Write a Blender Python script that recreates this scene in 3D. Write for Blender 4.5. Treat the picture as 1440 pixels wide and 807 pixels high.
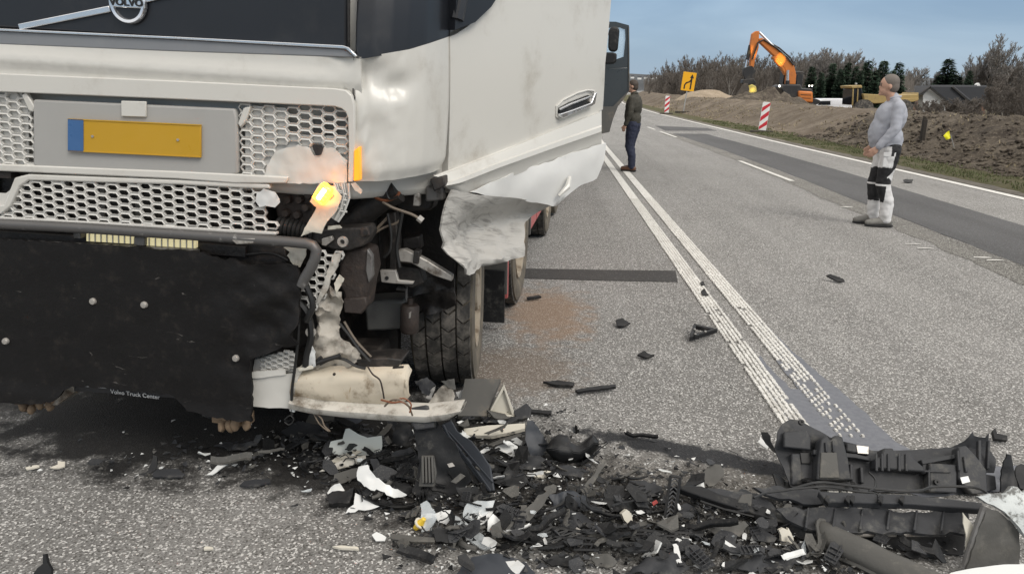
import bpy, bmesh, math, random
from math import sin, cos, tan, pi, radians, hypot, atan2, sqrt
from mathutils import Vector, Matrix, noise
from mathutils.geometry import delaunay_2d_cdt
random.seed(11)
for _o in list(bpy.data.objects): bpy.data.objects.remove(_o)
SC = bpy.context.scene
COL = SC.collection
# ---------------------------------------------------------------- camera (26 mm phone lens held at 1.6 m, tipped down)
FPX, CXP, CYP, CAM_H = 1040.0, 720.0, 403.5, 1.6
PITCH, ROLL = radians(15.2), radians(1.0)
_fw = Vector((0, cos(PITCH), -sin(PITCH))); _r0 = Vector((1, 0, 0)); _u0 = _r0.cross(_fw)
CR = _r0 * cos(ROLL) + _u0 * sin(ROLL); CU = _u0 * cos(ROLL) - _r0 * sin(ROLL); CW = _fw
CPOS = Vector((0, 0, CAM_H))
cam = bpy.data.cameras.new('camera'); cam.sensor_width = 36.0; cam.lens = 36.0 * FPX / 1440.0
cam.clip_start = 0.05; cam.clip_end = 6000
camo = bpy.data.objects.new('camera', cam); COL.objects.link(camo)
camo.matrix_world = Matrix(((CR.x, CU.x, -CW.x, 0), (CR.y, CU.y, -CW.y, 0), (CR.z, CU.z, -CW.z, CAM_H), (0, 0, 0, 1)))
SC.camera = camo
# ---------------------------------------------------------------- world, sun, exposure
SUN_EL, SUN_AZ = radians(44), radians(140)      # high, soft sun behind the camera and to its right
w = bpy.data.worlds.new('World'); SC.world = w; w.use_nodes = True
nt = w.node_tree; nt.nodes.clear()
wo = nt.nodes.new('ShaderNodeOutputWorld'); bg = nt.nodes.new('ShaderNodeBackground')
sky = nt.nodes.new('ShaderNodeTexSky'); sky.sky_type = 'NISHITA'; sky.sun_disc = False
sky.sun_elevation = SUN_EL; sky.sun_rotation = SUN_AZ; sky.air_density = 1.0; sky.dust_density = 0.6; sky.ozone_density = 1.5
# thin overcast: soft grey-blue cloud veil over the clear sky
tc = nt.nodes.new('ShaderNodeTexCoord'); mp = nt.nodes.new('ShaderNodeMapping'); mp.inputs['Scale'].default_value = (1.2, 1.2, 4.0)
cn = nt.nodes.new('ShaderNodeTexNoise'); cn.inputs['Scale'].default_value = 1.4; cn.inputs['Detail'].default_value = 5
cr = nt.nodes.new('ShaderNodeValToRGB'); cr.color_ramp.elements[0].position = .35; cr.color_ramp.elements[1].position = .75
cr.color_ramp.elements[0].color = (.82, .82, .82, 1); cr.color_ramp.elements[1].color = (.97, .97, .97, 1)
veil = nt.nodes.new('ShaderNodeMix'); veil.data_type = 'RGBA'
el = nt.nodes.new('ShaderNodeSeparateXYZ'); nt.links.new(tc.outputs['Generated'], el.inputs[0])
er = nt.nodes.new('ShaderNodeValToRGB'); er.color_ramp.elements[0].position = .0; er.color_ramp.elements[1].position = .45      # blue-grey low down, pale cloud deck overhead
er.color_ramp.elements[0].color = (3.4, 4.5, 5.75, 1); er.color_ramp.elements[1].color = (11.5, 11.2, 10.7, 1); e2 = er.color_ramp.elements.new(.14); e2.color = (2.4, 3.65, 5.2, 1)
nt.links.new(el.outputs['Z'], er.inputs['Fac']); n2 = nt.nodes.new('ShaderNodeTexNoise'); n2.inputs['Scale'].default_value = 2.2; n2.inputs['Detail'].default_value = 6; n2.inputs['Distortion'].default_value = .6
mp2 = nt.nodes.new('ShaderNodeMapping'); mp2.inputs['Scale'].default_value = (1, 1, 5); nt.links.new(tc.outputs['Generated'], mp2.inputs['Vector']); nt.links.new(mp2.outputs['Vector'], n2.inputs['Vector'])
r2 = nt.nodes.new('ShaderNodeValToRGB'); r2.color_ramp.elements[0].position = .36; r2.color_ramp.elements[1].position = .66; r2.color_ramp.elements[0].color = (.86, .88, .9, 1); r2.color_ramp.elements[1].color = (1.3, 1.22, 1.14, 1)
nt.links.new(n2.outputs['Fac'], r2.inputs['Fac']); mu = nt.nodes.new('ShaderNodeMix'); mu.data_type = 'RGBA'; mu.blend_type = 'MULTIPLY'; mu.inputs['Factor'].default_value = 1.0
nt.links.new(er.outputs['Color'], mu.inputs['A']); nt.links.new(r2.outputs['Color'], mu.inputs['B']); nt.links.new(mu.outputs['Result'], veil.inputs['B'])
bg.inputs['Strength'].default_value = 0.1
nt.links.new(tc.outputs['Generated'], mp.inputs['Vector']); nt.links.new(mp.outputs['Vector'], cn.inputs['Vector'])
nt.links.new(cn.outputs['Fac'], cr.inputs['Fac']); nt.links.new(cr.outputs['Color'], veil.inputs['Factor'])
nt.links.new(sky.outputs['Color'], veil.inputs['A']); nt.links.new(veil.outputs['Result'], bg.inputs['Color'])
nt.links.new(bg.outputs['Background'], wo.inputs['Surface'])
sl = bpy.data.lights.new('sun', 'SUN'); sl.energy = 1.5; sl.angle = radians(25); sl.color = (1, .95, .88)
so = bpy.data.objects.new('sun', sl); COL.objects.link(so)
_sd = Vector((sin(SUN_AZ) * cos(SUN_EL), cos(SUN_AZ) * cos(SUN_EL), sin(SUN_EL)))
so.rotation_euler = _sd.to_track_quat('Z', 'Y').to_euler(); so.location = (6, -10, 12)
SC.view_settings.view_transform = 'Standard'; SC.view_settings.look = 'None'
SC.view_settings.exposure = 0.2; SC.view_settings.gamma = 1.0
SC.render.engine = 'CYCLES'; SC.cycles.max_bounces = 6; SC.cycles.use_denoising = True
# ---------------------------------------------------------------- sight-line measuring: photo pixel -> place in the world
def ray(x, y): return CR * ((x - CXP) / FPX) - CU * ((y - CYP) / FPX) + CW
def G(x, y, z=0.0):
    d = ray(x, y); return CPOS + d * ((z - CAM_H) / d.z)
def AtY(x, y, Y):
    d = ray(x, y); return CPOS + d * (Y / d.y)
def proj(p):
    d = Vector(p) - CPOS; z = d.dot(CW); return CXP + FPX * d.dot(CR) / z, CYP - FPX * d.dot(CU) / z
# the wrecked truck's own frame: u across (photo right), v rearwards, w up; its body leans 2.6 deg on the broken corner
TAZ, TRHO = radians(7.2), radians(2.6)
TO = Vector((-1.486, 2.898, 0))
TM = Matrix.Translation(TO) @ Matrix.Rotation(-TAZ, 4, 'Z')
BM = Matrix.Translation((0, 0, .5)) @ Matrix.Rotation(TRHO, 4, 'Y') @ Matrix.Translation((0, 0, -.5))
WB = TM @ BM; WBI = WB.inverted()
def _hit(x, y, M, p0, n):
    Mi = M.inverted(); o = Mi @ CPOS; d = Mi.to_3x3() @ ray(x, y)
    return o + d * ((Vector(p0) - o).dot(n) / d.dot(n))
def FV(x, y, v=0.0): return _hit(x, y, WB, (0, v, 0), Vector((0, 1, 0)))
def FU(x, y, u=1.25): return _hit(x, y, WB, (u, 0, 0), Vector((1, 0, 0)))
def TU(x, y, u=1.22): return _hit(x, y, TM, (u, 0, 0), Vector((1, 0, 0)))
def fp(pts, v=0.0): return [FV(x, y, v) for x, y in pts]
DH = (1.13, .35); DTH = radians(29.5)             # door hinge and how far the door stands open
DS = Vector((sin(DTH), cos(DTH), 0)); DN = Vector((cos(DTH), -sin(DTH), 0)); DO = Vector((DH[0], DH[1], 0))
def DP(x, y, off=0.0):
    b = _hit(x, y, WB, DO + DN * off, DN); return (b - DO).dot(DS), b.z      # (s along door, w)
def D3(s, w, off=0.0): return DO + DS * s + DN * off + Vector((0, 0, w))
# ---------------------------------------------------------------- mesh building
def tag(o, label=None, cat=None, group=None, kind=None):
    if label: o['label'] = label
    if cat: o['category'] = cat
    if group: o['group'] = group
    if kind: o['kind'] = kind
    return o
def empty(name, loc=(0, 0, 0), rz=0.0, M=None):
    o = bpy.data.objects.new(name, None); COL.objects.link(o); o.empty_display_size = .2
    if M is not None: o.matrix_world = M
    else: o.location = loc; o.rotation_euler = (0, 0, rz)
    return o
class MB:
    def __init__(s): s.v = []; s.f = []; s.m = []
    def add(s, vs, fs, mi=0):
        b = len(s.v); s.v += [Vector(p) for p in vs]
        for f in fs: s.f.append([i + b for i in f]); s.m.append(mi)
        return s
    def box(s, c, sz, M=None, mi=0):
        c = Vector(c); h = Vector(sz) / 2
        vs = [Vector((sx * h.x, sy * h.y, sz_ * h.z)) for sz_ in (-1, 1) for sy in (-1, 1) for sx in (-1, 1)]
        vs = [(M @ p if M is not None else p) + c for p in vs]
        return s.add(vs, [(0, 2, 3, 1), (4, 5, 7, 6), (0, 1, 5, 4), (2, 6, 7, 3), (0, 4, 6, 2), (1, 3, 7, 5)], mi)
    def prism(s, poly, ext, mi=0):
        ext = Vector(ext); n = len(poly); p = [Vector(q) for q in poly]
        nn = Vector((0, 0, 0))
        for i in range(n): nn += p[i].cross(p[(i + 1) % n])
        if nn.dot(ext) > 0: p = p[::-1]
        vs = p + [q + ext for q in p]
        fs = [list(range(n)), list(range(2 * n - 1, n - 1, -1))]
        fs += [(i, i + n, (i + 1) % n + n, (i + 1) % n) for i in range(n)]
        return s.add(vs, fs, mi)
    def tube(s, path, r, n=8, closed=False, mi=0, caps=True, flat=1.0):
        path = [Vector(p) for p in path]; m = len(path)
        rs = r if isinstance(r, (list, tuple)) else [r] * m
        vs = []; prev = None
        for i, p in enumerate(path):
            if closed: t = path[(i + 1) % m] - path[i - 1]
            else: t = path[min(i + 1, m - 1)] - path[max(i - 1, 0)]
            if t.length < 1e-9: t = Vector((0, 0, 1))
            t.normalize()
            if prev is None:
                a = t.cross(Vector((0, 0, 1)))
                if a.length < .1: a = t.cross(Vector((1, 0, 0)))
            else: a = prev - t * prev.dot(t)
            a.normalize(); prev = a; b = t.cross(a)
            vs += [p + a * (cos(2 * pi * k / n) * rs[i]) + b * (sin(2 * pi * k / n) * rs[i] * flat) for k in range(n)]
        fs = []
        for i in range(m if closed else m - 1):
            j = (i + 1) % m
            for k in range(n):
                l = (k + 1) % n; fs.append((i * n + k, i * n + l, j * n + l, j * n + k))
        if caps and not closed: fs += [list(range(n - 1, -1, -1)), [(m - 1) * n + k for k in range(n)]]
        return s.add(vs, fs, mi)
    def lathe(s, prof, o, ax, n=32, mi=0):        # prof: (radius, along axis)
        o = Vector(o); ax = Vector(ax).normalized()
        a = ax.cross(Vector((0, 0, 1)));
        if a.length < .1: a = ax.cross(Vector((1, 0, 0)))
        a.normalize(); b = ax.cross(a); vs = []; fs = []
        for r, h in prof:
            vs += [o + ax * h + a * (r * cos(2 * pi * k / n)) + b * (r * sin(2 * pi * k / n)) for k in range(n)]
        for i in range(len(prof) - 1):
            for k in range(n):
                l = (k + 1) % n; fs.append((i * n + k, i * n + l, (i + 1) * n + l, (i + 1) * n + k))
        return s.add(vs, fs, mi)
    def disc(s, o, ax, r, h=.004, n=16, mi=0): return s.lathe([(1e-4, h), (r, h), (r, -h), (1e-4, -h)], o, ax, n, mi)
    def ico(s, c, r, sub=1, sc=(1, 1, 1), jit=0.0, mi=0, rot=None):
        bm = bmesh.new(); bmesh.ops.create_icosphere(bm, subdivisions=sub, radius=1.0)
        bm.verts.ensure_lookup_table(); vs = []
        for q in bm.verts:
            p = Vector((q.co.x * sc[0], q.co.y * sc[1], q.co.z * sc[2])) * r
            if jit: p *= 1 + jit * (random.random() - .5) * 2
            if rot is not None: p = rot @ p
            vs.append(Vector(c) + p)
        fs = [[q.index for q in f.verts] for f in bm.faces]; bm.free()
        return s.add(vs, fs, mi)
    def grid(s, rows, mi=0, thick=None):           # rows of points -> surface, optional thickness vector fn
        n = len(rows[0]); m = len(rows); vs = [p for r in rows for p in r]
        fs = [(i * n + j, i * n + j + 1, (i + 1) * n + j + 1, (i + 1) * n + j) for i in range(m - 1) for j in range(n - 1)]
        if thick is None: return s.add(vs, fs, mi)
        k = len(vs); t = Vector(thick); vs2 = [Vector(p) + t for p in vs]
        fs2 = [tuple(q + k for q in reversed(f)) for f in fs]
        rim = list(range(n)) + [i * n + n - 1 for i in range(1, m)] + [(m - 1) * n + j for j in range(n - 2, -1, -1)] + [i * n for i in range(m - 2, 0, -1)]
        fr = [(rim[i], rim[i] + k, rim[(i + 1) % len(rim)] + k, rim[(i + 1) % len(rim)]) for i in range(len(rim))]
        return s.add(vs + vs2, fs + fs2 + [tuple(reversed(f)) for f in fr], mi)
    def xf(s, M):
        s.v = [M @ p for p in s.v]; return s
    def mesh(s, name, mats, smooth=40):
        me = bpy.data.meshes.new(name); me.from_pydata([tuple(p) for p in s.v], [], s.f)
        for q in (mats if isinstance(mats, (list, tuple)) else [mats]): me.materials.append(q)
        if len(me.materials) > 1:
            for p, mi in zip(me.polygons, s.m): p.material_index = mi
        bm = bmesh.new(); bm.from_mesh(me); bmesh.ops.recalc_face_normals(bm, faces=bm.faces); bm.to_mesh(me); bm.free()
        if smooth:
            me.polygons.foreach_set('use_smooth', [True] * len(me.polygons)); me.set_sharp_from_angle(angle=radians(smooth))
        me.update(); return me
    def build(s, name, mats, parent=None, M=None, bevel=0.0, smooth=40, base=False):
        off = Vector((0, 0, 0))
        if base and s.v:
            xs = [p.x for p in s.v]; ys = [p.y for p in s.v]; zs = [p.z for p in s.v]
            off = Vector(((min(xs) + max(xs)) / 2, (min(ys) + max(ys)) / 2, min(zs))); s.v = [p - off for p in s.v]
        o = bpy.data.objects.new(name, s.mesh(name, mats, smooth)); COL.objects.link(o)
        if parent is not None: o.parent = parent
        if M is not None: o.matrix_local = M
        elif base: o.location = off
        if bevel:
            b = o.modifiers.new('bevel', 'BEVEL'); b.width = bevel; b.segments = 2; b.limit_method = 'ANGLE'; b.angle_limit = radians(35)
            b.harden_normals = False
        return o
def inside(p, poly):
    x, y = p; c = False; n = len(poly)
    for i in range(n):
        x1, y1 = poly[i]; x2, y2 = poly[i - 1]
        if (y1 > y) != (y2 > y) and x < (x2 - x1) * (y - y1) / (y2 - y1) + x1: c = not c
    return c
def densify(poly, step, torn=0.0, seed=0):
    out = []; rnd = random.Random(seed)
    n = len(poly)
    for i in range(n):
        a = Vector(poly[i]); b = Vector(poly[(i + 1) % n]); k = max(1, int((b - a).length / step))
        for j in range(k):
            p = a.lerp(b, j / k)
            if torn: p = p + Vector((rnd.uniform(-torn, torn), rnd.uniform(-torn, torn)))
            out.append((p.x, p.y))
    return out
def sheet(mb, poly, to3, cell=.03, torn=0.0, thick=.004, disp=None, nrm=None, seed=0, mi=0):
    """dented plate: 2D outline -> fine triangles -> to3(s,t,off); disp(s,t) pushes it out of its plane"""
    b = densify(poly, cell, torn, seed); rnd = random.Random(seed + 5)
    xs = [p[0] for p in b]; ys = [p[1] for p in b]
    pts = [Vector(p) for p in b]; nb = len(pts)
    y = min(ys) + cell / 2; row = 0
    while y < max(ys):
        x = min(xs) + (cell / 2 if row % 2 else cell)
        while x < max(xs):
            q = (x + rnd.uniform(-.2, .2) * cell, y + rnd.uniform(-.2, .2) * cell)
            if inside(q, b): pts.append(Vector(q))
            x += cell
        y += cell * .87; row += 1
    r = delaunay_2d_cdt(pts, [(i, (i + 1) % nb) for i in range(nb)], [], 1, 1e-5)
    vs, es, fs = r[0], r[1], r[2]
    d = disp or (lambda s, t: 0.0)
    top = [to3(p.x, p.y, d(p.x, p.y) + thick) for p in vs]; bot = [to3(p.x, p.y, d(p.x, p.y)) for p in vs]
    n = len(vs); cnt = {}
    for f in fs:
        for i in range(len(f)):
            a, c = f[i], f[(i + 1) % len(f)]; cnt[(a, c)] = cnt.get((a, c), 0) + 1
    rim = [(a, c) for (a, c) in cnt if (c, a) not in cnt]
    F = [list(f) for f in fs] + [[i + n for i in reversed(f)] for f in fs] + [[c, a, a + n, c + n] for a, c in rim]
    return mb.add(top + bot, F, mi)
def nz(x, y, z=0.0): return noise.noise(Vector((x, y, z)))
def fbm(x, y, z=0.0, o=4):
    s = 0; a = 1
    for i in range(o): s += a * noise.noise(Vector((x, y, z))); x *= 2.03; y *= 2.03; z += 7.1; a *= .5
    return s
# ---------------------------------------------------------------- materials
MATS = {}
def newmat(name):
    m = bpy.data.materials.new(name); m.use_nodes = True; m.node_tree.nodes.clear(); MATS[name] = m
    n = m.node_tree.nodes; o = n.new('ShaderNodeOutputMaterial'); b = n.new('ShaderNodeBsdfPrincipled')
    m.node_tree.links.new(b.outputs[0], o.inputs[0]); return m, b
class NT:
    def __init__(s, m): s.t = m.node_tree; s.n = s.t.nodes; s.l = s.t.links; s.co = None
    def coord(s):
        if s.co is None: s.co = s.n.new('ShaderNodeTexCoord')
        return s.co.outputs['Object']
    def pos(s):
        g = s.n.new('ShaderNodeNewGeometry'); return g.outputs['Position']
    def map(s, vec, scale, rot=None):
        if rot is not None:
            q = s.n.new('ShaderNodeMapping'); q.inputs['Rotation'].default_value = rot; s.l.new(vec, q.inputs['Vector']); vec = q.outputs[0]
        m = s.n.new('ShaderNodeMapping'); m.inputs['Scale'].default_value = scale; s.l.new(vec, m.inputs['Vector']); return m.outputs[0]
    def noise(s, scale, detail=4, vec=None, rough=.6, dist=0.0):
        t = s.n.new('ShaderNodeTexNoise'); t.inputs['Scale'].default_value = scale; t.inputs['Detail'].default_value = detail
        t.inputs['Roughness'].default_value = rough; t.inputs['Distortion'].default_value = dist
        s.l.new(vec if vec is not None else s.coord(), t.inputs['Vector']); return t.outputs['Fac']
    def voro(s, scale, vec=None, out='Color', feature='F1'):
        t = s.n.new('ShaderNodeTexVoronoi'); t.inputs['Scale'].default_value = scale; t.feature = feature
        s.l.new(vec if vec is not None else s.coord(), t.inputs['Vector']); return t.outputs[out]
    def ramp(s, fac, lo, hi, c0=0.0, c1=1.0):
        r = s.n.new('ShaderNodeMapRange'); r.interpolation_type = 'SMOOTHSTEP'
        for k, val in (('From Min', lo), ('From Max', hi), ('To Min', c0), ('To Max', c1)): r.inputs[k].default_value = val
        s.l.new(fac, r.inputs['Value']); return r.outputs[0]
    def mix(s, fac, a, b):
        m = s.n.new('ShaderNodeMix'); m.data_type = 'RGBA'
        if isinstance(fac, (int, float)): m.inputs['Factor'].default_value = fac
        else: s.l.new(fac, m.inputs['Factor'])
        for k, q in (('A', a), ('B', b)):
            if isinstance(q, (tuple, list)): m.inputs[k].default_value = (*q[:3], 1)
            else: s.l.new(q, m.inputs[k])
        return m.outputs['Result']
    def math(s, op, a, b=None):
        m = s.n.new('ShaderNodeMath'); m.operation = op
        for i, q in enumerate((a, b)):
            if q is None: continue
            if isinstance(q, (int, float)): m.inputs[i].default_value = q
            else: s.l.new(q, m.inputs[i])
        return m.outputs[0]
    def bump(s, h, strength, dist, b):
        k = s.n.new('ShaderNodeBump'); k.inputs['Strength'].default_value = strength; k.inputs['Distance'].default_value = dist
        s.l.new(h, k.inputs['Height']); s.l.new(k.outputs[0], b.inputs['Normal'])
def simple(name, col, rough=.5, metal=0.0, var=.15, vs=6, bump=0.0, bs=60, dirt=None, dl=.5, dh=.75, ds=3, coat=0.0, spec=.5, scr=None, scrs=(3, 3, 40), sl=.62, sh=.7):
    """paint / plastic / metal: base tint with slow variation, optional dirt patches and directional scratches"""
    m, b = newmat(name); n = NT(m)
    c = n.mix(n.noise(vs, 4), tuple(x * (1 - var) for x in col), tuple(min(1, x * (1 + var)) for x in col))
    rg = None
    if dirt is not None:
        mask = n.ramp(n.noise(ds, 8, rough=.7), dl, dh); c = n.mix(mask, c, dirt)
        rg = n.math('ADD', n.math('MULTIPLY', mask, .3), rough)
    if scr is not None:
        sm = n.ramp(n.noise(1.0, 6, vec=n.map(n.coord(), scrs), rough=.65, dist=1.2), sl, sh); c = n.mix(sm, c, scr)
    n.l.new(c, b.inputs['Base Color']); b.inputs['Metallic'].default_value = metal
    b.inputs['Specular IOR Level'].default_value = spec
    if rg is not None: n.l.new(rg, b.inputs['Roughness'])
    else: n.l.new(n.ramp(n.noise(vs * 3, 3), .3, .7, max(.03, rough - .08), min(1, rough + .08)), b.inputs['Roughness'])
    if coat: b.inputs['Coat Weight'].default_value = coat; b.inputs['Coat Roughness'].default_value = .12
    if bump: n.bump(n.noise(bs, 5), bump, .01, b)
    return m
WHITE = simple('truck_white_paint', (.60, .588, .548), .34, var=.03, vs=2, coat=.2, dirt=(.38, .35, .30), dl=.52, dh=.86, ds=3.0, scr=(.3, .28, .25), scrs=(28, 28, 75), sl=.70, sh=.78, bump=.03, bs=5)
WHITE_DIRTY = simple('truck_white_paint_grimy', (.56, .54, .49), .5, var=.08, dirt=(.15, .125, .095), dl=.46, dh=.72, ds=9, scr=(.12, .11, .1), scrs=(6, 6, 30), sl=.66, sh=.72)
WHITE_MESH = simple('grille_white_plastic', (.58, .57, .54), .5, var=.06, dirt=(.25, .23, .2), dl=.56, dh=.8, ds=9)
BUMPER_CREAM = simple('bumper_end_stained_cream', (.56, .50, .40), .5, var=.1, dirt=(.16, .11, .06), dl=.5, dh=.74, ds=9, scr=(.3, .2, .1), scrs=(25, 25, 3), sl=.58, sh=.72)
def scuffed():
    m, b = newmat('scuffed_grey_white_sheet'); n = NT(m)
    base = n.mix(n.noise(3, 4), (.36, .35, .325), (.50, .485, .455))
    area = n.ramp(n.noise(3.2, 4), .36, .52)
    smear = n.ramp(n.noise(1.0, 9, vec=n.map(n.coord(), (4, 4, 17), (.35, .2, 0)), rough=.75, dist=1.3), .49, .64)
    fine = n.ramp(n.noise(1.0, 6, vec=n.map(n.coord(), (5, 5, 60), (.4, .25, 0)), rough=.5, dist=1.2), .57, .64)
    c = n.mix(n.math('MULTIPLY', n.math('MULTIPLY', smear, area), .6), base, (.15, .143, .132))
    c = n.mix(n.math('MULTIPLY', n.math('MULTIPLY', fine, area), .35), c, (.07, .067, .062))
    n.l.new(c, b.inputs['Base Color']); b.inputs['Roughness'].default_value = .5; n.bump(n.noise(1.0, 5, vec=n.map(n.coord(), (5, 5, 22)), dist=1.5), .5, .012, b); return m
SCUFF = scuffed()
BRIGHT = simple('step_fairing_white', (.76, .76, .74), .45, var=.03, bump=.15, bs=8)
BOARD = simple('black_rubber_board', (.0085, .008, .0082), .55, spec=.22, var=.3, vs=9, dirt=(.03, .026, .023), dl=.5, dh=.8, ds=14, bump=.2, bs=60, scr=(.14, .13, .12), scrs=(9, 9, 30), sl=.66, sh=.76)
DARKPANEL = simple('dark_slate_front_panel', (.013, .0145, .0185), .34, var=.15, coat=.12, dirt=(.03, .031, .034), dl=.5, dh=.85, ds=4)
STRIP = simple('brushed_grey_strip', (.24, .25, .265), .45, metal=.2, var=.12, vs=3, dirt=(.3, .3, .3), dl=.55, dh=.8, ds=12)
CHROME = simple('bright_trim', (.75, .76, .78), .22, metal=.9, var=.04)
BARGREY = simple('grey_bull_bar', (.105, .102, .1), .42, metal=.3, var=.15, dirt=(.45, .44, .42), dl=.56, dh=.72, ds=14)
GUNK = simple('oily_black_metal', (.018, .016, .015), .5, var=.4, vs=9, dirt=(.055, .045, .038), dl=.48, dh=.7, ds=12, bump=.4, bs=50)
GUNK2 = simple('rusty_dark_metal', (.035, .026, .022), .6, var=.4, vs=9, dirt=(.11, .08, .06), dl=.52, dh=.75, ds=11, bump=.5, bs=45)
GREYM = simple('grey_chassis_metal', (.16, .155, .15), .45, metal=.3, var=.2, dirt=(.05, .045, .04), dl=.45, dh=.7, ds=10)
GREYBOX = simple('grey_reservoir_plastic', (.13, .13, .125), .5, var=.15, dirt=(.05, .05, .05), dl=.5, dh=.8, ds=5)
SILVER = simple('bare_bracket_metal', (.42, .40, .37), .4, metal=.4, var=.15, dirt=(.12, .1, .08), dl=.5, dh=.7, ds=14)
PALEM = simple('torn_pale_sheet_metal', (.40, .37, .32), .5, var=.2, dirt=(.09, .065, .045), dl=.46, dh=.68, ds=9, bump=.6, bs=18)
CABLE = simple('black_cable', (.012, .012, .012), .5); CABLE_R = simple('orange_brown_cable', (.20, .07, .03), .5); CABLE_G = simple('grey_brown_wire', (.16, .13, .1), .5)
TYRE = simple('tyre_rubber', (.038, .036, .033), .75, var=.3, dirt=(.21, .19, .165), dl=.42, dh=.70, ds=8, bump=.3, bs=70)
TYREW = simple('tyre_sidewall_mud', (.10, .088, .07), .8, var=.25, dirt=(.2, .172, .13), dl=.42, dh=.7, ds=7, bump=.4, bs=40)
RIM = simple('dirty_cream_rim', (.36, .31, .24), .65, var=.12, dirt=(.15, .115, .08), dl=.42, dh=.66, ds=8)
RED = simple('red_side_guard', (.42, .1, .1), .5, var=.12, dirt=(.3, .22, .2), dl=.5, dh=.8, ds=6)
MUDGREY = simple('mud_grey_guard', (.09, .088, .082), .6, var=.15, dirt=(.2, .17, .13), dl=.52, dh=.75, ds=6)
BLACK = simple('black_plastic', (.013, .0135, .0145), .5, spec=.3, var=.3, dirt=(.085, .082, .075), dl=.52, dh=.75, ds=11, bump=.15, bs=60)
CHAR = simple('charcoal_plastic', (.034, .0355, .039), .58, spec=.3, var=.25, dirt=(.125, .122, .113), dl=.5, dh=.72, ds=10, bump=.2, bs=55, scr=(.2, .2, .19), scrs=(9, 9, 34), sl=.70, sh=.76)
GREYP = simple('grey_brown_plastic', (.085, .083, .077), .6, spec=.3, var=.2, dirt=(.18, .17, .15), dl=.5, dh=.75, ds=9, bump=.2, bs=55)
BLUEGREY = simple('slate_plastic', (.038, .043, .052), .5, spec=.35, var=.12, dirt=(.12, .12, .12), dl=.58, dh=.82, ds=10)
SCRAPED = simple('scraped_white_bodywork', (.6, .63, .62), .4, var=.05, dirt=(.17, .17, .16), dl=.5, dh=.6, ds=16, bump=.3, bs=30)
WSHARD = simple('white_shard_paint', (.64, .65, .64), .35, var=.03, dirt=(.3, .29, .27), dl=.58, dh=.78, ds=12)
PSHARD = simple('pale_grey_green_panel', (.50, .535, .51), .38, var=.05, dirt=(.3, .3, .28), dl=.58, dh=.85, ds=7)
CREAM = simple('cream_plastic', (.6, .57, .49), .45, var=.05, dirt=(.25, .22, .18), dl=.55, dh=.78, ds=9)
CLEAR, _b = newmat('clear_lens_plastic'); _b.inputs['Base Color'].default_value = (.75, .8, .82, 1); _b.inputs['Roughness'].default_value = .18; _b.inputs['Alpha'].default_value = .42; _b.inputs['IOR'].default_value = 1.45
YELLOWP = simple('yellow_plastic', (.75, .52, .05), .4)
REDP = simple('red_plastic', (.5, .06, .05), .4)
GLASSD, _b = newmat('dark_window_glass'); _b.inputs['Base Color'].default_value = (.012, .014, .018, 1); _b.inputs['Roughness'].default_value = .06
def emis(name, col, st, base=None):
    m, b = newmat(name); b.inputs['Base Color'].default_value = (*(base or col), 1); b.inputs['Emission Color'].default_value = (*col, 1); b.inputs['Emission Strength'].default_value = st; b.inputs['Roughness'].default_value = .2; return m
AMBER = emis('amber_lamp_lit', (1, .30, .01), 15.0, (.9, .4, .02)); AMBER_CORE = emis('lamp_filament_lit', (1, .75, .22), 22.0)
AMBER_SIDE = emis('amber_side_lens', (1, .36, .02), .55, (.9, .38, .03))  # side lens with a weak glow of its own
LED = emis('pale_yellow_lamp_lens', (1, .88, .5), .38, (.75, .68, .42))
WORKLAMP = emis('work_lamp_lit', (1, .95, .8), 12)
PLATE_Y = simple('yellow_number_plate', (.5, .29, .02), .35, var=.04); PLATE_B = simple('blue_plate_band', (.05, .13, .3), .35)
PLATE_G = simple('plate_holder_grey', (.36, .355, .34), .5, var=.08); LETTER = simple('pale_lettering', (.6, .6, .6), .5); LETTER_D = simple('dark_lettering', (.01, .01, .012), .5)
MUDB = simple('mud_caked_brown', (.24, .17, .11), .85, var=.3, bump=.6, bs=30, dirt=(.1, .07, .05), ds=9)
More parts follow.
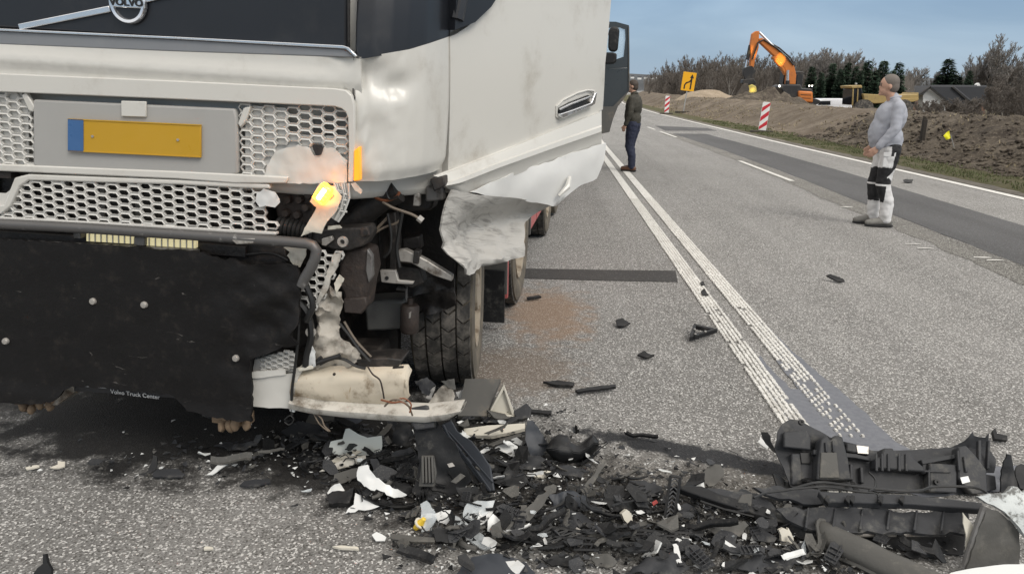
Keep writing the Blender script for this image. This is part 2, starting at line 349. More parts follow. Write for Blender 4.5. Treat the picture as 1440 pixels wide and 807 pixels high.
# ---- ground
def asphalt(name, dark, light, chipcol, chip=.16, stains_and_shade=(), rough=.85, sc=1.0, crack=False):
    m, b = newmat(name); n = NT(m); P = n.pos()
    big = n.noise(.5, 5, vec=P); fine = n.noise(95 * sc, 4, vec=P, rough=.75)
    c = n.mix(n.ramp(big, .3, .7), dark, light)
    trk = n.noise(1.0, 3, vec=n.map(P, (1.5, .07, 0), (0, 0, .045)), rough=.6); c = n.mix(n.ramp(trk, .42, .66, 0, .38), c, tuple(x * .55 for x in dark))
    blo = n.noise(2.6, 6, vec=P, rough=.75); c = n.mix(n.ramp(blo, .56, .72, 0, .35), c, tuple(x * .6 for x in dark))
    c = n.mix(n.ramp(fine, .40, .60, 0, 1), n.mix(.55, c, (.05, .046, .041)), c)
    cell = n.n.new('ShaderNodeSeparateColor'); n.l.new(n.voro(140 * sc, vec=P), cell.inputs[0])
    chips = n.ramp(cell.outputs[0], 1 - chip - .02, 1 - chip + .02)
    c = n.mix(chips, c, chipcol)
    chips2 = n.ramp(cell.outputs[1], 1 - chip, 1 - chip + .02); c = n.mix(n.math('MULTIPLY', chips2, .7), c, (.06, .056, .05))
    for (sx, sy, rx, ry, col, amt, nsz, *an) in stains_and_shade:
        v = n.n.new('ShaderNodeVectorMath'); v.operation = 'SUBTRACT'; n.l.new(P, v.inputs[0]); v.inputs[1].default_value = (sx, sy, 0)
        rt = n.n.new('ShaderNodeMapping'); n.l.new(v.outputs[0], rt.inputs['Vector']); rt.inputs['Rotation'].default_value = (0, 0, -an[0] if an else 0); mm = n.map(rt.outputs[0], (1 / rx, 1 / ry, 0)); ln = n.n.new('ShaderNodeVectorMath'); ln.operation = 'LENGTH'; n.l.new(mm, ln.inputs[0])
        d = n.math('ADD', ln.outputs['Value'], n.math('MULTIPLY', n.math('SUBTRACT', n.noise(nsz, 5, vec=P), .5), 1.6))
        c = n.mix(n.math('MULTIPLY', n.ramp(d, .35, 1.05, 1, 0) if amt < .9 else n.ramp(d, .72, 1.12, 1, 0), amt), c, col)
    n.l.new(c, b.inputs['Base Color']); b.inputs['Roughness'].default_value = rough; b.inputs['Specular IOR Level'].default_value = .3
    n.bump(n.math('ADD', fine, n.math('MULTIPLY', n.voro(140 * sc, vec=P, out='Distance'), .6)), .8, .006, b)
    return m
_g = G(770, 440); _g2 = G(720, 520)
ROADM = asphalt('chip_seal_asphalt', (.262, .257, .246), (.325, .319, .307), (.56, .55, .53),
    stains_and_shade=[(_g.x, _g.y, .42, .85, (.27, .17, .10), .62, 7), (_g2.x, _g2.y, .5, .5, (.17, .12, .08), .5, 9),
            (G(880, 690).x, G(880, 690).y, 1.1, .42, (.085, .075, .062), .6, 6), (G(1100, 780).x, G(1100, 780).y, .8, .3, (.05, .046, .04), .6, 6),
            (G(985, 640).x, G(985, 640).y, .62, .085, (.022, .023, .026), .95, 9, -.42), (G(330, 590).x, G(330, 590).y, 1.3, .62, (.011, .01, .0095), .97, 5), (G(-60, 560).x, G(-60, 560).y, .9, .4, (.03, .028, .025), .7, 5),  # truck's shadow is darkened in together with the oil stain
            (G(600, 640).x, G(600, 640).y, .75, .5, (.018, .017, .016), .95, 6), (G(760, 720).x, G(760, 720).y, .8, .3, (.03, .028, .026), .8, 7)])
PATCHM = asphalt('dark_new_asphalt', (.105, .106, .11), (.13, .131, .135), (.18, .18, .18), chip=.06)
CROSSM = asphalt('sealed_trench_asphalt', (.055, .054, .054), (.07, .068, .066), (.13, .125, .12), chip=.05)
OILM = asphalt('oil_soaked_asphalt', (.012, .011, .0105), (.02, .018, .016), (.11, .1, .09), chip=.05, rough=.35)
WETM = asphalt('wet_asphalt', (.028, .028, .03), (.045, .045, .048), (.16, .16, .16), chip=.1, rough=.3)
SHOULDM = asphalt('worn_joint_asphalt', (.16, .155, .14), (.25, .24, .22), (.45, .44, .41), chip=.18)
def puddle():
    m, b = newmat('spilled_fluid_sky_tint'); n = NT(m); P = n.pos()
    n.l.new(n.mix(n.ramp(n.noise(30, 6, vec=P), .35, .65), (.125, .131, .15), (.155, .162, .18)), b.inputs['Base Color'])  # grey-blue of the reflected sky is painted into the base colour
    b.inputs['Roughness'].default_value = .55; b.inputs['Specular IOR Level'].default_value = .35; n.bump(n.noise(110, 4, vec=P), .25, .004, b); return m
PUDDLE = puddle()
def linepaint():
    m, b = newmat('worn_white_road_paint'); n = NT(m); P = n.pos()
    c = n.mix(n.ramp(n.noise(60, 6, vec=P, rough=.75), .38, .56), (.42, .41, .38), (.74, .73, .69))
    c = n.mix(n.ramp(n.noise(4, 5, vec=P), .5, .75), c, (.5, .485, .45))
    n.l.new(c, b.inputs['Base Color']); b.inputs['Roughness'].default_value = .7; n.bump(n.noise(130, 4, vec=P), .5, .004, b); return m
PAINT = linepaint()
def soil(name, a, bb, cc, sc=1.0, grass=None):
    m, b = newmat(name); n = NT(m); P = n.pos()
    c = n.mix(n.ramp(n.noise(1.3 * sc, 7, vec=P, rough=.7), .35, .65), a, bb); c = n.mix(n.ramp(n.noise(9 * sc, 6, vec=P, rough=.75), .5, .72), c, cc)
    if grass: c = n.mix(n.ramp(n.noise(.9, 6, vec=P, rough=.7), .46, .6), c, grass)
    c = n.mix(n.ramp(n.noise(.35 * sc, 6, vec=P, rough=.8), .5, .68, 0, .6), c, cc if cc[0] > bb[0] else tuple(x * 1.5 for x in bb))
    n.l.new(c, b.inputs['Base Color']); b.inputs['Roughness'].default_value = .95; b.inputs['Specular IOR Level'].default_value = .15
    n.bump(n.noise(14 * sc, 8, vec=P, rough=.75), 1.0, .06, b); return m
SOIL = soil('bare_earth', (.135, .108, .082), (.205, .172, .135), (.075, .06, .047)); SOIL_D = soil('dark_turned_clods', (.06, .05, .042), (.14, .118, .093), (.25, .215, .17), 1.6)
SOIL_P = soil('pale_sand', (.32, .26, .19), (.4, .33, .25), (.22, .17, .12))
VERGE = soil('verge_grass_soil', (.085, .085, .042), (.12, .112, .062), (.17, .148, .105), 2.0)
GRAVEL = soil('verge_gravel', (.17, .155, .135), (.25, .23, .2), (.08, .075, .06), 4.0); FIELD = soil('far_field', (.07, .065, .035), (.1, .085, .05), (.05, .045, .03), .1)
STRAW = simple('dry_straw_grass', (.27, .225, .14), .85, var=.35, vs=3)
GRASSB = simple('grass_blade', (.085, .10, .035), .7, var=.35, vs=2)
# ---- vegetation
BARK = simple('bare_bark', (.105, .09, .075), .9, var=.3, vs=.6); TWIG = simple('brown_twigs', (.150, .132, .115), .9, var=.3, vs=.4); TWIG_G = simple('grey_twigs', (.26, .242, .225), .9, var=.25, vs=.4); BIRCH = simple('pale_birch_bark', (.34, .32, .29), .85, var=.3, vs=1)
NEEDLE = simple('spruce_needles', (.032, .062, .034), .85, var=.5, vs=1.2); HILLM = soil('wooded_hill', (.075, .08, .085), (.095, .1, .105), (.06, .065, .07), .02)
# ---- others
ORANGE = simple('excavator_orange', (.55, .17, .03), .5, var=.1, dirt=(.22, .1, .05), dl=.55, dh=.8, ds=1.5); MACHB = simple('machine_black', (.02, .02, .021), .5, var=.3, dirt=(.07, .06, .05), ds=2)
STEELB = simple('worn_bucket_steel', (.10, .085, .07), .5, metal=.4, var=.3, dirt=(.2, .16, .12), ds=2); OLIVE = simple('dumper_ochre', (.36, .26, .1), .6, var=.15, dirt=(.2, .15, .1), ds=2)
BUCKETY = simple('bucket_yellow', (.6, .5, .14), .55, var=.15)
SIGNY = simple('sign_yellow', (.85, .42, .01), .4, var=.03); SIGNK = simple('sign_black', (.015, .015, .015), .5); POSTG = simple('galvanised_post', (.4, .4, .39), .5, metal=.3)
MRED = simple('marker_red', (.55, .025, .04), .45); MWHITE = simple('marker_white', (.78, .78, .76), .45, var=.05); FOOTB = simple('recycled_black_foot', (.05, .042, .03), .8)
ROOFM = simple('dark_roof_felt', (.04, .042, .048), .8, var=.2); WALLW = simple('whitewashed_wall', (.78, .78, .77), .8, var=.08); BRICKW = simple('brown_brick_wall', (.2, .12, .085), .9, var=.2, vs=3)
VANW = simple('van_white', (.75, .76, .78), .3); FLAGY = simple('flag_yellow', (.85, .8, .02), .5); WOODD = simple('dark_timber', (.03, .025, .02), .9)
DKPAINT = simple('dark_teal_grey_paint', (.035, .043, .048), .35, coat=.3, var=.08)
# ---- people
SKIN = simple('skin', (.48, .29, .21), .6, var=.08); HAIR = simple('brown_hair', (.06, .045, .035), .7); HAIRG = simple('greying_hair', (.14, .12, .105), .7)
SWEAT = simple('grey_marl_sweatshirt', (.36, .375, .42), .9, var=.06, vs=30, bump=.3, bs=9); TROW = simple('white_work_trousers', (.66, .66, .66), .85, var=.06, dirt=(.45, .44, .42), ds=5, bump=.3, bs=10)
TROB = simple('black_cordura_patch', (.016, .016, .018), .85); JEAN = simple('navy_trousers', (.02, .025, .05), .85, var=.15, bump=.3, bs=12); JACK = simple('dark_olive_jacket', (.045, .042, .032), .8, var=.15, bump=.3, bs=12)
SHOEB = simple('brown_leather_shoe', (.12, .055, .03), .5); SHOEG = simple('grey_safety_shoe', (.2, .195, .18), .8, var=.2, dirt=(.1, .09, .08), ds=20); SOLE = simple('black_sole', (.02, .02, .02), .8)
# ---------------------------------------------------------------- the setting
EDGE = [(7.96, -40), (7.96, 4), (8.12, 11.76), (8.26, 18.2), (8.46, 25.5), (8.77, 33.8), (9.37, 49.9), (11.4, 80), (16, 120), (26, 180), (60, 330), (110, 520)]
def xe(y):
    for (x0, y0), (x1, y1) in zip(EDGE, EDGE[1:]):
        if y <= y1: return x0 + (x1 - x0) * (y - y0) / (y1 - y0)
    return EDGE[-1][0]
def sm(a, b, x):
    t = min(1, max(0, (x - a) / (b - a))); return t * t * (3 - 2 * t)
def terr(x, y):
    """ground height: verge, one-metre bank of dug earth, level top, then low land behind"""
    o = x - xe(y) - .35
    if o < 0: return 0.0
    rough = sm(34, 16, y)
    st = 1.25 + .25 * nz(y * .2, 3.3)
    b = sm(st, st + 3.0 + .5 * nz(y * .15, 8.1), o)
    h = .95 * b + (1 - b) * .02 * sm(0, .5, o)
    n1 = fbm(x * .55, y * .55, 0, 3) * .10 + fbm(x * 1.7, y * 1.7, 5, 3) * .045
    n2 = fbm(x * 1.1, y * 1.1, 2, 4) * .16 + abs(fbm(x * 3.1, y * 3.1, 9, 3)) * .12
    h += (n1 * (1 - rough) + n2 * rough) * sm(.9, 2.2, o)
    h -= .5 * sm(4.8, 8.0, o) + 2.8 * sm(13, 34, o)
    return h
def march(x, y, t0=6.0, t1=120.0):
    d = ray(x, y); t = t0
    while t < t1:
        p = CPOS + d * t
        if p.z <= terr(p.x, p.y): return Vector((p.x, p.y, terr(p.x, p.y)))
        t += .05
    p = CPOS + d * t1; return p
# far land
mb = MB(); S = 5000
mb.add([(-S, -S, -3.6), (S, -S, -3.6), (S, S, -3.6), (-S, S, -3.6)], [(0, 1, 2, 3)])
tag(mb.build('ground', FIELD, smooth=0), kind='structure')
# left-hand land beyond the far side of the road
mb = MB(); rows = []
for y in [-60, -20, 0, 20, 50, 80, 120, 180, 330, 520]:
    rows.append([Vector((xe(y) - 18.0 - d, y, (-.06 if d == 0 else -.15 if d < 5 else -3.7 if d > 100 else -1.0))) for d in (0, 1, 4, 12, 40, 130)])
tag(mb.grid(rows).build('roadside_field', FIELD), kind='structure')
# carriageway
mb = MB(); ys = [-40, -10, 0, 2, 4, 6, 8, 11.76, 15, 18.2, 25.5, 33.8, 49.9, 80, 120, 180, 330, 520]
mb.grid([[Vector((xe(y) - 18.2, y, 0)), Vector((xe(y) - 9, y, 0)), Vector((xe(y) + .42, y, 0))] for y in ys])
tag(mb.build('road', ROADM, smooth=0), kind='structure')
def ribbon(mb, L, Rr, z, n=40, jit=0.0, h=.0):
    """paint or seal between two edge polylines of ground points"""
    def at(P, t):
        k = t * (len(P) - 1); i = min(int(k), len(P) - 2); return P[i].lerp(P[i + 1], k - i)
    rows = []
    for i in range(n + 1):
        t = i / n; a = at(L, t).copy(); b = at(Rr, t).copy()
        if jit: a.x += jit * fbm(a.y * 2.3, 4.4); b.x += jit * fbm(b.y * 2.3, 9.4)
        a.z = b.z = z; rows.append([a, b])
    return mb.grid(rows)
def gl(pts): return [G(x, y) for x, y in pts]
def surf(name, mb, mat): return tag(mb.build(name, mat, smooth=0), kind='structure')
# dark resurfaced strip between the lanes, and its worn joint
L = [Vector((4.80, 5.0, 0)), Vector((4.95, 7, 0)), Vector((5.10, 9.4, 0)), Vector((5.5, 15.5, 0)), Vector((5.72, 21, 0)), Vector((5.80, 27.8, 0))]
Rr = [Vector((6.2, 5.0, 0)), Vector((6.3, 7, 0)), Vector((6.46, 9.3, 0)), Vector((6.8, 15, 0)), Vector((7.0, 21, 0)), Vector((7.08, 27.9, 0))]
surf('asphalt_patch', ribbon(MB(), L, Rr, .004, 60, .02), PATCHM)
surf('asphalt_patch', ribbon(MB(), [Vector((5.9, 29.6, 0)), Vector((6.2, 33.4, 0))], [Vector((8.1, 30.2, 0)), Vector((8.2, 32.2, 0))], .004, 10, .02), PATCHM)
surf('asphalt_joint', ribbon(MB(), [p - Vector((.42, 0, 0)) for p in L], L, .003, 60, .07), SHOULDM)
surf('asphalt_patch', ribbon(MB(), gl([(700, 391), (740, 392), (850, 395), (953, 397)]), gl([(700, 377), (740, 378), (850, 380), (950, 381)]), .004, 24, .0), CROSSM)
# markings
def strip(name, x0, x1, w, z=.0075, n=60):
    return ribbon(MB(), [Vector((x0(y) - w / 2, y, 0)) for y in YS], [Vector((x0(y) + w / 2, y, 0)) for y in YS], z, n)
YS = [-20, 0, 4, 8, 11.76, 15, 18.2, 25.5, 33.8, 49.9, 65, 80, 100, 120, 150, 180]
surf('road_marking', ribbon(MB(), [Vector((xe(y) - .09, y, 0)) for y in YS], [Vector((xe(y) + .09, y, 0)) for y in YS], .0075, 160, .004), PAINT)
def dash(y0, y1, w=.1):
    f = lambda y: 4.45 + .055 * y - .00055 * y * y
    surf('road_marking', ribbon(MB(), [Vector((f(y) - w / 2, y, 0)) for y in (y0, y1)], [Vector((f(y) + w / 2, y, 0)) for y in (y0, y1)], .0078, 12, .004), PAINT)
dash(13.6, 17.4); dash(25.6, 29.0); dash(30.2, 32.2)
_rw = random.Random(4)
for px_, py_ in ((1283, 344), (1300, 350), (1380, 363), (1398, 367), (1190, 292)):      # scraped remains of dashes by the joint
    p = G(px_, py_); q = MB(); a_ = [_rw.uniform(.02, .07) for _ in range(8)]
    q.add([p + Vector((-.09, -a_[0] * .3, .0095)), p + Vector((.0, -a_[1] * .5, .0095)), p + Vector((.1, -a_[2] * .3, .0095)), p + Vector((.08, a_[3] * .4, .0095)), p + Vector((.01, a_[4] * .7, .0095)), p + Vector((-.07, a_[5] * .3, .0095))], [(0, 1, 2, 3, 4, 5)])
    surf('road_marking', q, PAINT)
XL = lambda y: 1.245 + .05 * y
def profile_line(xc, y0, y1, keep):
    mb = MB(); y = y0; rnd = random.Random(int(xc(0) * 100)); rows = 5; pitch = .058; w = .135
    while y < y1:
        for k in range(rows):
            if rnd.random() > keep(y, k): continue
            x = xc(y) + (k - (rows - 1) / 2) * w / rows + rnd.uniform(-.0015, .0015); yy = y + (.5 * pitch if k % 2 else 0) + rnd.uniform(-.003, .003)
            fd = sm(3.2, 4.6, y) if xc(0) > 1.3 else 1; sx = w / rows * (.5 + .3 * fd) * rnd.uniform(.85, 1.08); sy = pitch * (.42 + .38 * fd) * rnd.uniform(.8, 1.05); z0, z1 = .0045, .0135
            a = [(x - sx / 2, yy - sy / 2), (x + sx / 2, yy - sy / 2), (x + sx / 2, yy + sy / 2), (x - sx / 2, yy + sy / 2)]
            mb.add([(px, py, z0) for px, py in a] + [(x + (px - x) * .8, yy + (py - yy) * .8, z1) for px, py in a],
                   [(4, 5, 6, 7), (0, 1, 5, 4), (1, 2, 6, 5), (2, 3, 7, 6), (3, 0, 4, 7)])
        y += pitch
    return mb
surf('road_marking', profile_line(XL, 2.6, 11, lambda y, k: .95), PAINT)
surf('road_marking', profile_line(lambda y: XL(y) + .235, 3.25, 11, lambda y, k: .94 if y > 4.1 else .78), PAINT)
for off in (0, .235):
    yy = [11, 15, 20, 28, 40, 60, 90]
    f = lambda y: XL(y) + off + (.0009 * (y - 20) ** 2 if y > 20 else 0)
    surf('road_marking', ribbon(MB(), [Vector((f(y) - .065, y, 0)) for y in yy], [Vector((f(y) + .065, y, 0)) for y in yy], .0085, 60), PAINT)
yy = [7.0, 9.0, 11.0]
for off in (0, .235):                                       # base film under the raised studs
    surf('road_marking', ribbon(MB(), [Vector((XL(y) + off - .066, y, 0)) for y in (5.4, 11)], [Vector((XL(y) + off + .066, y, 0)) for y in (5.4, 11)], .0062, 40, .004), SHOULDM if False else PAINT)
# spilled fluid along the double line, wet run-off and oil plus painted shade under the truck
def blot(name, pts, mat, z, jit=.02, cell=.06, seed=1):
    P = [(q.x, q.y) for q in gl(pts)]
    b = densify(P, .03)
    b = [(x + jit * fbm(x * 7, y * 7, seed), y + jit * fbm(x * 7, y * 7, seed + 3)) for x, y in b]
    mb = MB(); r = delaunay_2d_cdt([Vector(p) for p in b], [(i, (i + 1) % len(b)) for i in range(len(b))], [], 1, 1e-5)
    mb.add([(p.x, p.y, z) for p in r[0]], r[2]); return surf(name, mb, mat)
blot('puddle', [(1062, 455), (1072, 452), (1090, 470), (1120, 500), (1160, 532), (1200, 566), (1235, 600), (1262, 622), (1320, 660), (1440, 655), (1440, 690), (1300, 700), (1200, 680), (1130, 640), (1105, 592), (1075, 545), (1063, 508), (1068, 500), (1085, 520), (1112, 548), (1122, 548), (1100, 520), (1080, 490)], PUDDLE, .0045, .012, seed=2)
# verge and bank of dug earth on the right
mb = MB(); rows = []; offs = [.07, .2, .42, .7, 1.0, 1.3]
y = 3.0; ysb = []
while y < 210: ysb.append(y); y += .16 if y < 30 else .6 if y < 70 else 3
for y in ysb: rows.append([Vector((xe(y) + .35 + o, y, .006 + terr(xe(y) + .35 + o, y))) for o in offs])
tag(mb.grid(rows).build('verge', VERGE), kind='structure')
mb = MB(); mb.grid([[Vector((xe(y) + .11, y, .012)), Vector((xe(y) + .36 + .14 * nz(y * 1.7, 1), y, .016)), Vector((xe(y) + .46 + .16 * nz(y * 1.9, 4), y, .010))] for y in ysb])
tag(mb.build('gravel_edge', GRAVEL), kind='structure')
def bankrows(y0, y1, dy, offs):
    rows = []; y = y0
    while y < y1 + 1e-6: rows.append([Vector((xe(y) + .35 + o, y, terr(xe(y) + .35 + o, y) + (0 if o > 1.2 else -.02))) for o in offs]); y += dy
    return rows
on = [1.05 + .085 * i for i in range(56)] + [6 + .35 * i for i in range(18)] + [13 + 2 * i for i in range(16)]
of = [1.05 + .2 * i for i in range(26)] + [6.5 + .6 * i for i in range(14)] + [16 + 2 * i for i in range(14)]
mb = MB(); mb.grid(bankrows(4, 26, .085, on)); tag(mb.build('earth_bank', SOIL_D, smooth=60), kind='structure')
mb = MB(); mb.grid(bankrows(26, 80, .25, of)); mb.grid(bankrows(80, 220, 3.5, of)); tag(mb.build('earth_bank', SOIL, smooth=60), kind='structure')
# clods on the near bank and grass blades on the verge: uncountable
mb = MB(); rnd = random.Random(3)
for i in range(1500):
    y = rnd.uniform(10, 27) ; o = 1.2 + abs(rnd.gauss(0, 1.6)); x = xe(y) + .35 + o; r = rnd.uniform(.02, .075) * (1.6 if rnd.random() < .08 else 1)
    mb.ico((x, y, terr(x, y) + r * .2), r, 1, (rnd.uniform(.8, 1.4), rnd.uniform(.8, 1.3), rnd.uniform(.5, .8)), .25)
tag(mb.build('soil_clods', SOIL_D, smooth=0), 'loose dark clods of earth on the bank', 'soil', kind='stuff')
mb = MB()
for i in range(9000):
    y = 9 + 30 * rnd.random() ** 1.6; o = rnd.uniform(.2, 1.5); 
    if nz(o * 2.2, y * 1.1, 3) < -.12: continue
    x = xe(y) + .35 + o; z = terr(x, y); h = rnd.uniform(.025, .07); a = rnd.uniform(0, pi); l = rnd.uniform(-.03, .03); wd = .006 + .0005 * y
    mb.add([(x - cos(a) * wd, y - sin(a) * wd, z), (x + cos(a) * wd, y + sin(a) * wd, z), (x + l, y + rnd.uniform(-.03, .03), z + h)], [(0, 1, 2)])
tag(mb.build('verge_grass', GRASSB, smooth=0), 'short green grass along the road verge', 'grass', kind='stuff')
mb = MB()
for i in range(5200):
    y = 10 + 60 * rnd.random() ** 1.8; o = 1.1 + abs(rnd.gauss(0, 2.2))
    if nz(o * .9, y * .5, 7) < .02: continue
    x = xe(y) + .35 + o; z = terr(x, y); h = rnd.uniform(.03, .12); a = rnd.uniform(0, pi); wd = .004 + .0006 * y
    mb.add([(x - cos(a) * wd, y - sin(a) * wd, z), (x + cos(a) * wd, y + sin(a) * wd, z), (x + rnd.gauss(0, .06), y + rnd.gauss(0, .05), z + h)], [(0, 1, 2)])
tag(mb.build('dry_grass', STRAW, smooth=0), 'dry straw-coloured grass scattered on the earth bank', 'grass', kind='stuff')
# heap of earth being dug by the excavator, with pale sand beside
mb = MB(); rows = []
hc = AtY(1086, 147, 54)
for i in range(40):
    rows.append([])
    for j in range(40):
        a = (i / 39 - .5) * 2; b = (j / 39 - .5) * 2; r = hypot(a, b)
        x = hc.x + a * 3.5; yv = hc.y + b * 3
        rows[-1].append(Vector((x, yv, terr(x, yv) - .1 + max(0, 1 - r) ** .8 * 1.25 * (1 + .5 * fbm(a * 3, b * 3, 2)) + .08 * fbm(a * 12, b * 12))))
tag(mb.grid(rows).build('earth_heap', SOIL_D, smooth=60), kind='structure')
mb = MB(); rows = []; hc = AtY(1008, 140, 66)
for i in range(24):
    rows.append([])
    for j in range(24):
        a = (i / 23 - .5) * 2; b = (j / 23 - .5) * 2; x = hc.x + a * 4; yv = hc.y + b * 3
        rows[-1].append(Vector((x, yv, terr(x, yv) - .1 + max(0, 1 - hypot(a, b)) * 1.0 + .05 * fbm(a * 9, b * 9))))
tag(mb.grid(rows).build('sand_heap', SOIL_P, smooth=60), kind='structure')
# far hills closing the road
mb = MB(); rows = []
for i in range(80):
    x = -900 + i * 30; hgt = 30 + 14 * fbm(x * .0025, 1.7, 0, 3) + 3 * fbm(x * .03, 2, 0, 3)
    rows.append([Vector((x, 1250, -6)), Vector((x, 1300, hgt * .6)), Vector((x, 1400, hgt + 2 * nz(x * .09, 4))), Vector((x, 1700, -6))])
tag(mb.grid(rows).build('hills', HILLM), kind='structure')
# ---------------------------------------------------------------- the wrecked truck
truck = empty('truck', M=TM)
tag(truck, 'white truck with crushed front corner, torn grille and black rubber apron', 'truck')
def tp(name, mb, mat, bevel=0.0, parent=None, smooth=40):
    """a part of the truck, drawn in its leaning body frame"""
    if parent is None: return mb.build(name, mat, truck, BM, bevel, smooth)
    return mb.build(name, mat, parent, None, bevel, smooth)
def slab(name, px, v, depth, mat, bevel=.006, parent=None):
    return tp(name, MB().prism(fp(px, v), (0, depth, 0)), mat, bevel, parent)
def plate2(name, px, v, mat, thick=.006, cell=.02, torn=0.0, amp=.0, fs=8.0, parent=None, seed=0, disp=None):
    """thin torn or dented sheet facing the front"""
    P = [(q.x, q.z) for q in fp(px, v)]
    d = disp or (lambda s, t: amp * fbm(s * fs, t * fs, seed))
    mb = MB(); sheet(mb, P, lambda s, t, o: Vector((s, v - o, t)), cell, torn, thick, d, seed=seed)
    return tp(name, mb, mat, 0, parent, 50)
def cable(name, px, r, mat, vs, n=6):
    pts = []; k = len(px)
    for i, (x, y) in enumerate(px):
        v = vs[i] if isinstance(vs, (list, tuple)) else vs
        pts.append(FV(x, y, v))
    out = []
    for i in range(k - 1):                                   # catmull-rom
        p0, p1, p2, p3 = pts[max(i - 1, 0)], pts[i], pts[i + 1], pts[min(i + 2, k - 1)]
        for j in range(5):
            t = j / 5; out.append(.5 * ((2 * p1) + (p2 - p0) * t + (2 * p0 - 5 * p1 + 4 * p2 - p3) * t * t + (3 * p1 - p0 - 3 * p2 + p3) * t ** 3))
    out.append(pts[-1]); return tp(name, MB().tube(out, r, n), mat)
# --- cab shell (mostly out of frame, but it stands there and shades the front)
mb = MB()
mb.add([(-1.2, .06, 1.2), (.84, .06, 1.2), (1.1, .38, 1.2), (1.22, .5, 1.2), (1.22, 2.2, 1.2), (-1.22, 2.2, 1.2), (-1.22, .4, 1.2)] +
       [(-1.2, .06, 2.16), (.9, .06, 2.16), (1.1, .38, 2.16), (1.2, .5, 2.16), (1.22, 2.2, 2.16), (-1.22, 2.2, 2.16), (-1.22, .4, 2.16)] +
       [(-1.1, .42, 3.15), (.85, .42, 3.15), (1.05, .7, 3.15), (1.12, .8, 3.15), (1.18, 2.2, 3.15), (-1.18, 2.2, 3.15), (-1.15, .7, 3.15)],
       [tuple(range(6, -1, -1)), tuple(range(14, 21))] + [(i + 7 * l, (i + 1) % 7 + 7 * l, (i + 1) % 7 + 7 * l + 7, i + 7 * l + 7) for l in (0, 1) for i in range(7)])
tp('cab_shell', mb, WHITE, .03)
mb = MB().prism([(-1.08, .035, 2.2), (.84, .035, 2.2), (.80, .375, 3.1), (-1.02, .375, 3.1)], (0, .02, .005)); tp('windscreen', mb, GLASSD)
# --- dark front panel, seams, emblem
wt = 2.17
PT = FV(0, 41).z; 
mb = MB().prism([(-1.2, 0, 1.757), (.826, 0, 1.757), (.826, 0, wt), (-1.2, 0, wt)], (0, .05, 0)); tp('front_panel', mb, DARKPANEL, .008)
slab('bright_trim', [(-40, 38.5), (250, 52.2), (482, 64.2), (490, 67), (502, 79), (499, 80.5), (486, 69), (250, 55.5), (-40, 42)], -.022, .02, CHROME, .002)
slab('grey_strip', [(-40, 42.3), (250, 55.8), (485, 69.3), (498, 81), (250, 73), (-40, 61)], -.012, .03, STRIP, .004)
# emblem: ring, wordmark bar and the slanting bar across the panel
em = FV(181, 6, -.01)
mb = MB().lathe([(.052, 0), (.056, -.012), (.066, -.014), (.070, -.006), (.070, .004), (.052, .004)], em, (0, 1, 0), 40)
ring = tp('emblem', mb, CHROME)
mb = MB().disc(em + Vector((0, .002, 0)), (0, 1, 0), .053, .003, 32); tp('emblem_back', mb, DARKPANEL, parent=ring)
mb = MB().box(em + Vector((0, -.006, .003)), (.142, .014, .034)); tp('name_bar', mb, CHROME, .003, ring)
def lettering(txt, size, at, mat, parent, name='lettering', bold=.0, depth=.0015, sx=1.0, front=True):
    cu = bpy.data.curves.new(name, 'FONT'); cu.body = txt; cu.size = size; cu.extrude = depth; cu.offset = bold; cu.align_x = 'CENTER'; cu.align_y = 'CENTER'; cu.resolution_u = 3
    t = bpy.data.objects.new('tmp', cu); COL.objects.link(t); bpy.context.view_layer.update()
    me = bpy.data.meshes.new_from_object(t.evaluated_get(bpy.context.evaluated_depsgraph_get())); bpy.data.objects.remove(t)
    me.transform(Matrix.Translation(at) @ Matrix.Rotation(pi / 2, 4, 'X') @ Matrix.Diagonal((sx, 1, 1, 1)))
    me.name = name; me.materials.clear(); me.materials.append(mat)
    o = bpy.data.objects.new(name, me); COL.objects.link(o); o.parent = parent
    return o
lettering('VOLVO', .034, em + Vector((0, -.0145, .003)), LETTER_D, ring, bold=.0012, sx=1.15)
a = FV(28, 38.5, -.004); b = FV(156, 13, -.004); c = FV(206, 0, -.004); d = FV(330, -32, -.004)
for p, q in ((a, b), (c, d)):
    t = (q - p).normalized(); n_ = Vector((-t.z, 0, t.x)) * .011
    mb = MB().prism([p - n_, q - n_, q + n_, p + n_], (0, -.008, 0)); tp('diagonal_bar', mb, CHROME, .003)
slab('panel_seam', [(489.3, 60), (491.5, 60), (491, -40), (488.8, -40)], -.003, .004, GUNK, 0)
# --- bonnet lip and grille surround
plate2('bonnet_lip', [(-60, 60), (250, 73), (498, 81.5), (507, 84), (508, 110), (508, 150), (500, 152), (497, 138), (487, 127), (250, 114), (-60, 101)], .0, WHITE, .012, .02, 0, seed=3,
       disp=lambda s, t: .012 * sm(1.70, 1.64, t) - .012 * sm(1.635, 1.615, t) + .05 * sm(.62, .86, s) * (.3 * fbm(s * 9, t * 9, 3) - .35) * sm(.6, .84, s))
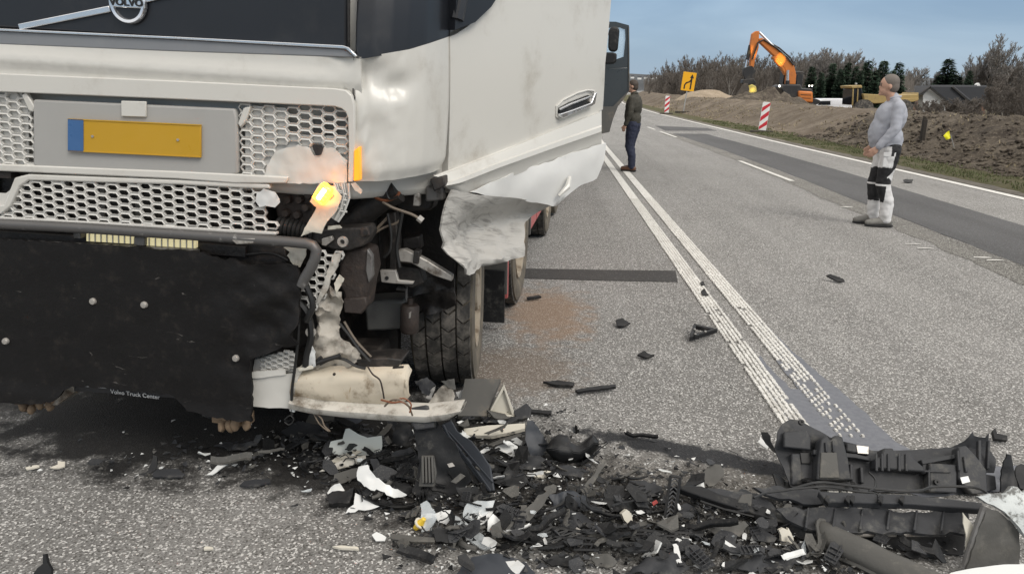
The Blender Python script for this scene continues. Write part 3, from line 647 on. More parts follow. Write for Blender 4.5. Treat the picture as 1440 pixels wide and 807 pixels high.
# grille surround: closed frame as one moulding
outer = [(-60, 101), (0, 103), (250, 114), (470, 124.5), (486, 127), (494, 134), (498, 148), (498.5, 200), (497, 252), (488, 258), (440, 259), (400, 258), (250, 250), (0, 240), (-60, 237)]
inner = [(-60, 128), (0, 130), (250, 142), (470, 152), (484, 156), (488, 165), (489, 205), (487, 244), (480, 248), (440, 248), (400, 247), (250, 240), (0, 231), (-60, 228)]
mb = MB()
po = fp(outer, -.03); pi_ = fp(inner, -.03)
def frame_strip(mb, A, B, depth):
    n = min(len(A), len(B)); 
    for i in range(n - 1):
        q = [A[i], A[i + 1], B[i + 1], B[i]]; mb.prism(q, (0, depth, 0))
mb.prism(fp([(-60, 101), (250, 114), (470, 124.5), (486, 127), (494, 134), (498, 148), (498.5, 200), (497, 256)] + [(-60, 127), (250, 140), (470, 150), (480, 153), (486, 158), (489, 166), (490, 205), (489, 256)][::-1], -.03), (0, .05, 0))
tp('grille_surround', mb, WHITE, .004)
slab('grille_rail', [(-60, 229), (0, 231), (250, 241), (330, 245), (405, 249), (402, 258), (330, 258), (250, 252), (0, 241), (-60, 238)], -.026, .03, WHITE, .005)
def hexmesh(mb, poly, v, px_=.093, hh=.0159, wall=.0055, depth=.012, skip=None, bend=None, seed=0):
    """moulded lattice of stretched hexagons cut to an outline in (u, w)"""
    w1, w2 = .0285, .018; us = [p[0] for p in poly]; ws = [p[1] for p in poly]; rnd = random.Random(seed)
    r = 0; z = min(ws)
    while z < max(ws) + hh:
        x = min(us) - px_ + (px_ / 2 if r % 2 else 0)
        while x < max(us) + px_:
            if inside((x, z), poly) and not (skip and skip(x, z, rnd)):
                O_ = [(w1, 0), (w2, hh), (-w2, hh), (-w1, 0), (-w2, -hh), (w2, -hh)]
                q1, q2, q3 = w1 - wall * .95, w2 - wall * .55, hh - wall; I_ = [(q1, 0), (q2, q3), (-q2, q3), (-q1, 0), (-q2, -q3), (q2, -q3)]
                # widen to the true pitch so neighbours meet
                k = (px_ / 2) / (w1 + w2); O_ = [(a * k, b) for a, b in O_]; I_ = [(a * k, b) for a, b in I_]
                f = bend or (lambda x, z: 0.0)
                vo = [Vector((x + a, v + f(x + a, z + b), z + b)) for a, b in O_]; vi = [Vector((x + a, v - .004 + f(x + a, z + b), z + b)) for a, b in I_]
                vb = [p + Vector((0, depth, 0)) for p in vi]; ob = [p + Vector((0, depth, 0)) for p in vo]
                fs = []
                for i in range(6):
                    j = (i + 1) % 6; fs += [(i, j, 6 + j, 6 + i), (6 + i, 6 + j, 12 + j, 12 + i), (12 + i, 12 + j, 18 + j, 18 + i), (18 + i, 18 + j, j, i)]
                mb.add(vo + vi + vb + ob, fs)
            x += px_
        z += hh; r += 1
    return mb
def uw(px, v): return [(q.x, q.z) for q in fp(px, v)]
mb = hexmesh(MB(), uw([(-60, 126), (0, 128), (30, 129), (46, 148), (48, 240), (0, 236), (-60, 233)], -.005), -.005); tp('grille_mesh', mb, WHITE_MESH, smooth=30)
mb = hexmesh(MB(), uw([(332, 146), (400, 150), (484, 154), (489, 170), (489, 230), (470, 208), (420, 203), (388, 212), (375, 226), (362, 255), (332, 252)], -.005), -.005,
             skip=lambda x, z, r: False); tp('grille_mesh', mb, WHITE_MESH, smooth=30)
# solid torn patch of the grille's lower corner
plate2('grille_corner_plate', [(377, 232), (388, 213), (420, 204), (437, 208), (442, 218), (452, 218), (456, 207), (470, 209), (489, 226), (489, 257), (440, 258), (404, 258), (372, 256)], -.008, WHITE, .006, .012, .002, .006, 16, seed=12)
# most cells are blind: a white plate sits close behind, left open in one patch
slab('grille_backing', [(-60, 126), (30, 130), (40, 150), (40, 236), (-60, 232)], .006, .006, WHITE_MESH, 0)
slab('grille_backing', [(345, 148), (402, 152), (403, 186), (430, 190), (489, 192), (489, 256), (372, 256), (352, 250), (345, 240)], .006, .006, WHITE_MESH, 0)
slab('grille_backing', [(440, 166), (488, 166), (488, 191), (440, 189)], .012, .006, GREYBOX, 0)
plate2('grille_hole_edge', [(439, 206), (442, 203), (452, 204), (455, 208), (452, 218), (444, 219)], -.016, GUNK, .002, .01, .001, .002, 10)
slab('number_plate_holder', [(46, 140), (330, 153), (333, 168), (334, 244), (320, 250), (60, 240), (46, 232)], -.02, .03, PLATE_G, .008)
slab('holder_brace', [(170, 142), (205, 143), (205, 165), (170, 164)], -.030, .01, WHITE, .003)
np_ = slab('number_plate', [(95, 167), (282, 175.5), (282, 222), (95, 213)], -.032, .01, PLATE_Y, .002)
slab('plate_rim', [(95, 167), (282, 175.5), (282, 177.2), (95, 168.7)], -.0345, .003, PLATE_Y, .0005, np_); slab('plate_rim', [(95, 211.3), (282, 220.3), (282, 222), (95, 213)], -.0345, .003, PLATE_Y, .0005, np_)
for q_ in ((130, 192), (250, 197)): tp('plate_screw', MB().disc(FV(*q_, -.034), (0, 1, 0), .005, .002, 10), SILVER, parent=np_)
slab('country_band', [(95.3, 167.3), (117, 168.3), (117, 213.7), (95.3, 212.8)], -.0345, .002, PLATE_B, 0, np_)
slab('grille_hook', [(36, 130), (48, 150), (46, 158), (40, 156), (30, 134)], -.02, .02, WHITE, .004)
slab('grille_hook', [(352, 150), (346, 170), (338, 180), (334, 174), (342, 152)], -.02, .02, WHITE, .004)
# dark void behind all grilles: radiator with fins
slab('radiator', [(-60, 120), (480, 150), (480, 262), (375, 262), (372, 345), (-60, 320)], .10, .08, GUNK, .0)
for i in range(8):
    x = -10 + 50 * i; slab('radiator_brace', [(x, 124 + x * .045), (x + 7, 124 + x * .045), (x + 7, 310 + x * .06), (x, 310 + x * .06)], .085, .012, GREYM, .002)
# --- lower grille
mb = hexmesh(MB(), uw([(18, 262), (28, 252), (60, 251), (250, 257), (345, 262), (372, 268), (366, 285), (376, 300), (388, 322), (330, 326), (180, 319), (0, 308), (-60, 305), (-60, 300), (8, 290)], -.012), -.012,
             bend=lambda x, z: .02 * max(0, x - .3) ** 2 * 4, seed=5); tp('lower_grille_mesh', mb, WHITE_MESH, smooth=30)
slab('lower_grille_rail', [(20, 250), (40, 245), (250, 253), (378, 259), (380, 266), (345, 265), (250, 260), (40, 254), (28, 262), (15, 290), (2, 302), (-30, 300), (-30, 292), (5, 288)], -.022, .03, WHITE, .006)
slab('lower_grille_rail', [(-60, 302), (0, 305), (200, 316), (388, 327), (388, 331), (200, 321), (0, 310), (-60, 307)], -.02, .03, WHITE_MESH, .003)
slab('grille_backing', [(-60, 268), (8, 272), (30, 256), (34, 262), (20, 300), (0, 306), (-60, 303)], .004, .006, WHITE_MESH, 0)
plate2('torn_white_flap', [(362, 272), (372, 266), (388, 270), (394, 284), (386, 292), (374, 288), (366, 292), (360, 284)], -.03, WSHARD, .004, .012, .003, .012, 14, seed=21)
slab('side_gap', [(-60, 240), (15, 243), (15, 251), (-60, 248)], .0, .05, GUNK2, 0)
# --- bull bar, lamp slot
bar = [(-80, 310), (0, 315), (120, 321), (220, 327.5), (330, 334.5), (405, 340), (432, 342.5), (440, 345), (445, 352), (443, 364), (436, 379), (428, 392), (424, 402)]
tp('bull_bar', MB().tube(fp(bar, -.055), .021, 12, flat=1.0), BARGREY)
slab('lamp_slot', [(-60, 322), (0, 325), (280, 342), (345, 347), (345, 362), (280, 357), (0, 343), (-60, 340)], .0, .03, GUNK, .002)
lm = [slab('lamp_bar', [(x0, y0), (x1, y0 + (x1 - x0) * .058), (x1, y0 + (x1 - x0) * .058 + 11), (x0, y0 + 11)], -.022, .02, LED, .003) for x0, x1, y0 in ((121, 187, 328.5), (205, 275, 334.5))]
for j, (x0, x1, y0) in enumerate(((121, 187, 328.5), (205, 275, 334.5))):
    for i in range(8):
        x = x0 + (x1 - x0) * (i + .5) / 8; yv = y0 + (x - x0) * .058
        slab('lens_rib', [(x - .9, yv), (x + .9, yv), (x + .9, yv + 11), (x - .9, yv + 11)], -.027, .005, CREAM, .001, lm[j])
slab('lamp_slot_divider', [(103, 324), (113, 325), (113, 336), (103, 335)], -.04, .04, GREYM, .003)
slab('lamp_slot_divider', [(188, 333), (203, 334), (203, 346), (188, 345)], -.04, .04, GREYM, .003)
slab('apron_rail', [(-60, 335), (0, 338), (150, 345), (276, 351.5), (276, 357), (150, 352), (0, 344), (-60, 342)], -.05, .03, GREYM, .004)
plate2('bent_white_plate', [(400, 347), (432, 348), (430, 362), (422, 376), (412, 372), (404, 360), (408, 354)], .0, CREAM, .005, .012, .002, .006, 12, seed=31)
slab('slot_housing', [(285, 340), (400, 346), (404, 372), (345, 372), (285, 360)], .03, .04, GUNK, .004)
cable('harness', [(300, 352), (340, 358), (380, 356), (405, 366)], .006, CABLE, .01)
slab('bar_bracket', [(320, 333), (360, 335), (356, 343), (332, 344)], -.075, .02, SILVER, .004)
# --- black rubber apron with bolts and cut-outs
apx = [(-60, 333), (0, 336), (150, 344), (280, 353), (318, 365), (330, 362), (344, 371), (395, 371), (420, 375), (424, 392), (421, 430), (424, 452), (412, 468), (421, 484), (400, 488), (378, 494), (354, 502), (351, 518), (356, 548), (357, 588), (330, 587), (296, 583), (268, 574), (252, 560), (240, 553), (170, 546), (104, 540), (92, 548), (80, 560), (60, 566), (0, 562), (-60, 558)]
plate2('rubber_apron', apx, -.062, BOARD, .014, .018, .0045, seed=41, disp=lambda s, t: .004 * fbm(s * 5, t * 5, 2) + .03 * sm(.2, .6, s) * fbm(s * 6, t * 8, 5) + .02 * sm(.45, .66, s) * (abs(fbm(s * 11, t * 7, 8)) - .3) + .012 * sm(.35, .27, t))
for x, y in ((130, 424), (202, 429), (7, 480), (331, 504), (-45, 420)):
    p = FV(x, y, -.084); tp('bolt', MB().lathe([(.0005, -.006), (.011, -.005), (.014, .0), (.014, .012)], p, (0, 1, 0), 14), SILVER)
slab('apron_backing', [(-60, 350), (340, 375), (405, 380), (405, 480), (352, 500), (345, 560), (100, 535), (-60, 550)], -.035, .05, GUNK, .0)
# number strip under the apron
st = slab('number_strip', [(104, 539), (170, 545), (245, 551), (248, 560), (170, 554), (104, 550)], -.03, .01, DARKPANEL, .002)
p = FV(190, 554.3, -.0335)
t = lettering('Volvo Truck Center', .027, p, LETTER, st)
for x0, x1, y in ((112, 125, 541.3), (138, 161, 543.6), (222, 238, 550.5)): slab('print_line', [(x0, y), (x1, y + 1), (x1, y + 2.6), (x0, y + 1.6)], -.0315, .002, LETTER, 0, st)
slab('bumper_underside', [(55, 572), (104, 538), (104, 552), (80, 570)], -.02, .12, PALEM, .004)
# mud-caked mounts hanging below the apron
for x, y in ((50, 572), (328, 597)):
    mb = MB(); rnd = random.Random(x)
    for k in range(4):
        p = FV(x - 16 + k * 11 + rnd.uniform(-3, 3), y + rnd.uniform(-4, 3), -.02); q_ = rnd.uniform(.8, 1.25); mb.ico(p, .021 * q_, 2, (.8, 1.2, 1.3), .16); mb.ico(p + Vector((rnd.uniform(-.01, .01), .02, .035)), .027, 2, (1, 1, 1.2), .2)
    mb.box(FV(x, y - 12, .02), (.16, .06, .05)); tp('mud_caked_mount', mb, MUDB, smooth=60)
# --- torn bumper corner, lower right
plate2('bumper_mesh_piece', [(357, 524), (358, 506), (378, 499), (412, 493), (415, 508), (414, 522)], .01, WHITE_MESH, .005, .012, .002, .008, 14, seed=51)
mb = hexmesh(MB(), uw([(362, 524), (362, 507), (380, 500), (412, 495), (414, 520)], -.004), -.004, px_=.05, hh=.011, seed=3); tp('bumper_mesh_piece', mb, WHITE_MESH, smooth=30)
plate2('bumper_lip', [(350, 523), (362, 521), (402, 519), (402, 526), (362, 531), (351, 530)], -.03, WHITE, .008, .015, .001, .003)
plate2('bumper_corner_panel', [(350, 530), (380, 528), (412, 524), (413, 545), (411, 573), (380, 572), (353, 569)], -.02, WHITE, .01, .02, .001, .006, 6, seed=52)
plate2('torn_strip', [(412, 524), (416, 517), (428, 516), (424, 523), (417, 540), (414, 556), (411, 552)], -.03, WHITE_DIRTY, .004, .01, .002, .01, 12, seed=53)
cable('hanging_cable', [(421, 440), (419, 480), (415, 515), (411, 545), (410, 572), (411, 583)], .006, CABLE, -.045)
slab('connector', [(407, 574), (415, 576), (414, 580), (407, 578)], -.05, .01, WSHARD, .002)
# stained round bumper end (a curved shell)
mb = MB(); rows = []
top = [(418, 517), (450, 516), (500, 515), (540, 514.5), (572, 515), (577, 524)]; bot = [(413, 560), (450, 564), (500, 567), (540, 568), (570, 563), (577, 556)]
for k in range(9):
    f = k / 8; r = []
    for i in range(21):
        t = i / 20 * 5; j = min(int(t), 4); g = t - j
        a = Vector((*top[j], 0)).lerp(Vector((*top[j + 1], 0)), g); b = Vector((*bot[j], 0)).lerp(Vector((*bot[j + 1], 0)), g); q = a.lerp(b, f)
        p = FV(q.x, q.y, .02); p.y += -.055 * min(1, f * 6) * (1 - .75 * max(0, f - .55) ** 2 * 4) + .02 * (i / 20) ** 2 + .010 * fbm(i * .35, f * 3, 3) + .006 * fbm(i * 1.1, f * 7, 5); r.append(p)
    rows.append(r)
mb.grid(rows, thick=(0, .008, 0)); bend = tp('bumper_end', mb, BUMPER_CREAM, smooth=70)
tp('drain_hole', MB().disc(FV(470, 526, -.046), (0, 1, 0), .006, .003, 12), GUNK, parent=bend)
slab('slot_mark', [(552, 516.5), (567, 515.5), (567, 517.5), (552, 518.5)], -.055, .01, GUNK, .0, bend)
cable('crack_seam', [(517, 515), (524, 526), (534, 534), (538, 548), (540, 560)], .0035, GUNK2, [-.02, -.04, -.05, -.05, -.04])
slab('bumper_end_top', [(418, 518), (440, 514), (440, 519), (420, 523)], -.04, .05, CREAM, .003)
# long bent lip under it
lip = [(410, 564), (440, 571), (480, 575), (520, 578), (560, 581), (600, 583), (630, 579), (650, 573)]
pts = fp(lip, -.03); rows = []
for dz, dy in ((.018, .05), (.02, .0), (.006, -.035), (-.02, -.03), (-.045, .02), (-.05, .09)):
    rows.append([p + Vector((0, dy + .008 * nz(p.x * 12, dz * 40), dz * (1.0 if i < 7 else .4))) for i, p in enumerate(pts)])
tp('bumper_lip', MB().grid(rows, thick=(0, .012, .004)), WHITE_DIRTY, smooth=60)
cable('trailing_wire', [(441, 581), (448, 594), (455, 601), (462, 606)], .003, CABLE_G, [-.03, -.06, -.1, -.12]); cable('trailing_wire', [(443, 581), (452, 588), (456, 598), (464, 606)], .003, CABLE_G, [-.03, -.06, -.09, -.12])
cable('trailing_wire', [(541, 571), (550, 563), (562, 562), (574, 570), (580, 584)], .004, CABLE_G, [-.06, -.1, -.11, -.1, -.08]); cable('trailing_wire', [(536, 562), (552, 566), (566, 565), (578, 574)], .004, CABLE_R, [-.09, -.11, -.11, -.09])
cable('trailing_wire', [(555, 563), (568, 560), (578, 568), (576, 580)], .003, CABLE_R, -.1)
cable('loose_loop', [(400, 590), (408, 584), (413, 590), (407, 597), (400, 593)], .003, CABLE, -.05)
# hexagon column and crumpled pale metal between apron and engine bay
mb = hexmesh(MB(), uw([(447, 348), (455, 352), (475, 360), (470, 378), (455, 410), (446, 432), (436, 442), (424, 424), (416, 406), (432, 390), (444, 372)], -.01), -.01, px_=.068, hh=.0165, bend=lambda x, z: .12 * max(0, x - .68)); tp('side_grille_mesh', mb, WHITE_MESH, smooth=30)
plate2('side_grille_edge', [(470, 357), (481, 355), (479, 366), (466, 392), (460, 412), (446, 428), (452, 408), (462, 380)], -.012, WHITE_DIRTY, .01, .012, .003, .012, 14, seed=61)
plate2('crumpled_sheet', [(452, 418), (466, 402), (482, 410), (484, 424), (476, 440), (476, 470), (488, 484), (500, 496), (508, 504), (490, 514), (470, 517), (440, 516), (432, 505), (436, 480), (446, 460), (444, 440)], .03, PALEM, .005, .014, .004, .07, 9, seed=62)
plate2('torn_tab', [(470, 398), (478, 386), (485, 392), (478, 404), (474, 414)], -.01, CREAM, .004, .01, .002, .01, 20, seed=63)
plate2('torn_tab', [(433, 516), (436, 478), (444, 494), (446, 514)], -.03, WSHARD, .004, .012, .003, .015, 12, seed=64)
for x, y in ((482, 340), (437, 467)):
    tp('mounting_ring', MB().lathe([(.010, -.006), (.020, -.006), (.021, .006), (.010, .006), (.010, -.006)], FV(x, y, -.03), (0, 1, 0), 18), SILVER)
cable('apron_hose', [(420, 425), (432, 440), (438, 470), (432, 500), (430, 515)], .014, CABLE, -.03); cable('apron_hose', [(424, 390), (432, 405), (440, 430), (430, 452)], .012, CABLE, -.05)
# --- exposed engine bay
slab('bay_backdrop', [(375, 240), (640, 220), (640, 392), (585, 400), (560, 440), (558, 560), (380, 560)], .72, .06, GUNK, .0)  # dark backdrop sheet added for the shade deep in the bay
slab('bay_floor', [(400, 505), (520, 505), (525, 535), (400, 535)], .25, .3, GUNK, .01)
cr_ = slab('compressor_housing', [(386, 264), (430, 262), (445, 270), (446, 300), (436, 318), (396, 320), (388, 304), (384, 284)], .10, .12, GUNK2, .015)
for x, y in ((405, 281), (421, 281), (402, 300), (418, 302), (430, 292), (434, 274)):
    tp('housing_bolt', MB().lathe([(.0005, -.012), (.014, -.012), (.016, -.004), (.018, .01)], FV(x, y, .085), (0, 1, 0), 8), GUNK2, parent=cr_)
mb = MB()
for k in range(9):
    p = FV(392 + k * 6, 318 + 1.2 * k, .04); mb.lathe([(.03, -.008), (.038, 0), (.03, .008)], p, (1, 0, -.1), 14)
tp('corrugated_hose', mb, CABLE, smooth=60)
tp('intake_pipe', MB().tube(fp([(474, 332), (492, 316), (512, 300), (536, 280), (560, 268)], .22), [.045, .05, .05, .05, .05], 16), GUNK, smooth=60)
cb = slab('cross_beam', [(430, 324), (460, 322), (500, 320), (516, 318), (521, 330), (512, 346), (490, 353), (470, 352), (452, 346), (436, 336)], .02, .10, GUNK, .008)
slab('beam_tab', [(452, 336), (466, 332), (468, 338), (458, 346), (452, 345)], -.002, .02, SILVER, .003, cb)
slab('beam_tab', [(506, 322), (516, 321), (519, 331), (508, 334)], .0, .02, GUNK2, .003, cb)
tp('beam_hole', MB().disc(FV(514, 327, -.004), (0, 1, 0), .009, .002, 12), CABLE, parent=cb)
mb = MB(); rows_ = [(482, 352, .05), (481, 375, .055), (487, 400, .06), (490, 436, .055)]
slab('beam_end_column', [(486, 352), (506, 349), (520, 352), (524, 380), (519, 400), (514, 436), (484, 438), (482, 412), (474, 398), (478, 372)], .06, .12, GUNK2, .012)
slab('beam_end_plate', [(516, 350), (523, 360), (524, 388), (518, 398), (514, 380)], .05, .03, GREYM, .004)
slab('beam_end_foot', [(482, 420), (514, 418), (516, 430), (508, 442), (484, 440)], .045, .05, GUNK2, .006)
slab('torn_mount', [(448, 296), (474, 300), (470, 320), (452, 318)], .05, .03, GUNK, .004)
# rails, brackets and arms near the wheel
slab('vertical_rail', [(544, 300), (556, 298), (560, 340), (556, 392), (546, 392), (548, 340)], .32, .06, GUNK, .006)
slab('vertical_rail', [(524, 310), (534, 308), (538, 392), (528, 400)], .40, .06, GUNK, .006)
bk = slab('grey_bracket', [(534, 380), (556, 380), (560, 394), (582, 396), (580, 400), (554, 399), (536, 397)], .22, .02, SILVER, .003)
tp('bracket_hole', MB().disc(FV(544, 391, .216), (0, 1, 0), .008, .002, 12), CABLE, parent=bk)
arm = slab('grey_arm', [(559, 352), (570, 351), (600, 366), (636, 388), (635, 396), (610, 388), (578, 370), (560, 368)], .30, .04, SILVER, .005)
slab('arm_clamp', [(582, 352), (590, 354), (588, 372), (580, 370)], .285, .05, GUNK, .004, arm)
slab('dark_bracket', [(556, 372), (590, 378), (596, 398), (580, 406), (556, 398)], .34, .08, GUNK, .006)
slab('dark_bracket', [(566, 336), (590, 332), (592, 350), (566, 352)], .42, .06, GUNK, .006)
slab('reservoir', [(512, 424), (545, 422), (568, 423), (570, 462), (540, 465), (515, 466)], .5, .15, GREYBOX, .012)
can = tp('air_canister', MB().lathe([(.001, -.075), (.036, -.072), (.043, -.06), (.043, .05), (.036, .06), (.012, .062), (.012, .09), (.001, .09)], FV(576, 446, .42), (0, 0, 1), 20), GUNK2)
slab('canister_mark', [(575, 440), (578, 438), (577, 447), (574.5, 448)], .375, .006, SILVER, .001, can)
tp('canister_link', MB().tube(fp([(572, 422), (571, 412), (572, 400)], .42), .006, 8), GREYM)
slab('torn_guard_tab', [(558, 404), (572, 406), (568, 410), (556, 408)], .4, .03, GREYM, .003)
slab('upper_box', [(552, 262), (606, 256), (612, 276), (606, 296), (560, 300), (554, 286)], .38, .12, GUNK, .012)
slab('upper_fitting', [(598, 262), (622, 262), (624, 282), (598, 284)], .30, .06, GREYM, .008)
slab('upper_fitting', [(582, 272), (590, 272), (590, 290), (580, 290)], .30, .03, SILVER, .004)
slab('upper_fitting', [(540, 264), (564, 266), (562, 272), (540, 270)], .30, .03, GREYM, .004)
slab('cab_mount', [(604, 252), (624, 248), (626, 262), (610, 270)], .24, .12, GUNK, .006)
for px, r, m, v in (([(510, 262), (522, 274), (540, 282), (556, 278), (562, 270)], .006, CABLE_R, .16), ([(538, 284), (552, 292), (566, 297), (580, 302), (590, 308)], .006, CABLE_G, .16),
                    ([(566, 297), (562, 320), (558, 350), (562, 376)], .008, CABLE, .2), ([(566, 298), (560, 312), (540, 320), (524, 330)], .005, CABLE_G, .2),
                    ([(545, 300), (550, 330), (548, 352), (540, 362)], .006, CABLE, .18), ([(543, 270), (548, 280), (560, 276)], .005, CABLE, .15), ([(523, 330), (528, 324), (545, 306)], .006, CABLE_G, .2),
                    ([(478, 455), (490, 470), (504, 490), (520, 508)], .006, CABLE, .0), ([(484, 452), (500, 478), (522, 502)], .005, CABLE_G, .05), ([(450, 512), (468, 504), (484, 505), (500, 514), (514, 518)], .006, CABLE, -.02),
                    ([(440, 512), (458, 506), (478, 500)], .01, CABLE, -.03), ([(443, 510), (452, 502)], .008, CABLE, -.03)):
    cable('harness', px, r, m, v)
tp('plug', MB().tube(fp([(588, 306), (594, 311)], .16), .014, 8), SILVER)
slab('floor_plate', [(500, 506), (545, 503), (566, 506), (560, 516), (505, 518)], .02, .12, GUNK, .006)
plate2('torn_tab', [(496, 492), (503, 487), (508, 496), (504, 504), (496, 502)], .0, PALEM, .004, .01, .002, .012, 15, seed=71)
# hanging lamp strip with lit indicator
hs = plate2('lamp_strip', [(437, 283), (449, 262), (470, 262), (481, 277), (474, 296), (460, 312), (452, 328), (440, 326), (424, 332), (434, 312), (446, 292)], -.055, CREAM, .006, .012, .001, .01, 10, seed=81)
cl = FV(455, 272, -.078); ax = (FV(462, 262, -.078) - FV(447, 283, -.078)).normalized(); bx = Vector((0, 1, 0)).cross(ax)
M3 = Matrix((bx, Vector((0, 1, 0)), ax)).transposed()
slab('lamp_base', [(436, 281), (448, 258), (466, 263), (470, 276), (456, 291)], -.064, .02, SILVER, .004, hs)
lamp = tp('indicator_lamp', MB().box(cl, (.052, .035, .075), M3), AMBER, .012)
tp('bulb', MB().tube([cl - ax * .022 + Vector((0, -.022, 0)), cl + ax * .022 + Vector((0, -.022, 0))], .008, 10), AMBER_CORE, parent=lamp)
for k in range(5):
    q = cl + ax * (-.03 + .015 * k) + Vector((0, -.019, 0)); tp('lens_rib', MB().tube([q - bx * .022, q + bx * .022], .0022, 5), AMBER, parent=lamp)
mb = MB()
for i in range(7):
    mb.tube(fp([(470 + i * 3.4, 258), (476 + i * 2.6, 272 + i), (474 + i * 1.6, 288 + i * 2), (466 + i * 1.6, 306 + i)], -.03 + .008 * (i % 3)), .0042, 5)
for i in range(9):
    mb.tube(fp([(468 + (i % 3) * 8, 266 + i * 4.4), (482 + (i % 2) * 6, 270 + i * 4.0)], -.028), .004, 5)
tp('torn_mesh_strand', mb, WHITE_MESH)
plate2('torn_shred', [(494, 258), (500, 257), (510, 268), (508, 273), (500, 268)], -.04, WHITE_DIRTY, .004, .01, .001, .008, 20, seed=82)
plate2('torn_shred', [(462, 318), (478, 316), (482, 320), (474, 322), (462, 323)], -.02, CREAM, .004, .01, .001, .008, 20, seed=83)
slab('side_marker_lens', [(497.5, 212), (505, 206), (506, 254), (497, 255)], -.034, .03, AMBER_SIDE, .004)
# --- corner panel, curved round to the door hinge
PLAN = [(.862, -.002), (.92, .004), (.98, .035), (1.03, .085), (1.075, .16), (1.105, .25), (1.128, .345)]
def w_for(u, v, curve):
    lo, hi = .6, 3.0
    for _ in range(40):
        m = (lo + hi) / 2; x, y = proj(WB @ Vector((u, v, m)))
        yc = curve[0][1] if x <= curve[0][0] else curve[-1][1]
        for (x0, y0), (x1, y1) in zip(curve, curve[1:]):
            if x0 <= x <= x1: yc = y0 + (y1 - y0) * (x - x0) / (x1 - x0)
        if y > yc: lo = m
        else: hi = m
    return lo
def plan(t):
    k = t * (len(PLAN) - 1); i = min(int(k), len(PLAN) - 2); f = k - i; return PLAN[i][0] + (PLAN[i + 1][0] - PLAN[i][0]) * f, PLAN[i][1] + (PLAN[i + 1][1] - PLAN[i][1]) * f
TOPC = [(495, 80), (512, 81), (540, 76), (575, 70), (605, 61), (631, 52), (645, 46)]; BOTC = [(490, 257), (505, 256), (530, 256), (560, 254), (590, 249), (612, 244), (631, 236), (645, 230)]
cols = []; colsg = []
for i in range(37):
    u, v = plan(i / 36); a = w_for(u, v, BOTC); b = w_for(u, v, TOPC); col = []; 
    nrm = Vector((.5 + i / 72, -.9 + i / 60, 0)).normalized()
    for j in range(29):
        f = j / 28; wv = a + (b - a) * f
        d = -.045 * math.exp(-((i - 5) / 6) ** 2 - ((f - .86) / .13) ** 2) - .03 * math.exp(-((i - 14) / 5) ** 2 - ((f - .74) / .08) ** 2) - .02 * math.exp(-((i - 7) / 4) ** 2 - ((f - .35) / .2) ** 2) + .014 * (abs(fbm(i * .16, f * 3.4, 4)) - .2) * sm(28, 8, i) + .008 * sin(pi * f) - .02 * sm(.1, 0, f)
        col.append(Vector((u, v, wv)) + nrm * d)
    cols.append(col)
    tw = 2.24 if i < 30 else 2.24
    colsg.append([Vector((u + (.0), v + .006 + .10 * k * k, b - .004 + (tw - b) * k)) for k in (0, .25, .5, .75, 1)])
tp('corner_panel', MB().grid(cols, thick=(-.006, .008, 0)), WHITE, smooth=60)
tp('corner_dark_panel', MB().grid(colsg, thick=(-.006, .008, 0)), DARKPANEL, smooth=60)
sm_ = [cols[0][j] + Vector((-.004, -.004, .0)) + Vector((random.uniform(-.003, .003), 0, 0)) for j in range(0, 29)]
tp('corner_seam', MB().tube(sm_, .003, 5), GUNK)
# --- the open door
def dpoly(px, off=0.0): return [DP(x, y, off) for x, y in px]
door_px = [(631, 246), (631, 52), (640, 48), (655, 38), (672, 24), (685, 10), (693, 0)]
dp = dpoly(door_px); dp = dp + [(.33, 2.12), (.42, 2.2), (1.17, 2.2), (1.25, 2.2)] + dpoly([(849, 90), (846, 154)]) + dpoly([(740, 197)])
mb = MB(); sheet(mb, dp, lambda s, t, o: D3(s, t, o - .055), .05, 0, .05, lambda s, t: .014 * sin(pi * min(1, max(0, (t - 1.3) / .8))) + .012 * sin(pi * min(1, max(0, s / 1.25))))
door = tp('door', mb, WHITE, smooth=30)
gp = [(.03, 1.87), (.14, 1.925), (.22, 1.985), (.285, 2.06), (.34, 2.14), (.42, 2.2), (1.2, 2.2), (1.2, 2.86), (.55, 2.86), (.12, 2.3)]
mb = MB(); sheet(mb, gp, lambda s, t, o: D3(s, t, o), .2, 0, .012, lambda s, t: .012); tp('door_window', mb, GLASSD, parent=door)
mb = MB().tube([D3(s, t, .03) for s, t in ((.0, 1.9), (.1, 2.3), (.54, 2.89), (1.22, 2.89), (1.23, 2.2))], .028, 8); tp('window_frame', mb, DARKPANEL, parent=door)
mb = MB().prism([D3(-.02, 1.86, -.02), D3(-.02, 2.3, -.02), D3(.12, 2.32, -.02), D3(.27, 2.05, -.02), D3(.2, 1.97, -.02), D3(.1, 1.9, -.02)], DN * .06); tp('quarter_pane', mb, DARKPANEL, parent=door)
mb = MB().prism([D3(s, w_, .055) for s, w_ in dpoly([(636, 47), (666, 30), (693, -6), (696, -20), (640, -20)])], DN * .004)
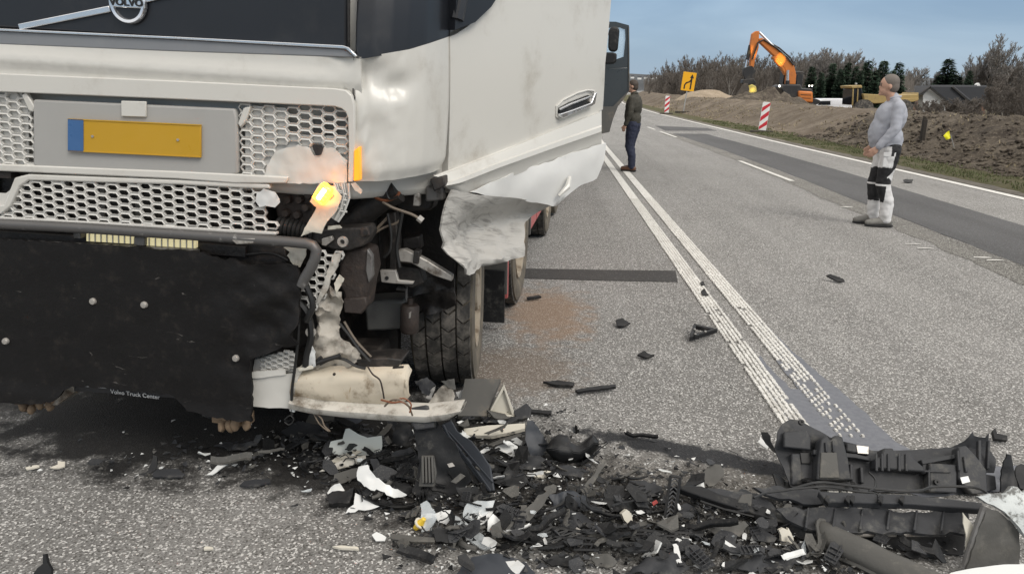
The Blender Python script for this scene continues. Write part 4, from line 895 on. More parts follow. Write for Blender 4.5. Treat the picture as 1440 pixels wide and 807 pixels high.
# ribbed lower trim: two facets meeting in a ridge
T = [(614, 247), (700, 214), (780, 181), (846, 155)]; Rg = [(622, 259), (700, 228), (780, 199), (846, 176)]; B2 = [(634, 268), (656, 274.5), (700, 257), (780, 229), (846, 207)]
def along(P, n):
    out = []
    ds = [0]
    for p, q in zip(P, P[1:]): ds.append(ds[-1] + hypot(q[0] - p[0], q[1] - p[1]))
    for i in range(n):
        t = ds[-1] * i / (n - 1)
        for k in range(len(P) - 1):
            if t <= ds[k + 1] + 1e-6: f = (t - ds[k]) / (ds[k + 1] - ds[k]); out.append((P[k][0] + (P[k + 1][0] - P[k][0]) * f, P[k][1] + (P[k + 1][1] - P[k][1]) * f)); break
    return out
def drow(P, off): return [D3(*DP(x, y, off), off) for x, y in along(P, 24)]
def lerp2(A, B, f): return [(a[0] + (b[0] - a[0]) * f, a[1] + (b[1] - a[1]) * f) for a, b in zip(along(A, 24), along(B, 24))]
rows = [drow(T, -.005), drow(lerp2(T, Rg, .12), .03), drow(lerp2(T, Rg, .5), .038), drow(Rg, .046), drow(lerp2(Rg, B2, .08), .056), drow(lerp2(Rg, B2, .3), .06), drow(lerp2(Rg, B2, .42), .044), drow(lerp2(Rg, B2, .93), .03), drow(B2, .0)]
tp('lower_door_trim', MB().grid(rows, thick=-DN * .02), WHITE, parent=door, smooth=28)
# handle in its recess
rc = [(783, 164), (783, 150), (792, 141), (812, 131), (826, 127), (836, 128), (833, 140), (822, 151), (800, 162), (788, 167)]
rcp = dpoly(rc, .024)
mb = MB().tube([D3(s, t, .022) for s, t in rcp], .0055, 6, closed=True); tp('handle_recess', mb, WHITE, parent=door)
mb = MB().prism([D3(s, t, .02) for s, t in dpoly([(785, 163), (785, 152), (800, 144), (826, 134), (832, 136), (829, 147), (800, 160)], .02)], DN * .006); tp('handle_pocket', mb, BLACK, parent=door)
mb = MB().prism([D3(s, t, .027) for s, t in dpoly([(784.5, 164), (784.5, 160), (800, 155), (828, 144.5), (833, 131), (836, 130), (833, 146), (829, 149), (802, 160), (788, 166)], .027)], DN * .018); tp('handle', mb, CHROME, .003, door)
mb = MB().prism([D3(s, t, .027) for s, t in dpoly([(785, 153), (800, 145.5), (829, 134.5), (829, 136.8), (800, 148), (786, 155)], .027)], DN * .014); tp('handle', mb, CHROME, .002, door)
c = DP(829, 140, .03); tp('lock', MB().lathe([(.0005, .012), (.012, .012), (.015, 0)], D3(*c, .022), DN, 16), SILVER, parent=door)
# bright step fairing below the door, and the scuffed fender flap bent outwards
fb = dpoly([(656, 268), (700, 250), (780, 222), (845, 200), (845, 215), (838, 251), (815, 262), (806, 270), (785, 291), (765, 288), (735, 281), (706, 277), (702, 280), (690, 276)], .02)
mb = MB(); sheet(mb, fb, lambda s, t, o: D3(s, t, o), .04, .004, .006, lambda s, t: .035 + .02 * fbm(s * 3, t * 3, 5) - .05 * sm(1.3, 1.0, t), seed=4); tp('step_fairing', mb, BRIGHT, smooth=60)
c0, c1 = DP(806, 250, .07), DP(788, 276, .06); tp('fairing_lug', MB().tube([D3(*c0, .05), D3((c0[0] + c1[0]) / 2, (c0[1] + c1[1]) / 2, .07), D3(*c1, .05)], [.01, .016, .008], 8), WHITE, parent=None)
fl = dpoly([(621, 264), (612, 285), (606, 312), (606, 345), (610, 366), (618, 376), (628, 379), (660, 375), (700, 366), (728, 358), (737, 340), (752, 318), (775, 301), (790, 291), (760, 284), (715, 277), (660, 272)], .0)
wtop = DP(660, 272)[1]; wbot = DP(650, 379)[1]
def fdisp(s, t):
    f = (t - wbot) / (wtop - wbot)
    return .05 - .15 * sm(1.0, .45, f) * sm(-.1, .3, s) + .13 * sm(.55, .0, f) + .01 * fbm(s * 9, t * 13, 3) + .085 * (abs(fbm(s * 4 + t * 7, t * 9 - s * 3, 3, 2)) - .25) * sm(.75, .25, f) * sm(.75, .2, s)
mb = MB(); sheet(mb, fl, lambda s, t, o: D3(s, t, o), .022, .0012, .010, fdisp, seed=6); tp('fender_flap', mb, SCUFF, smooth=60)
# --- wheels (upright on the road)
def wheel(name, uo, v, R=.5, W=.315, tread=True, width2=False):
    root = empty(name); root.parent = truck; root.matrix_local = Matrix.Translation((0, v, R))
    uc = uo - W / 2; h = W / 2
    prof = [(R * .60, -h * .86), (R * .72, -h * 1.0), (R * .86, -h * 1.04), (R * .945, -h * .97), (R * .95, -h * .88), (R * .95, h * .88), (R * .945, h * .97), (R * .86, h * 1.04), (R * .72, h * 1.0), (R * .60, h * .86)]
    t = MB().lathe(prof, (uc, 0, 0), (1, 0, 0), 64).build('tyre', TYREW, root, smooth=50)
    if tread:
        mb = MB(); N = 34; cols_ = [(-.92, -.52), (-.46, -.03), (.03, .46), (.52, .92)]
        for ci, (a, b) in enumerate(cols_):
            for k in range(N):
                a0 = 2 * pi * (k + (.5 if ci % 2 else 0)) / N; da = 2 * pi / N * .88
                out = []
                for (x_, f) in ((a, 0), ((a + b) / 2, .32), (b, 0), (b, 1), ((a + b) / 2, 1.32), (a, 1)):
                    an = a0 + da * (f - .5); out.append((x_ * h * .985, an))
                vs = [Vector((uc + x_, cos(an) * r, sin(an) * r)) for r in (R * .945, R) for x_, an in [((q[0] if r < R * .99 else q[0] * .985 + 0), q[1]) for q in out]]
                fs = [(6, 7, 8, 11), (8, 9, 10, 11)] + [(i, (i + 1) % 6, (i + 1) % 6 + 6, i + 6) for i in range(6)]
                mb.add(vs, fs)
        mb.build('tread', TYRE, t, smooth=0)
    rp = [(R * .61, h * .9), (R * .60, h * .98), (R * .555, h * .95), (R * .54, h * .55), (R * .42, h * .42), (R * .36, h * .5), (R * .22, h * .72), (R * .20, h * .98), (R * .12, h * 1.05), (.001, h * 1.05)]
    rim = MB().lathe(rp, (uc, 0, 0), (1, 0, 0), 40).build('rim', RIM, root, smooth=35)
    if tread:
        for k in range(10):
            an = 2 * pi * k / 10; MB().disc((uc + h * .47, cos(an) * R * .29, sin(an) * R * .29), (1, 0, 0), .016, .022, 8).build('wheel_nut', GREYM, rim)
            an += pi / 10; MB().disc((uc + h * .47, cos(an) * R * .45, sin(an) * R * .45), (1, 0, 0), .026, .006, 10).build('hand_hole', GUNK, rim)
    return root
wf = wheel('front_wheel', 1.165, 1.17)
wf.matrix_local = Matrix.Translation((.99, 1.17, .5)) @ Matrix.Rotation(radians(6.5), 4, 'Z') @ Matrix.Translation((-.99, 0, 0))     # knocked askew by the blow
wheel('second_wheel', 1.215, 2.75); wheel('rear_wheel', 1.2, 5.45); wheel('rear_wheel', 1.2, 6.8, tread=False)
for v, u in ((1.365, -1.215 + .315), (2.75, -1.215 + .315), (5.45, -.9), (6.8, -.9)): wheel('far_side_wheel', u, v, tread=False)
# guards over the tyre, flaps between wheels (drawn upright)
def tside(name, px, u, depth, mat, bevel=.004):
    return MB().prism([TU(x, y, u) for x, y in px], (-depth, 0, 0)).build(name, mat, truck, None, bevel)
plate2('wheel_liner', [(600, 400), (622, 398), (640, 398), (641, 430), (630, 436), (612, 442), (596, 440), (585, 425)], .62, GUNK, .008, .02, .004, .04, 9, seed=91)
plate2('wheel_liner', [(566, 395), (604, 390), (640, 385), (640, 402), (600, 412), (574, 416)], .5, GUNK, .008, .02, .003, .05, 8, seed=92)
mb = MB(); rows = []
for k in range(15):
    an = radians(40 + k * 9); rows.append([Vector((x, 1.2 - cos(an) * .60, .52 + sin(an) * .60)) for x in (.55, .8, 1.05, 1.2)])
tp('wheel_arch', mb.grid(rows, thick=(0, .01, .01)), GUNK)
mb = MB().box((1.08, 2.02, .62), (.26, .03, .72)); mb.build('mud_flap', MUDGREY, truck, bevel=.004)
mb = MB().box((1.13, 2.14, .60), (.14, .05, .8)); mb.build('guard_panel', RED, truck, bevel=.004)
mb = MB().box((1.05, 1.985, .25), (.3, .02, .36)); mb.build('mud_flap', BLACK, truck, bevel=.004)
mb = MB(); rows = []
for k in range(13):
    an = radians(10 + k * 13.5); rows.append([Vector((x, 2.75 - cos(an) * .58, .5 + sin(an) * .58)) for x in (.85, 1.22)])
mb.grid(rows, thick=(0, 0, .012)); mb.build('wheel_guard', MUDGREY, truck)
# red side guard between the axles
v0, v1 = 3.45, 4.75
for k, (a, b) in enumerate(((3.4, 3.95), (4.0, 4.5))):
    MB().prism([(1.21, a, .42), (1.21, b, .42), (1.21, b, 1.02), (1.21, a, 1.02)], (-.05, 0, 0)).build('side_guard', RED, truck, bevel=.006)
MB().prism([(1.22, 3.36, .40), (1.22, 3.40, .40), (1.22, 3.40, 1.05), (1.22, 3.36, 1.05)], (-.08, 0, 0)).build('guard_post', MUDGREY, truck, bevel=.004)
MB().prism([(1.215, 4.5, .45), (1.215, 4.85, .45), (1.215, 4.85, 1.05), (1.215, 4.5, 1.05)], (-.3, 0, 0)).build('guard_post', BLACK, truck, bevel=.004)
MB().prism([(1.22, 4.9, .5), (1.22, 5.05, .5), (1.22, 5.05, 1.1), (1.22, 4.9, 1.1)], (-.3, 0, 0)).build('guard_post', MUDGREY, truck, bevel=.004)
for s in (-1, 1): MB().box((s * .42, 4.9, .85), (.09, 8.4, .27)).build('chassis_rail', GUNK, truck, bevel=.006)
MB().box((0, 1.2, .62), (1.2, 1.5, .5)).build('engine_block', GUNK, truck, bevel=.02)
for v in (1.17, 2.75, 5.45, 6.8): MB().tube([(-1.0, v, .5), (1.0, v, .5)], .06, 10).build('axle', GUNK, truck)
MB().box((0, 5.8, 1.2), (2.42, 6.6, .16)).build('load_bed', RED, truck, bevel=.01)
MB().box((0, 5.8, 1.85), (2.42, 6.6, 1.1)).build('tipper_body', WHITE, truck, bevel=.02)
MB().box((0, 1.25, .98), (1.7, 1.9, .3)).build('cab_floor', GUNK, truck, bevel=.01)
# ---------------------------------------------------------------- wreckage on the road
class Plane:
    """a plane through a spot on the road: e1 along it, e2 rising away at tilt t"""
    def __init__(s, base, t, a=0.0, lift=0.0):
        s.o = G(*base); s.o.z = .012 + lift; a = radians(a); t = radians(t)
        s.e1 = Vector((cos(a), sin(a), 0)); h = Vector((-sin(a), cos(a), 0)); s.e2 = h * cos(t) + Vector((0, 0, 1)) * sin(t); s.n = s.e1.cross(s.e2)
        if s.n.dot(CPOS - s.o) < 0: s.n = -s.n
    def uv(s, x, y, off=0.0):
        d = ray(x, y); o = s.o + s.n * off; p = CPOS + d * ((o - CPOS).dot(s.n) / d.dot(s.n)) - s.o; return p.dot(s.e1), p.dot(s.e2)
    def to3(s, a, b, off=0.0): return s.o + s.e1 * a + s.e2 * b + s.n * off
    def pt(s, x, y, off=0.0): return s.to3(*s.uv(x, y, off), off)
def clampz(mb, z=.006):
    for p in mb.v:
        if p.z < z: p.z = z + random.random() * .002
    return mb
def deb(name, label, cat, px, base, mat, t=25, a=0, thick=.005, amp=.012, fs=9, torn=.003, lift=0.0, cell=.016, parent=None, group=None, bow=0.0, seed=None):
    P = Plane(base, t, a, lift); poly = [P.uv(x, y) for x, y in px]; sd = seed if seed is not None else int(px[0][0] * 7 + px[0][1])
    cx = sum(p[0] for p in poly) / len(poly); cy = sum(p[1] for p in poly) / len(poly)
    mb = MB(); sheet(mb, poly, P.to3, cell, torn, thick, lambda s, q: amp * fbm(s * fs, q * fs, sd * .37) + bow * ((s - cx) ** 2 + .3 * (q - cy) ** 2), seed=sd)
    clampz(mb)
    if parent is not None: return mb.build(name, mat, parent, parent.matrix_world.inverted() if False else None, smooth=50)
    return tag(mb.build(name, mat, base=True, smooth=50), label, cat, group)
def root(name, label, cat, px, group=None):
    o = empty(name, G(*px)); bpy.context.view_layer.update(); return tag(o, label, cat, group)
def sub(o, name, mb, mat, bevel=0.0, smooth=40, clamp=True):
    if clamp: clampz(mb)
    mb.xf(Matrix.Translation(-o.location)); return mb.build(name, mat, o, None, bevel, smooth)
# --- by the broken bumper end
deb('body_panel_shard', 'pale grey-green curved body panel shard below the stained bumper end', 'panel', [(462, 632), (466, 621), (482, 617), (486, 603), (491, 602), (505, 611), (517, 615), (537, 613), (538, 628), (535, 642), (500, 639), (472, 640)], (500, 644), PSHARD, 58, 8, .006, .01, 6, .001, bow=1.2)
r = root('lamp_bezel', 'black curved headlamp bezel with torn white paint skin, left of debris', 'trim piece', (550, 712))
mb = MB(); P = Plane((545, 716), 35, 5)
for off, rr_ in ((0, .016), (.02, .012)):
    pass
top = [(499, 682), (510, 695), (530, 704), (555, 709), (580, 707), (597, 694)]; bot = [(500, 688), (512, 704), (530, 713), (556, 718), (584, 717), (602, 704)]
rows = [[P.pt(x, y, o) for x, y in q] for q, o in ((top, .0), ([(a[0] * .5 + b[0] * .5, a[1] * .5 + b[1] * .5) for a, b in zip(top, bot)], .035), (bot, .0))]
sub(r, 'rim', mb.grid(rows, thick=(0, .004, -.006)), BLACK, smooth=60)
mb = MB(); sheet(mb, [P.uv(x, y) for x, y in [(503, 668), (506, 662), (518, 659), (524, 670), (540, 682), (560, 690), (574, 700), (560, 701), (545, 697), (530, 690), (527, 694), (512, 686), (504, 678)]], P.to3, .012, .003, .004, lambda s, q: .02 + .02 * fbm(s * 9, q * 9, 2), seed=9); sub(r, 'paint_skin', mb, WSHARD, smooth=50)
for k in range(4): sub(r, 'rib', MB().box(P.pt(586 + k * 5, 704 - k * 3.2, .02), (.004, .05, .03)), BLACK)
deb('white_shard', 'white flared shard with dark lip under the black headlamp bezel', 'shard', [(485, 722), (497, 708), (500, 692), (512, 698), (522, 708), (534, 712), (520, 718), (505, 717)], (505, 722), WSHARD, 40, 0, .004, .014)
deb('grey_white_strip', 'long grey-white splintered strip beside the pale body panel', 'strip', [(450, 663), (475, 650), (500, 640), (515, 640), (514, 646), (492, 655), (470, 661)], (480, 664), WHITE_DIRTY, 22, 20, .005, .012)
deb('grey_white_strip', 'short grey-white splinter lying over the long splintered strip', 'strip', [(464, 650), (480, 641), (498, 634), (508, 637), (490, 646), (470, 653)], (484, 652), CREAM, 20, 22, .005, .01)
deb('dark_plate', 'dark grey flat plate between splintered strips and lamp bezel', 'plate', [(466, 682), (470, 668), (490, 662), (512, 655), (514, 664), (500, 672), (482, 680)], (488, 682), GREYP, 24, 12, .005, .01)
deb('dark_plate', 'dark slanted plate right of the pale body panel', 'plate', [(520, 646), (530, 644), (545, 668), (548, 676), (538, 680), (526, 662)], (538, 680), CHAR, 40, -20, .005, .01)
deb('black_block', 'black torn block with a pale edge left of lamp bezel', 'block', [(461, 700), (470, 695), (488, 694), (500, 690), (494, 712), (464, 713)], (480, 714), BLACK, 30, 0, .03, .01)
deb('crumpled_white_scrap', 'crumpled white scrap on the black torn block', 'scrap', [(460, 694), (466, 684), (478, 680), (484, 688), (480, 697), (466, 699)], (472, 700), WSHARD, 45, 0, .004, .02, 18)
# tall black housing with ribbed bar
r = root('plastic_housing', 'tall broken black plastic housing standing against the bumper lip', 'housing', (615, 700))
P = Plane((612, 702), 62, -8)
mb = MB(); sheet(mb, [P.uv(x, y) for x, y in [(584, 572), (604, 566), (612, 580), (616, 596), (640, 622), (652, 650), (664, 676), (650, 690), (620, 702), (592, 700), (580, 690), (590, 650), (586, 620), (582, 596)]], P.to3, .02, .004, .006, lambda s, q: .03 * fbm(s * 5, q * 5, 2), seed=2); sub(r, 'shell', mb, BLACK, smooth=40)
mb = MB().prism([P.pt(x, y, .03) for x, y in [(582, 574), (604, 570), (614, 584), (614, 602), (588, 606), (582, 596)]], P.n * .05); sub(r, 'cap', mb, CHAR, .006)
for k in range(4):
    mb = MB().prism([P.pt(x, y, .05) for x, y in [(594 + k * 4.4, 642), (597 + k * 4.4, 641), (598 + k * 4.6, 678), (595 + k * 4.6, 680)]], P.n * .02); sub(r, 'rib', mb, GREYP, .003)
mb = MB().prism([P.pt(x, y, .03) for x, y in [(594, 640), (611, 640), (615, 664), (612, 684), (590, 684), (593, 662)]], P.n * .02); sub(r, 'ribbed_bar', mb, GREYP, .004)
mb = MB().prism([P.pt(x, y, .035) for x, y in [(629, 652), (636, 650), (640, 655), (632, 657)]], P.n * .004); sub(r, 'sticker', mb, SILVER)
mb = MB().prism([P.pt(x, y, .03) for x, y in [(634, 677), (648, 665), (655, 669), (642, 680)]], P.n * .012); sub(r, 'clip', mb, GREYP, .002)
# big slanting slate panel
r = root('trim_panel', 'large slate-grey trim panel leaning diagonally over the debris', 'panel', (680, 690))
P = Plane((690, 694), 52, -38)
pp = [(622, 598), (636, 592), (644, 606), (652, 613), (664, 620), (680, 640), (691, 656), (697, 690), (688, 692), (668, 668), (645, 636), (628, 612)]
mb = MB().prism([P.pt(x, y, 0) for x, y in pp], P.n * .012); sub(r, 'face', mb, BLUEGREY, .004)
mb = MB().tube([P.pt(x, y, .014) for x, y in [(624, 598), (632, 614), (650, 636), (670, 662), (690, 690)]], .006, 6); sub(r, 'edge_bead', mb, BLUEGREY)
mb = MB().tube([P.pt(x, y, .014) for x, y in [(630, 606), (650, 628), (672, 654), (693, 678)]], .004, 6); sub(r, 'stiffener', mb, BLUEGREY)
for q in ([(650, 634), (657, 642)], [(664, 652), (671, 660)]): sub(r, 'clip_slot', MB().tube([P.pt(*q[0], .014), P.pt(*q[1], .014)], .005, 5), BLACK)
deb('white_fragment', 'small white fragment wedged beside top of slate trim panel', 'fragment', [(616, 608), (622, 606), (626, 620), (618, 622)], (622, 640), WSHARD, 75, 0, .006, .002, lift=.08)
deb('white_slab', 'flat cream-white slab lying behind the slate trim panel', 'slab', [(652, 606), (690, 602), (738, 599), (738, 606), (715, 612), (690, 617), (655, 615)], (694, 618), CREAM, 14, 0, .018, .003, torn=.001)
r = root('triangle_bracket', 'cream triangular bracket standing upright beside the front tyre', 'bracket', (706, 588))
P = Plane((704, 588), 82, 4)
o_ = [P.pt(x, y) for x, y in [(684, 584), (708, 538), (725, 584)]]; i_ = [P.pt(x, y) for x, y in [(689, 581), (708, 546), (719, 581)]]
mb = MB(); frame_strip_ = [mb.prism([o_[k], o_[(k + 1) % 3], i_[(k + 1) % 3], i_[k]], P.n * .03) for k in range(3)]; sub(r, 'rim', mb, CREAM, .003)
sub(r, 'web', MB().prism(i_, P.n * .008), CREAM)
deb('flat_dark_box', 'flat dark plate between front tyre and triangular bracket', 'plate', [(644, 590), (650, 560), (654, 538), (704, 538), (686, 582), (684, 590)], (664, 594), MUDGREY, 26, 2, .03, .002, torn=.0)
deb('white_scrap', 'small folded white scrap on the flat dark plate by the tyre', 'scrap', [(642, 552), (650, 547), (659, 546), (664, 556), (655, 562), (648, 568)], (654, 572), WSHARD, 60, 0, .004, .012, 16, lift=.06)
r = root('fender_chunk', 'grimy crumpled fender chunk jammed against the front tyre', 'fender', (612, 584))
for i, (pxx, m, t) in enumerate((([(598, 574), (606, 560), (616, 548), (626, 541), (636, 544), (640, 556), (636, 570), (620, 576)], PALEM, 60), ([(584, 536), (600, 530), (612, 540), (604, 556), (594, 552)], CHAR, 70), ([(598, 560), (608, 545), (613, 542), (606, 562)], SILVER, 70), ([(620, 536), (638, 532), (641, 548), (630, 544)], GREYP, 72))):
    P = Plane((612, 588), t, 0); mb = MB(); sheet(mb, [P.uv(x, y) for x, y in pxx], P.to3, .012, .003, .005, lambda s, q: .03 * fbm(s * 8, q * 8, i), seed=i); sub(r, 'torn_sheet', mb, m, smooth=50)
deb('upright_dark_shard', 'slate-grey upright shard left of the black cup piece', 'shard', [(738, 618), (740, 592), (748, 590), (760, 606), (772, 628), (764, 640), (744, 640)], (752, 642), BLUEGREY, 60, 10, .006, .01, bow=1)
# black cup
r = root('cup_piece', 'black saddle-shaped plastic cup lying at the edge of debris', 'trim piece', (805, 652))
P = Plane((800, 652), 50, 12); rows = []
A_ = [(768, 632), (776, 620), (786, 612), (797, 614), (802, 624), (812, 628), (822, 622), (833, 612), (842, 622)]; B_ = [(768, 634), (778, 646), (790, 650), (802, 651), (812, 650), (820, 648), (830, 642), (838, 636), (842, 628)]
for f in (0, .25, .5, .75, 1): rows.append([P.pt(a[0] + (b[0] - a[0]) * f, a[1] + (b[1] - a[1]) * f, .06 * sin(pi * f)) for a, b in zip(A_, B_)])
sub(r, 'shell', MB().grid(rows, thick=(0, .006, .004)), BLACK, smooth=70)
sub(r, 'lip', MB().tube([p + Vector((0, 0, .003)) for p in rows[0]], .005, 6), BLACK)
deb('white_wedge', 'white wedge-shaped shard in front of upright slate shard', 'shard', [(696, 630), (706, 625), (724, 625), (732, 632), (722, 643), (708, 636)], (714, 646), WSHARD, 35, 0, .006, .006)
deb('white_connector', 'small white ribbed connector beside the wedge-shaped shard', 'connector', [(716, 616), (724, 614), (735, 622), (732, 628), (722, 624)], (726, 630), WSHARD, 30, -20, .012, .003, 9, .001)
deb('black_bar', 'thin black bar lying behind the black cup piece', 'bar', [(740, 577), (776, 580), (776, 584), (742, 582)], (758, 585), BLACK, 10, 0, .012, .002)
deb('ribbed_grey_clip', 'ribbed dark grey clip beside the triangular bracket', 'clip', [(722, 580), (740, 570), (748, 578), (744, 590), (728, 592)], (734, 593), CHAR, 35, 0, .02, .006)
deb('black_sheet', 'creased black sheet lying in front of the upright slate shard', 'sheet', [(706, 652), (725, 640), (760, 642), (776, 648), (764, 658), (730, 660)], (740, 662), CHAR, 14, 0, .004, .03, 12)
# centre of the field
deb('grey_curved_strip', 'broad curved grey-brown strip across the middle of the debris', 'strip', [(690, 742), (700, 736), (725, 728), (745, 712), (756, 700), (772, 696), (764, 712), (748, 730), (728, 748), (712, 756), (696, 752)], (720, 758), GREYP, 30, 22, .006, .012, bow=1.5)
deb('clear_strip', 'long clear plastic lens strip lying diagonally among white shards', 'lens strip', [(630, 728), (640, 726), (660, 738), (680, 754), (693, 770), (680, 774), (664, 764), (645, 748)], (668, 774), CLEAR, 20, -35, .008, .004)
deb('white_curved_shard', 'white curved shard, left one of a pair mid-debris', 'shard', [(668, 736), (672, 726), (684, 720), (693, 716), (692, 722), (686, 732), (676, 738)], (680, 740), WSHARD, 45, 20, .005, .006, bow=3)
deb('white_curved_shard', 'white curved shard, right one of a pair mid-debris', 'shard', [(684, 746), (686, 732), (692, 722), (698, 726), (703, 732), (694, 738), (688, 748)], (690, 750), WSHARD, 45, 20, .005, .006, bow=3)
deb('white_bent_flap', 'white bent flap at the left end of the clear lens strip', 'flap', [(610, 724), (622, 719), (634, 716), (632, 730), (628, 738), (616, 734)], (622, 740), WSHARD, 45, 0, .005, .014)
deb('clear_lens_shard', 'cloudy clear headlamp lens shard standing near the yellow bulb', 'lens', [(592, 708), (600, 704), (612, 718), (616, 728), (606, 746), (594, 748)], (602, 750), CLEAR, 60, -20, .006, .01)
deb('clear_lens_shard', 'smeared clear lens plate behind the pair of white curved shards', 'lens', [(650, 726), (656, 708), (672, 704), (696, 705), (690, 718), (668, 738)], (670, 740), CLEAR, 45, 8, .006, .01)
r = root('bulb_socket', 'yellow bulb socket beside the cloudy headlamp lens shard', 'bulb', (591, 746))
c = G(591, 746); mb = MB().lathe([(.001, -.03), (.014, -.028), (.018, 0), (.012, .012), (.008, .03), (.001, .034)], c + Vector((0, 0, .03)), (.5, -.2, .8), 12); sub(r, 'socket', mb, YELLOWP); sub(r, 'flange', MB().lathe([(.001, 0), (.024, 0), (.024, .005), (.001, .005)], c + Vector((0, 0, .03)), (.5, -.2, .8), 12), CREAM)
# comb-like circuit strip
r = root('comb_strip', 'grey comb-toothed lamp strip at the near left edge of debris', 'strip', (582, 762))
P = Plane((582, 768), 18, -6)
sub(r, 'board', MB().prism([P.pt(x, y, .01) for x, y in [(549, 752), (580, 756), (612, 758), (612, 764), (580, 764), (550, 760)]], P.n * .012), GREYP, .002)
for k in range(9): sub(r, 'tooth', MB().prism([P.pt(552 + k * 6.4 + dx, 762 + dy, 0) for dx, dy in ((0, 0), (3, 0), (3, 8), (0, 8))], P.n * .01), BLACK)
deb('black_box_shard', 'matte black box shard right of the comb-toothed strip', 'block', [(612, 748), (636, 744), (640, 760), (636, 766), (614, 764)], (626, 768), BLACK, 40, 0, .03, .004)
sub_r = root('bent_pipe', 'grey bent pipe curling below the clear lens strip', 'pipe', (650, 776)); sub(sub_r, 'pipe', MB().tube([G(x, y) + Vector((0, 0, .02)) for x, y in [(640, 746), (644, 758), (648, 770), (658, 776), (670, 779)]], .011, 8), GREYP)
deb('round_slate_disc', 'broad rounded slate-grey sheet at the bottom edge of the photo', 'sheet', [(640, 812), (650, 795), (665, 786), (690, 780), (715, 782), (740, 792), (752, 806), (756, 816), (650, 818)], (700, 820), BLUEGREY, 10, 0, .008, .012, 10)
# lattice pieces
def lattice(name, label, px, base, t, a, n, mat=BLACK, thick=.01, cols=2):
    P = Plane(base, t, a); r = root(name, label, 'lattice piece', base); q = [Vector(P.uv(x, y)) for x, y in px]    # quad: near-left, near-right, far-right, far-left; lattice along left->right
    def pt(i, j, o=.0): a_ = q[0].lerp(q[1], i); b_ = q[3].lerp(q[2], i); c_ = a_.lerp(b_, j); return P.to3(c_.x, c_.y, o + .012)
    for j in (0, 1) if cols == 1 else (0, .5, 1): sub(r, 'rail', MB().tube([pt(i / 6, j) for i in range(7)], .006, 5), mat)
    for c_ in range(cols):
        for i in range(n): sub(r, 'lattice_bar', MB().tube([pt(i / n, c_ / cols), pt((i + 1) / n, (c_ + 1) / cols)] if i % 2 else [pt(i / n, (c_ + 1) / cols), pt((i + 1) / n, c_ / cols)], .0035, 4), mat)
    for i in (0, 1): sub(r, 'end_bar', MB().tube([pt(i, 0), pt(i, 1)], .006, 5), mat)
    return r
lattice('lattice_strip', 'upright black lattice strip with a white tip, right of centre', [(934, 728), (948, 728), (956, 672), (942, 670)], (942, 730), 40, 0, 2, cols=1)
r = root('zigzag_ladder', 'narrow zigzag ladder strip standing beside the long black beam', 'lattice piece', (942, 730))
P = Plane((942, 732), 42, 4)
for x0, x1 in ((935, 943), (948, 956)): sub(r, 'rail', MB().tube([P.pt(x0, 727, .02), P.pt(x1, 672, .02)], .006, 5), BLACK)
for k in range(9):
    f0, f1 = k / 9, (k + 1) / 9; L0 = (935 + 8 * f0, 727 - 55 * f0); R1 = (948 + 8 * f1, 727 - 55 * f1); R0 = (948 + 8 * f0, 727 - 55 * f0); L1 = (935 + 8 * f1, 727 - 55 * f1)
    sub(r, 'zigzag_bar', MB().tube([P.pt(*L0, .02), P.pt((L0[0] + R1[0]) / 2, R1[1], .02), P.pt(*R0, .02)], .004, 4), CHAR)
bpy.data.objects.remove(bpy.data.objects['lattice_strip']) if False else None
lattice('lattice_grille', 'black diamond-lattice grille fragment right of the curved grey strip', [(738, 764), (785, 770), (830, 752), (775, 744)], (780, 772), 16, 0, 9)
lattice('lattice_bar', 'long black lattice bar in the foreground debris', [(865, 756), (966, 762), (968, 752), (868, 746)], (915, 764), 25, 0, 14)
lattice('lattice_grille', 'small black lattice corner behind foreground rubble', [(806, 775), (842, 776), (838, 760), (810, 758)], (824, 778), 22, 0, 5)
deb('white_tip', 'white curled tip at the foot of zigzag ladder strip', 'fragment', [(931, 727), (940, 730), (947, 731), (945, 734), (934, 733)], (940, 735), WSHARD, 20, 0, .006, .003)
deb('grey_wedge', 'grey arrow-shaped plate in front of the zigzag ladder strip', 'plate', [(874, 741), (900, 734), (922, 736), (912, 742), (908, 748), (892, 744)], (898, 750), GREYP, 15, 0, .006, .006)
deb('grey_fin', 'pale grey curved fin among foreground lattice pieces', 'fin', [(793, 736), (804, 738), (818, 746), (841, 756), (838, 760), (812, 752), (796, 744)], (816, 760), SILVER, 30, -20, .004, .006)
deb('grey_fin', 'grey folded fin just right of the pale curved fin', 'fin', [(822, 764), (830, 750), (842, 744), (848, 752), (838, 764)], (834, 766), GREYP, 50, 20, .004, .008)
deb('white_box_shard', 'small white-faced box shard in the middle foreground', 'block', [(872, 722), (878, 716), (884, 720), (886, 733), (880, 736), (874, 730)], (879, 738), CREAM, 65, 20, .02, .004)
deb('red_chip', 'tiny red plastic chip near the zigzag ladder strip', 'chip', [(917, 706), (923, 704), (926, 708), (919, 711)], (921, 711), REDP, 20, 0, .005, .002)
deb('slate_lump', 'slate-grey plastic lump left of the zigzag ladder strip', 'lump', [(880, 688), (886, 678), (905, 680), (930, 688), (930, 698), (905, 700), (884, 692)], (905, 702), CHAR, 25, 0, .02, .02)
deb('brown_strip', 'pair of brown-grey angled strips left of the slate lump', 'strip', [(815, 690), (832, 672), (848, 648), (852, 650), (838, 676), (826, 692)], (832, 694), GREYP, 16, 40, .01, .006)
deb('grey_hood_shard', 'rounded grey-brown shard behind the head of the long black beam', 'shard', [(962, 688), (970, 672), (985, 668), (1000, 654), (1012, 654), (1018, 668), (1008, 680), (985, 690)], (990, 692), GREYP, 28, 10, .006, .02)
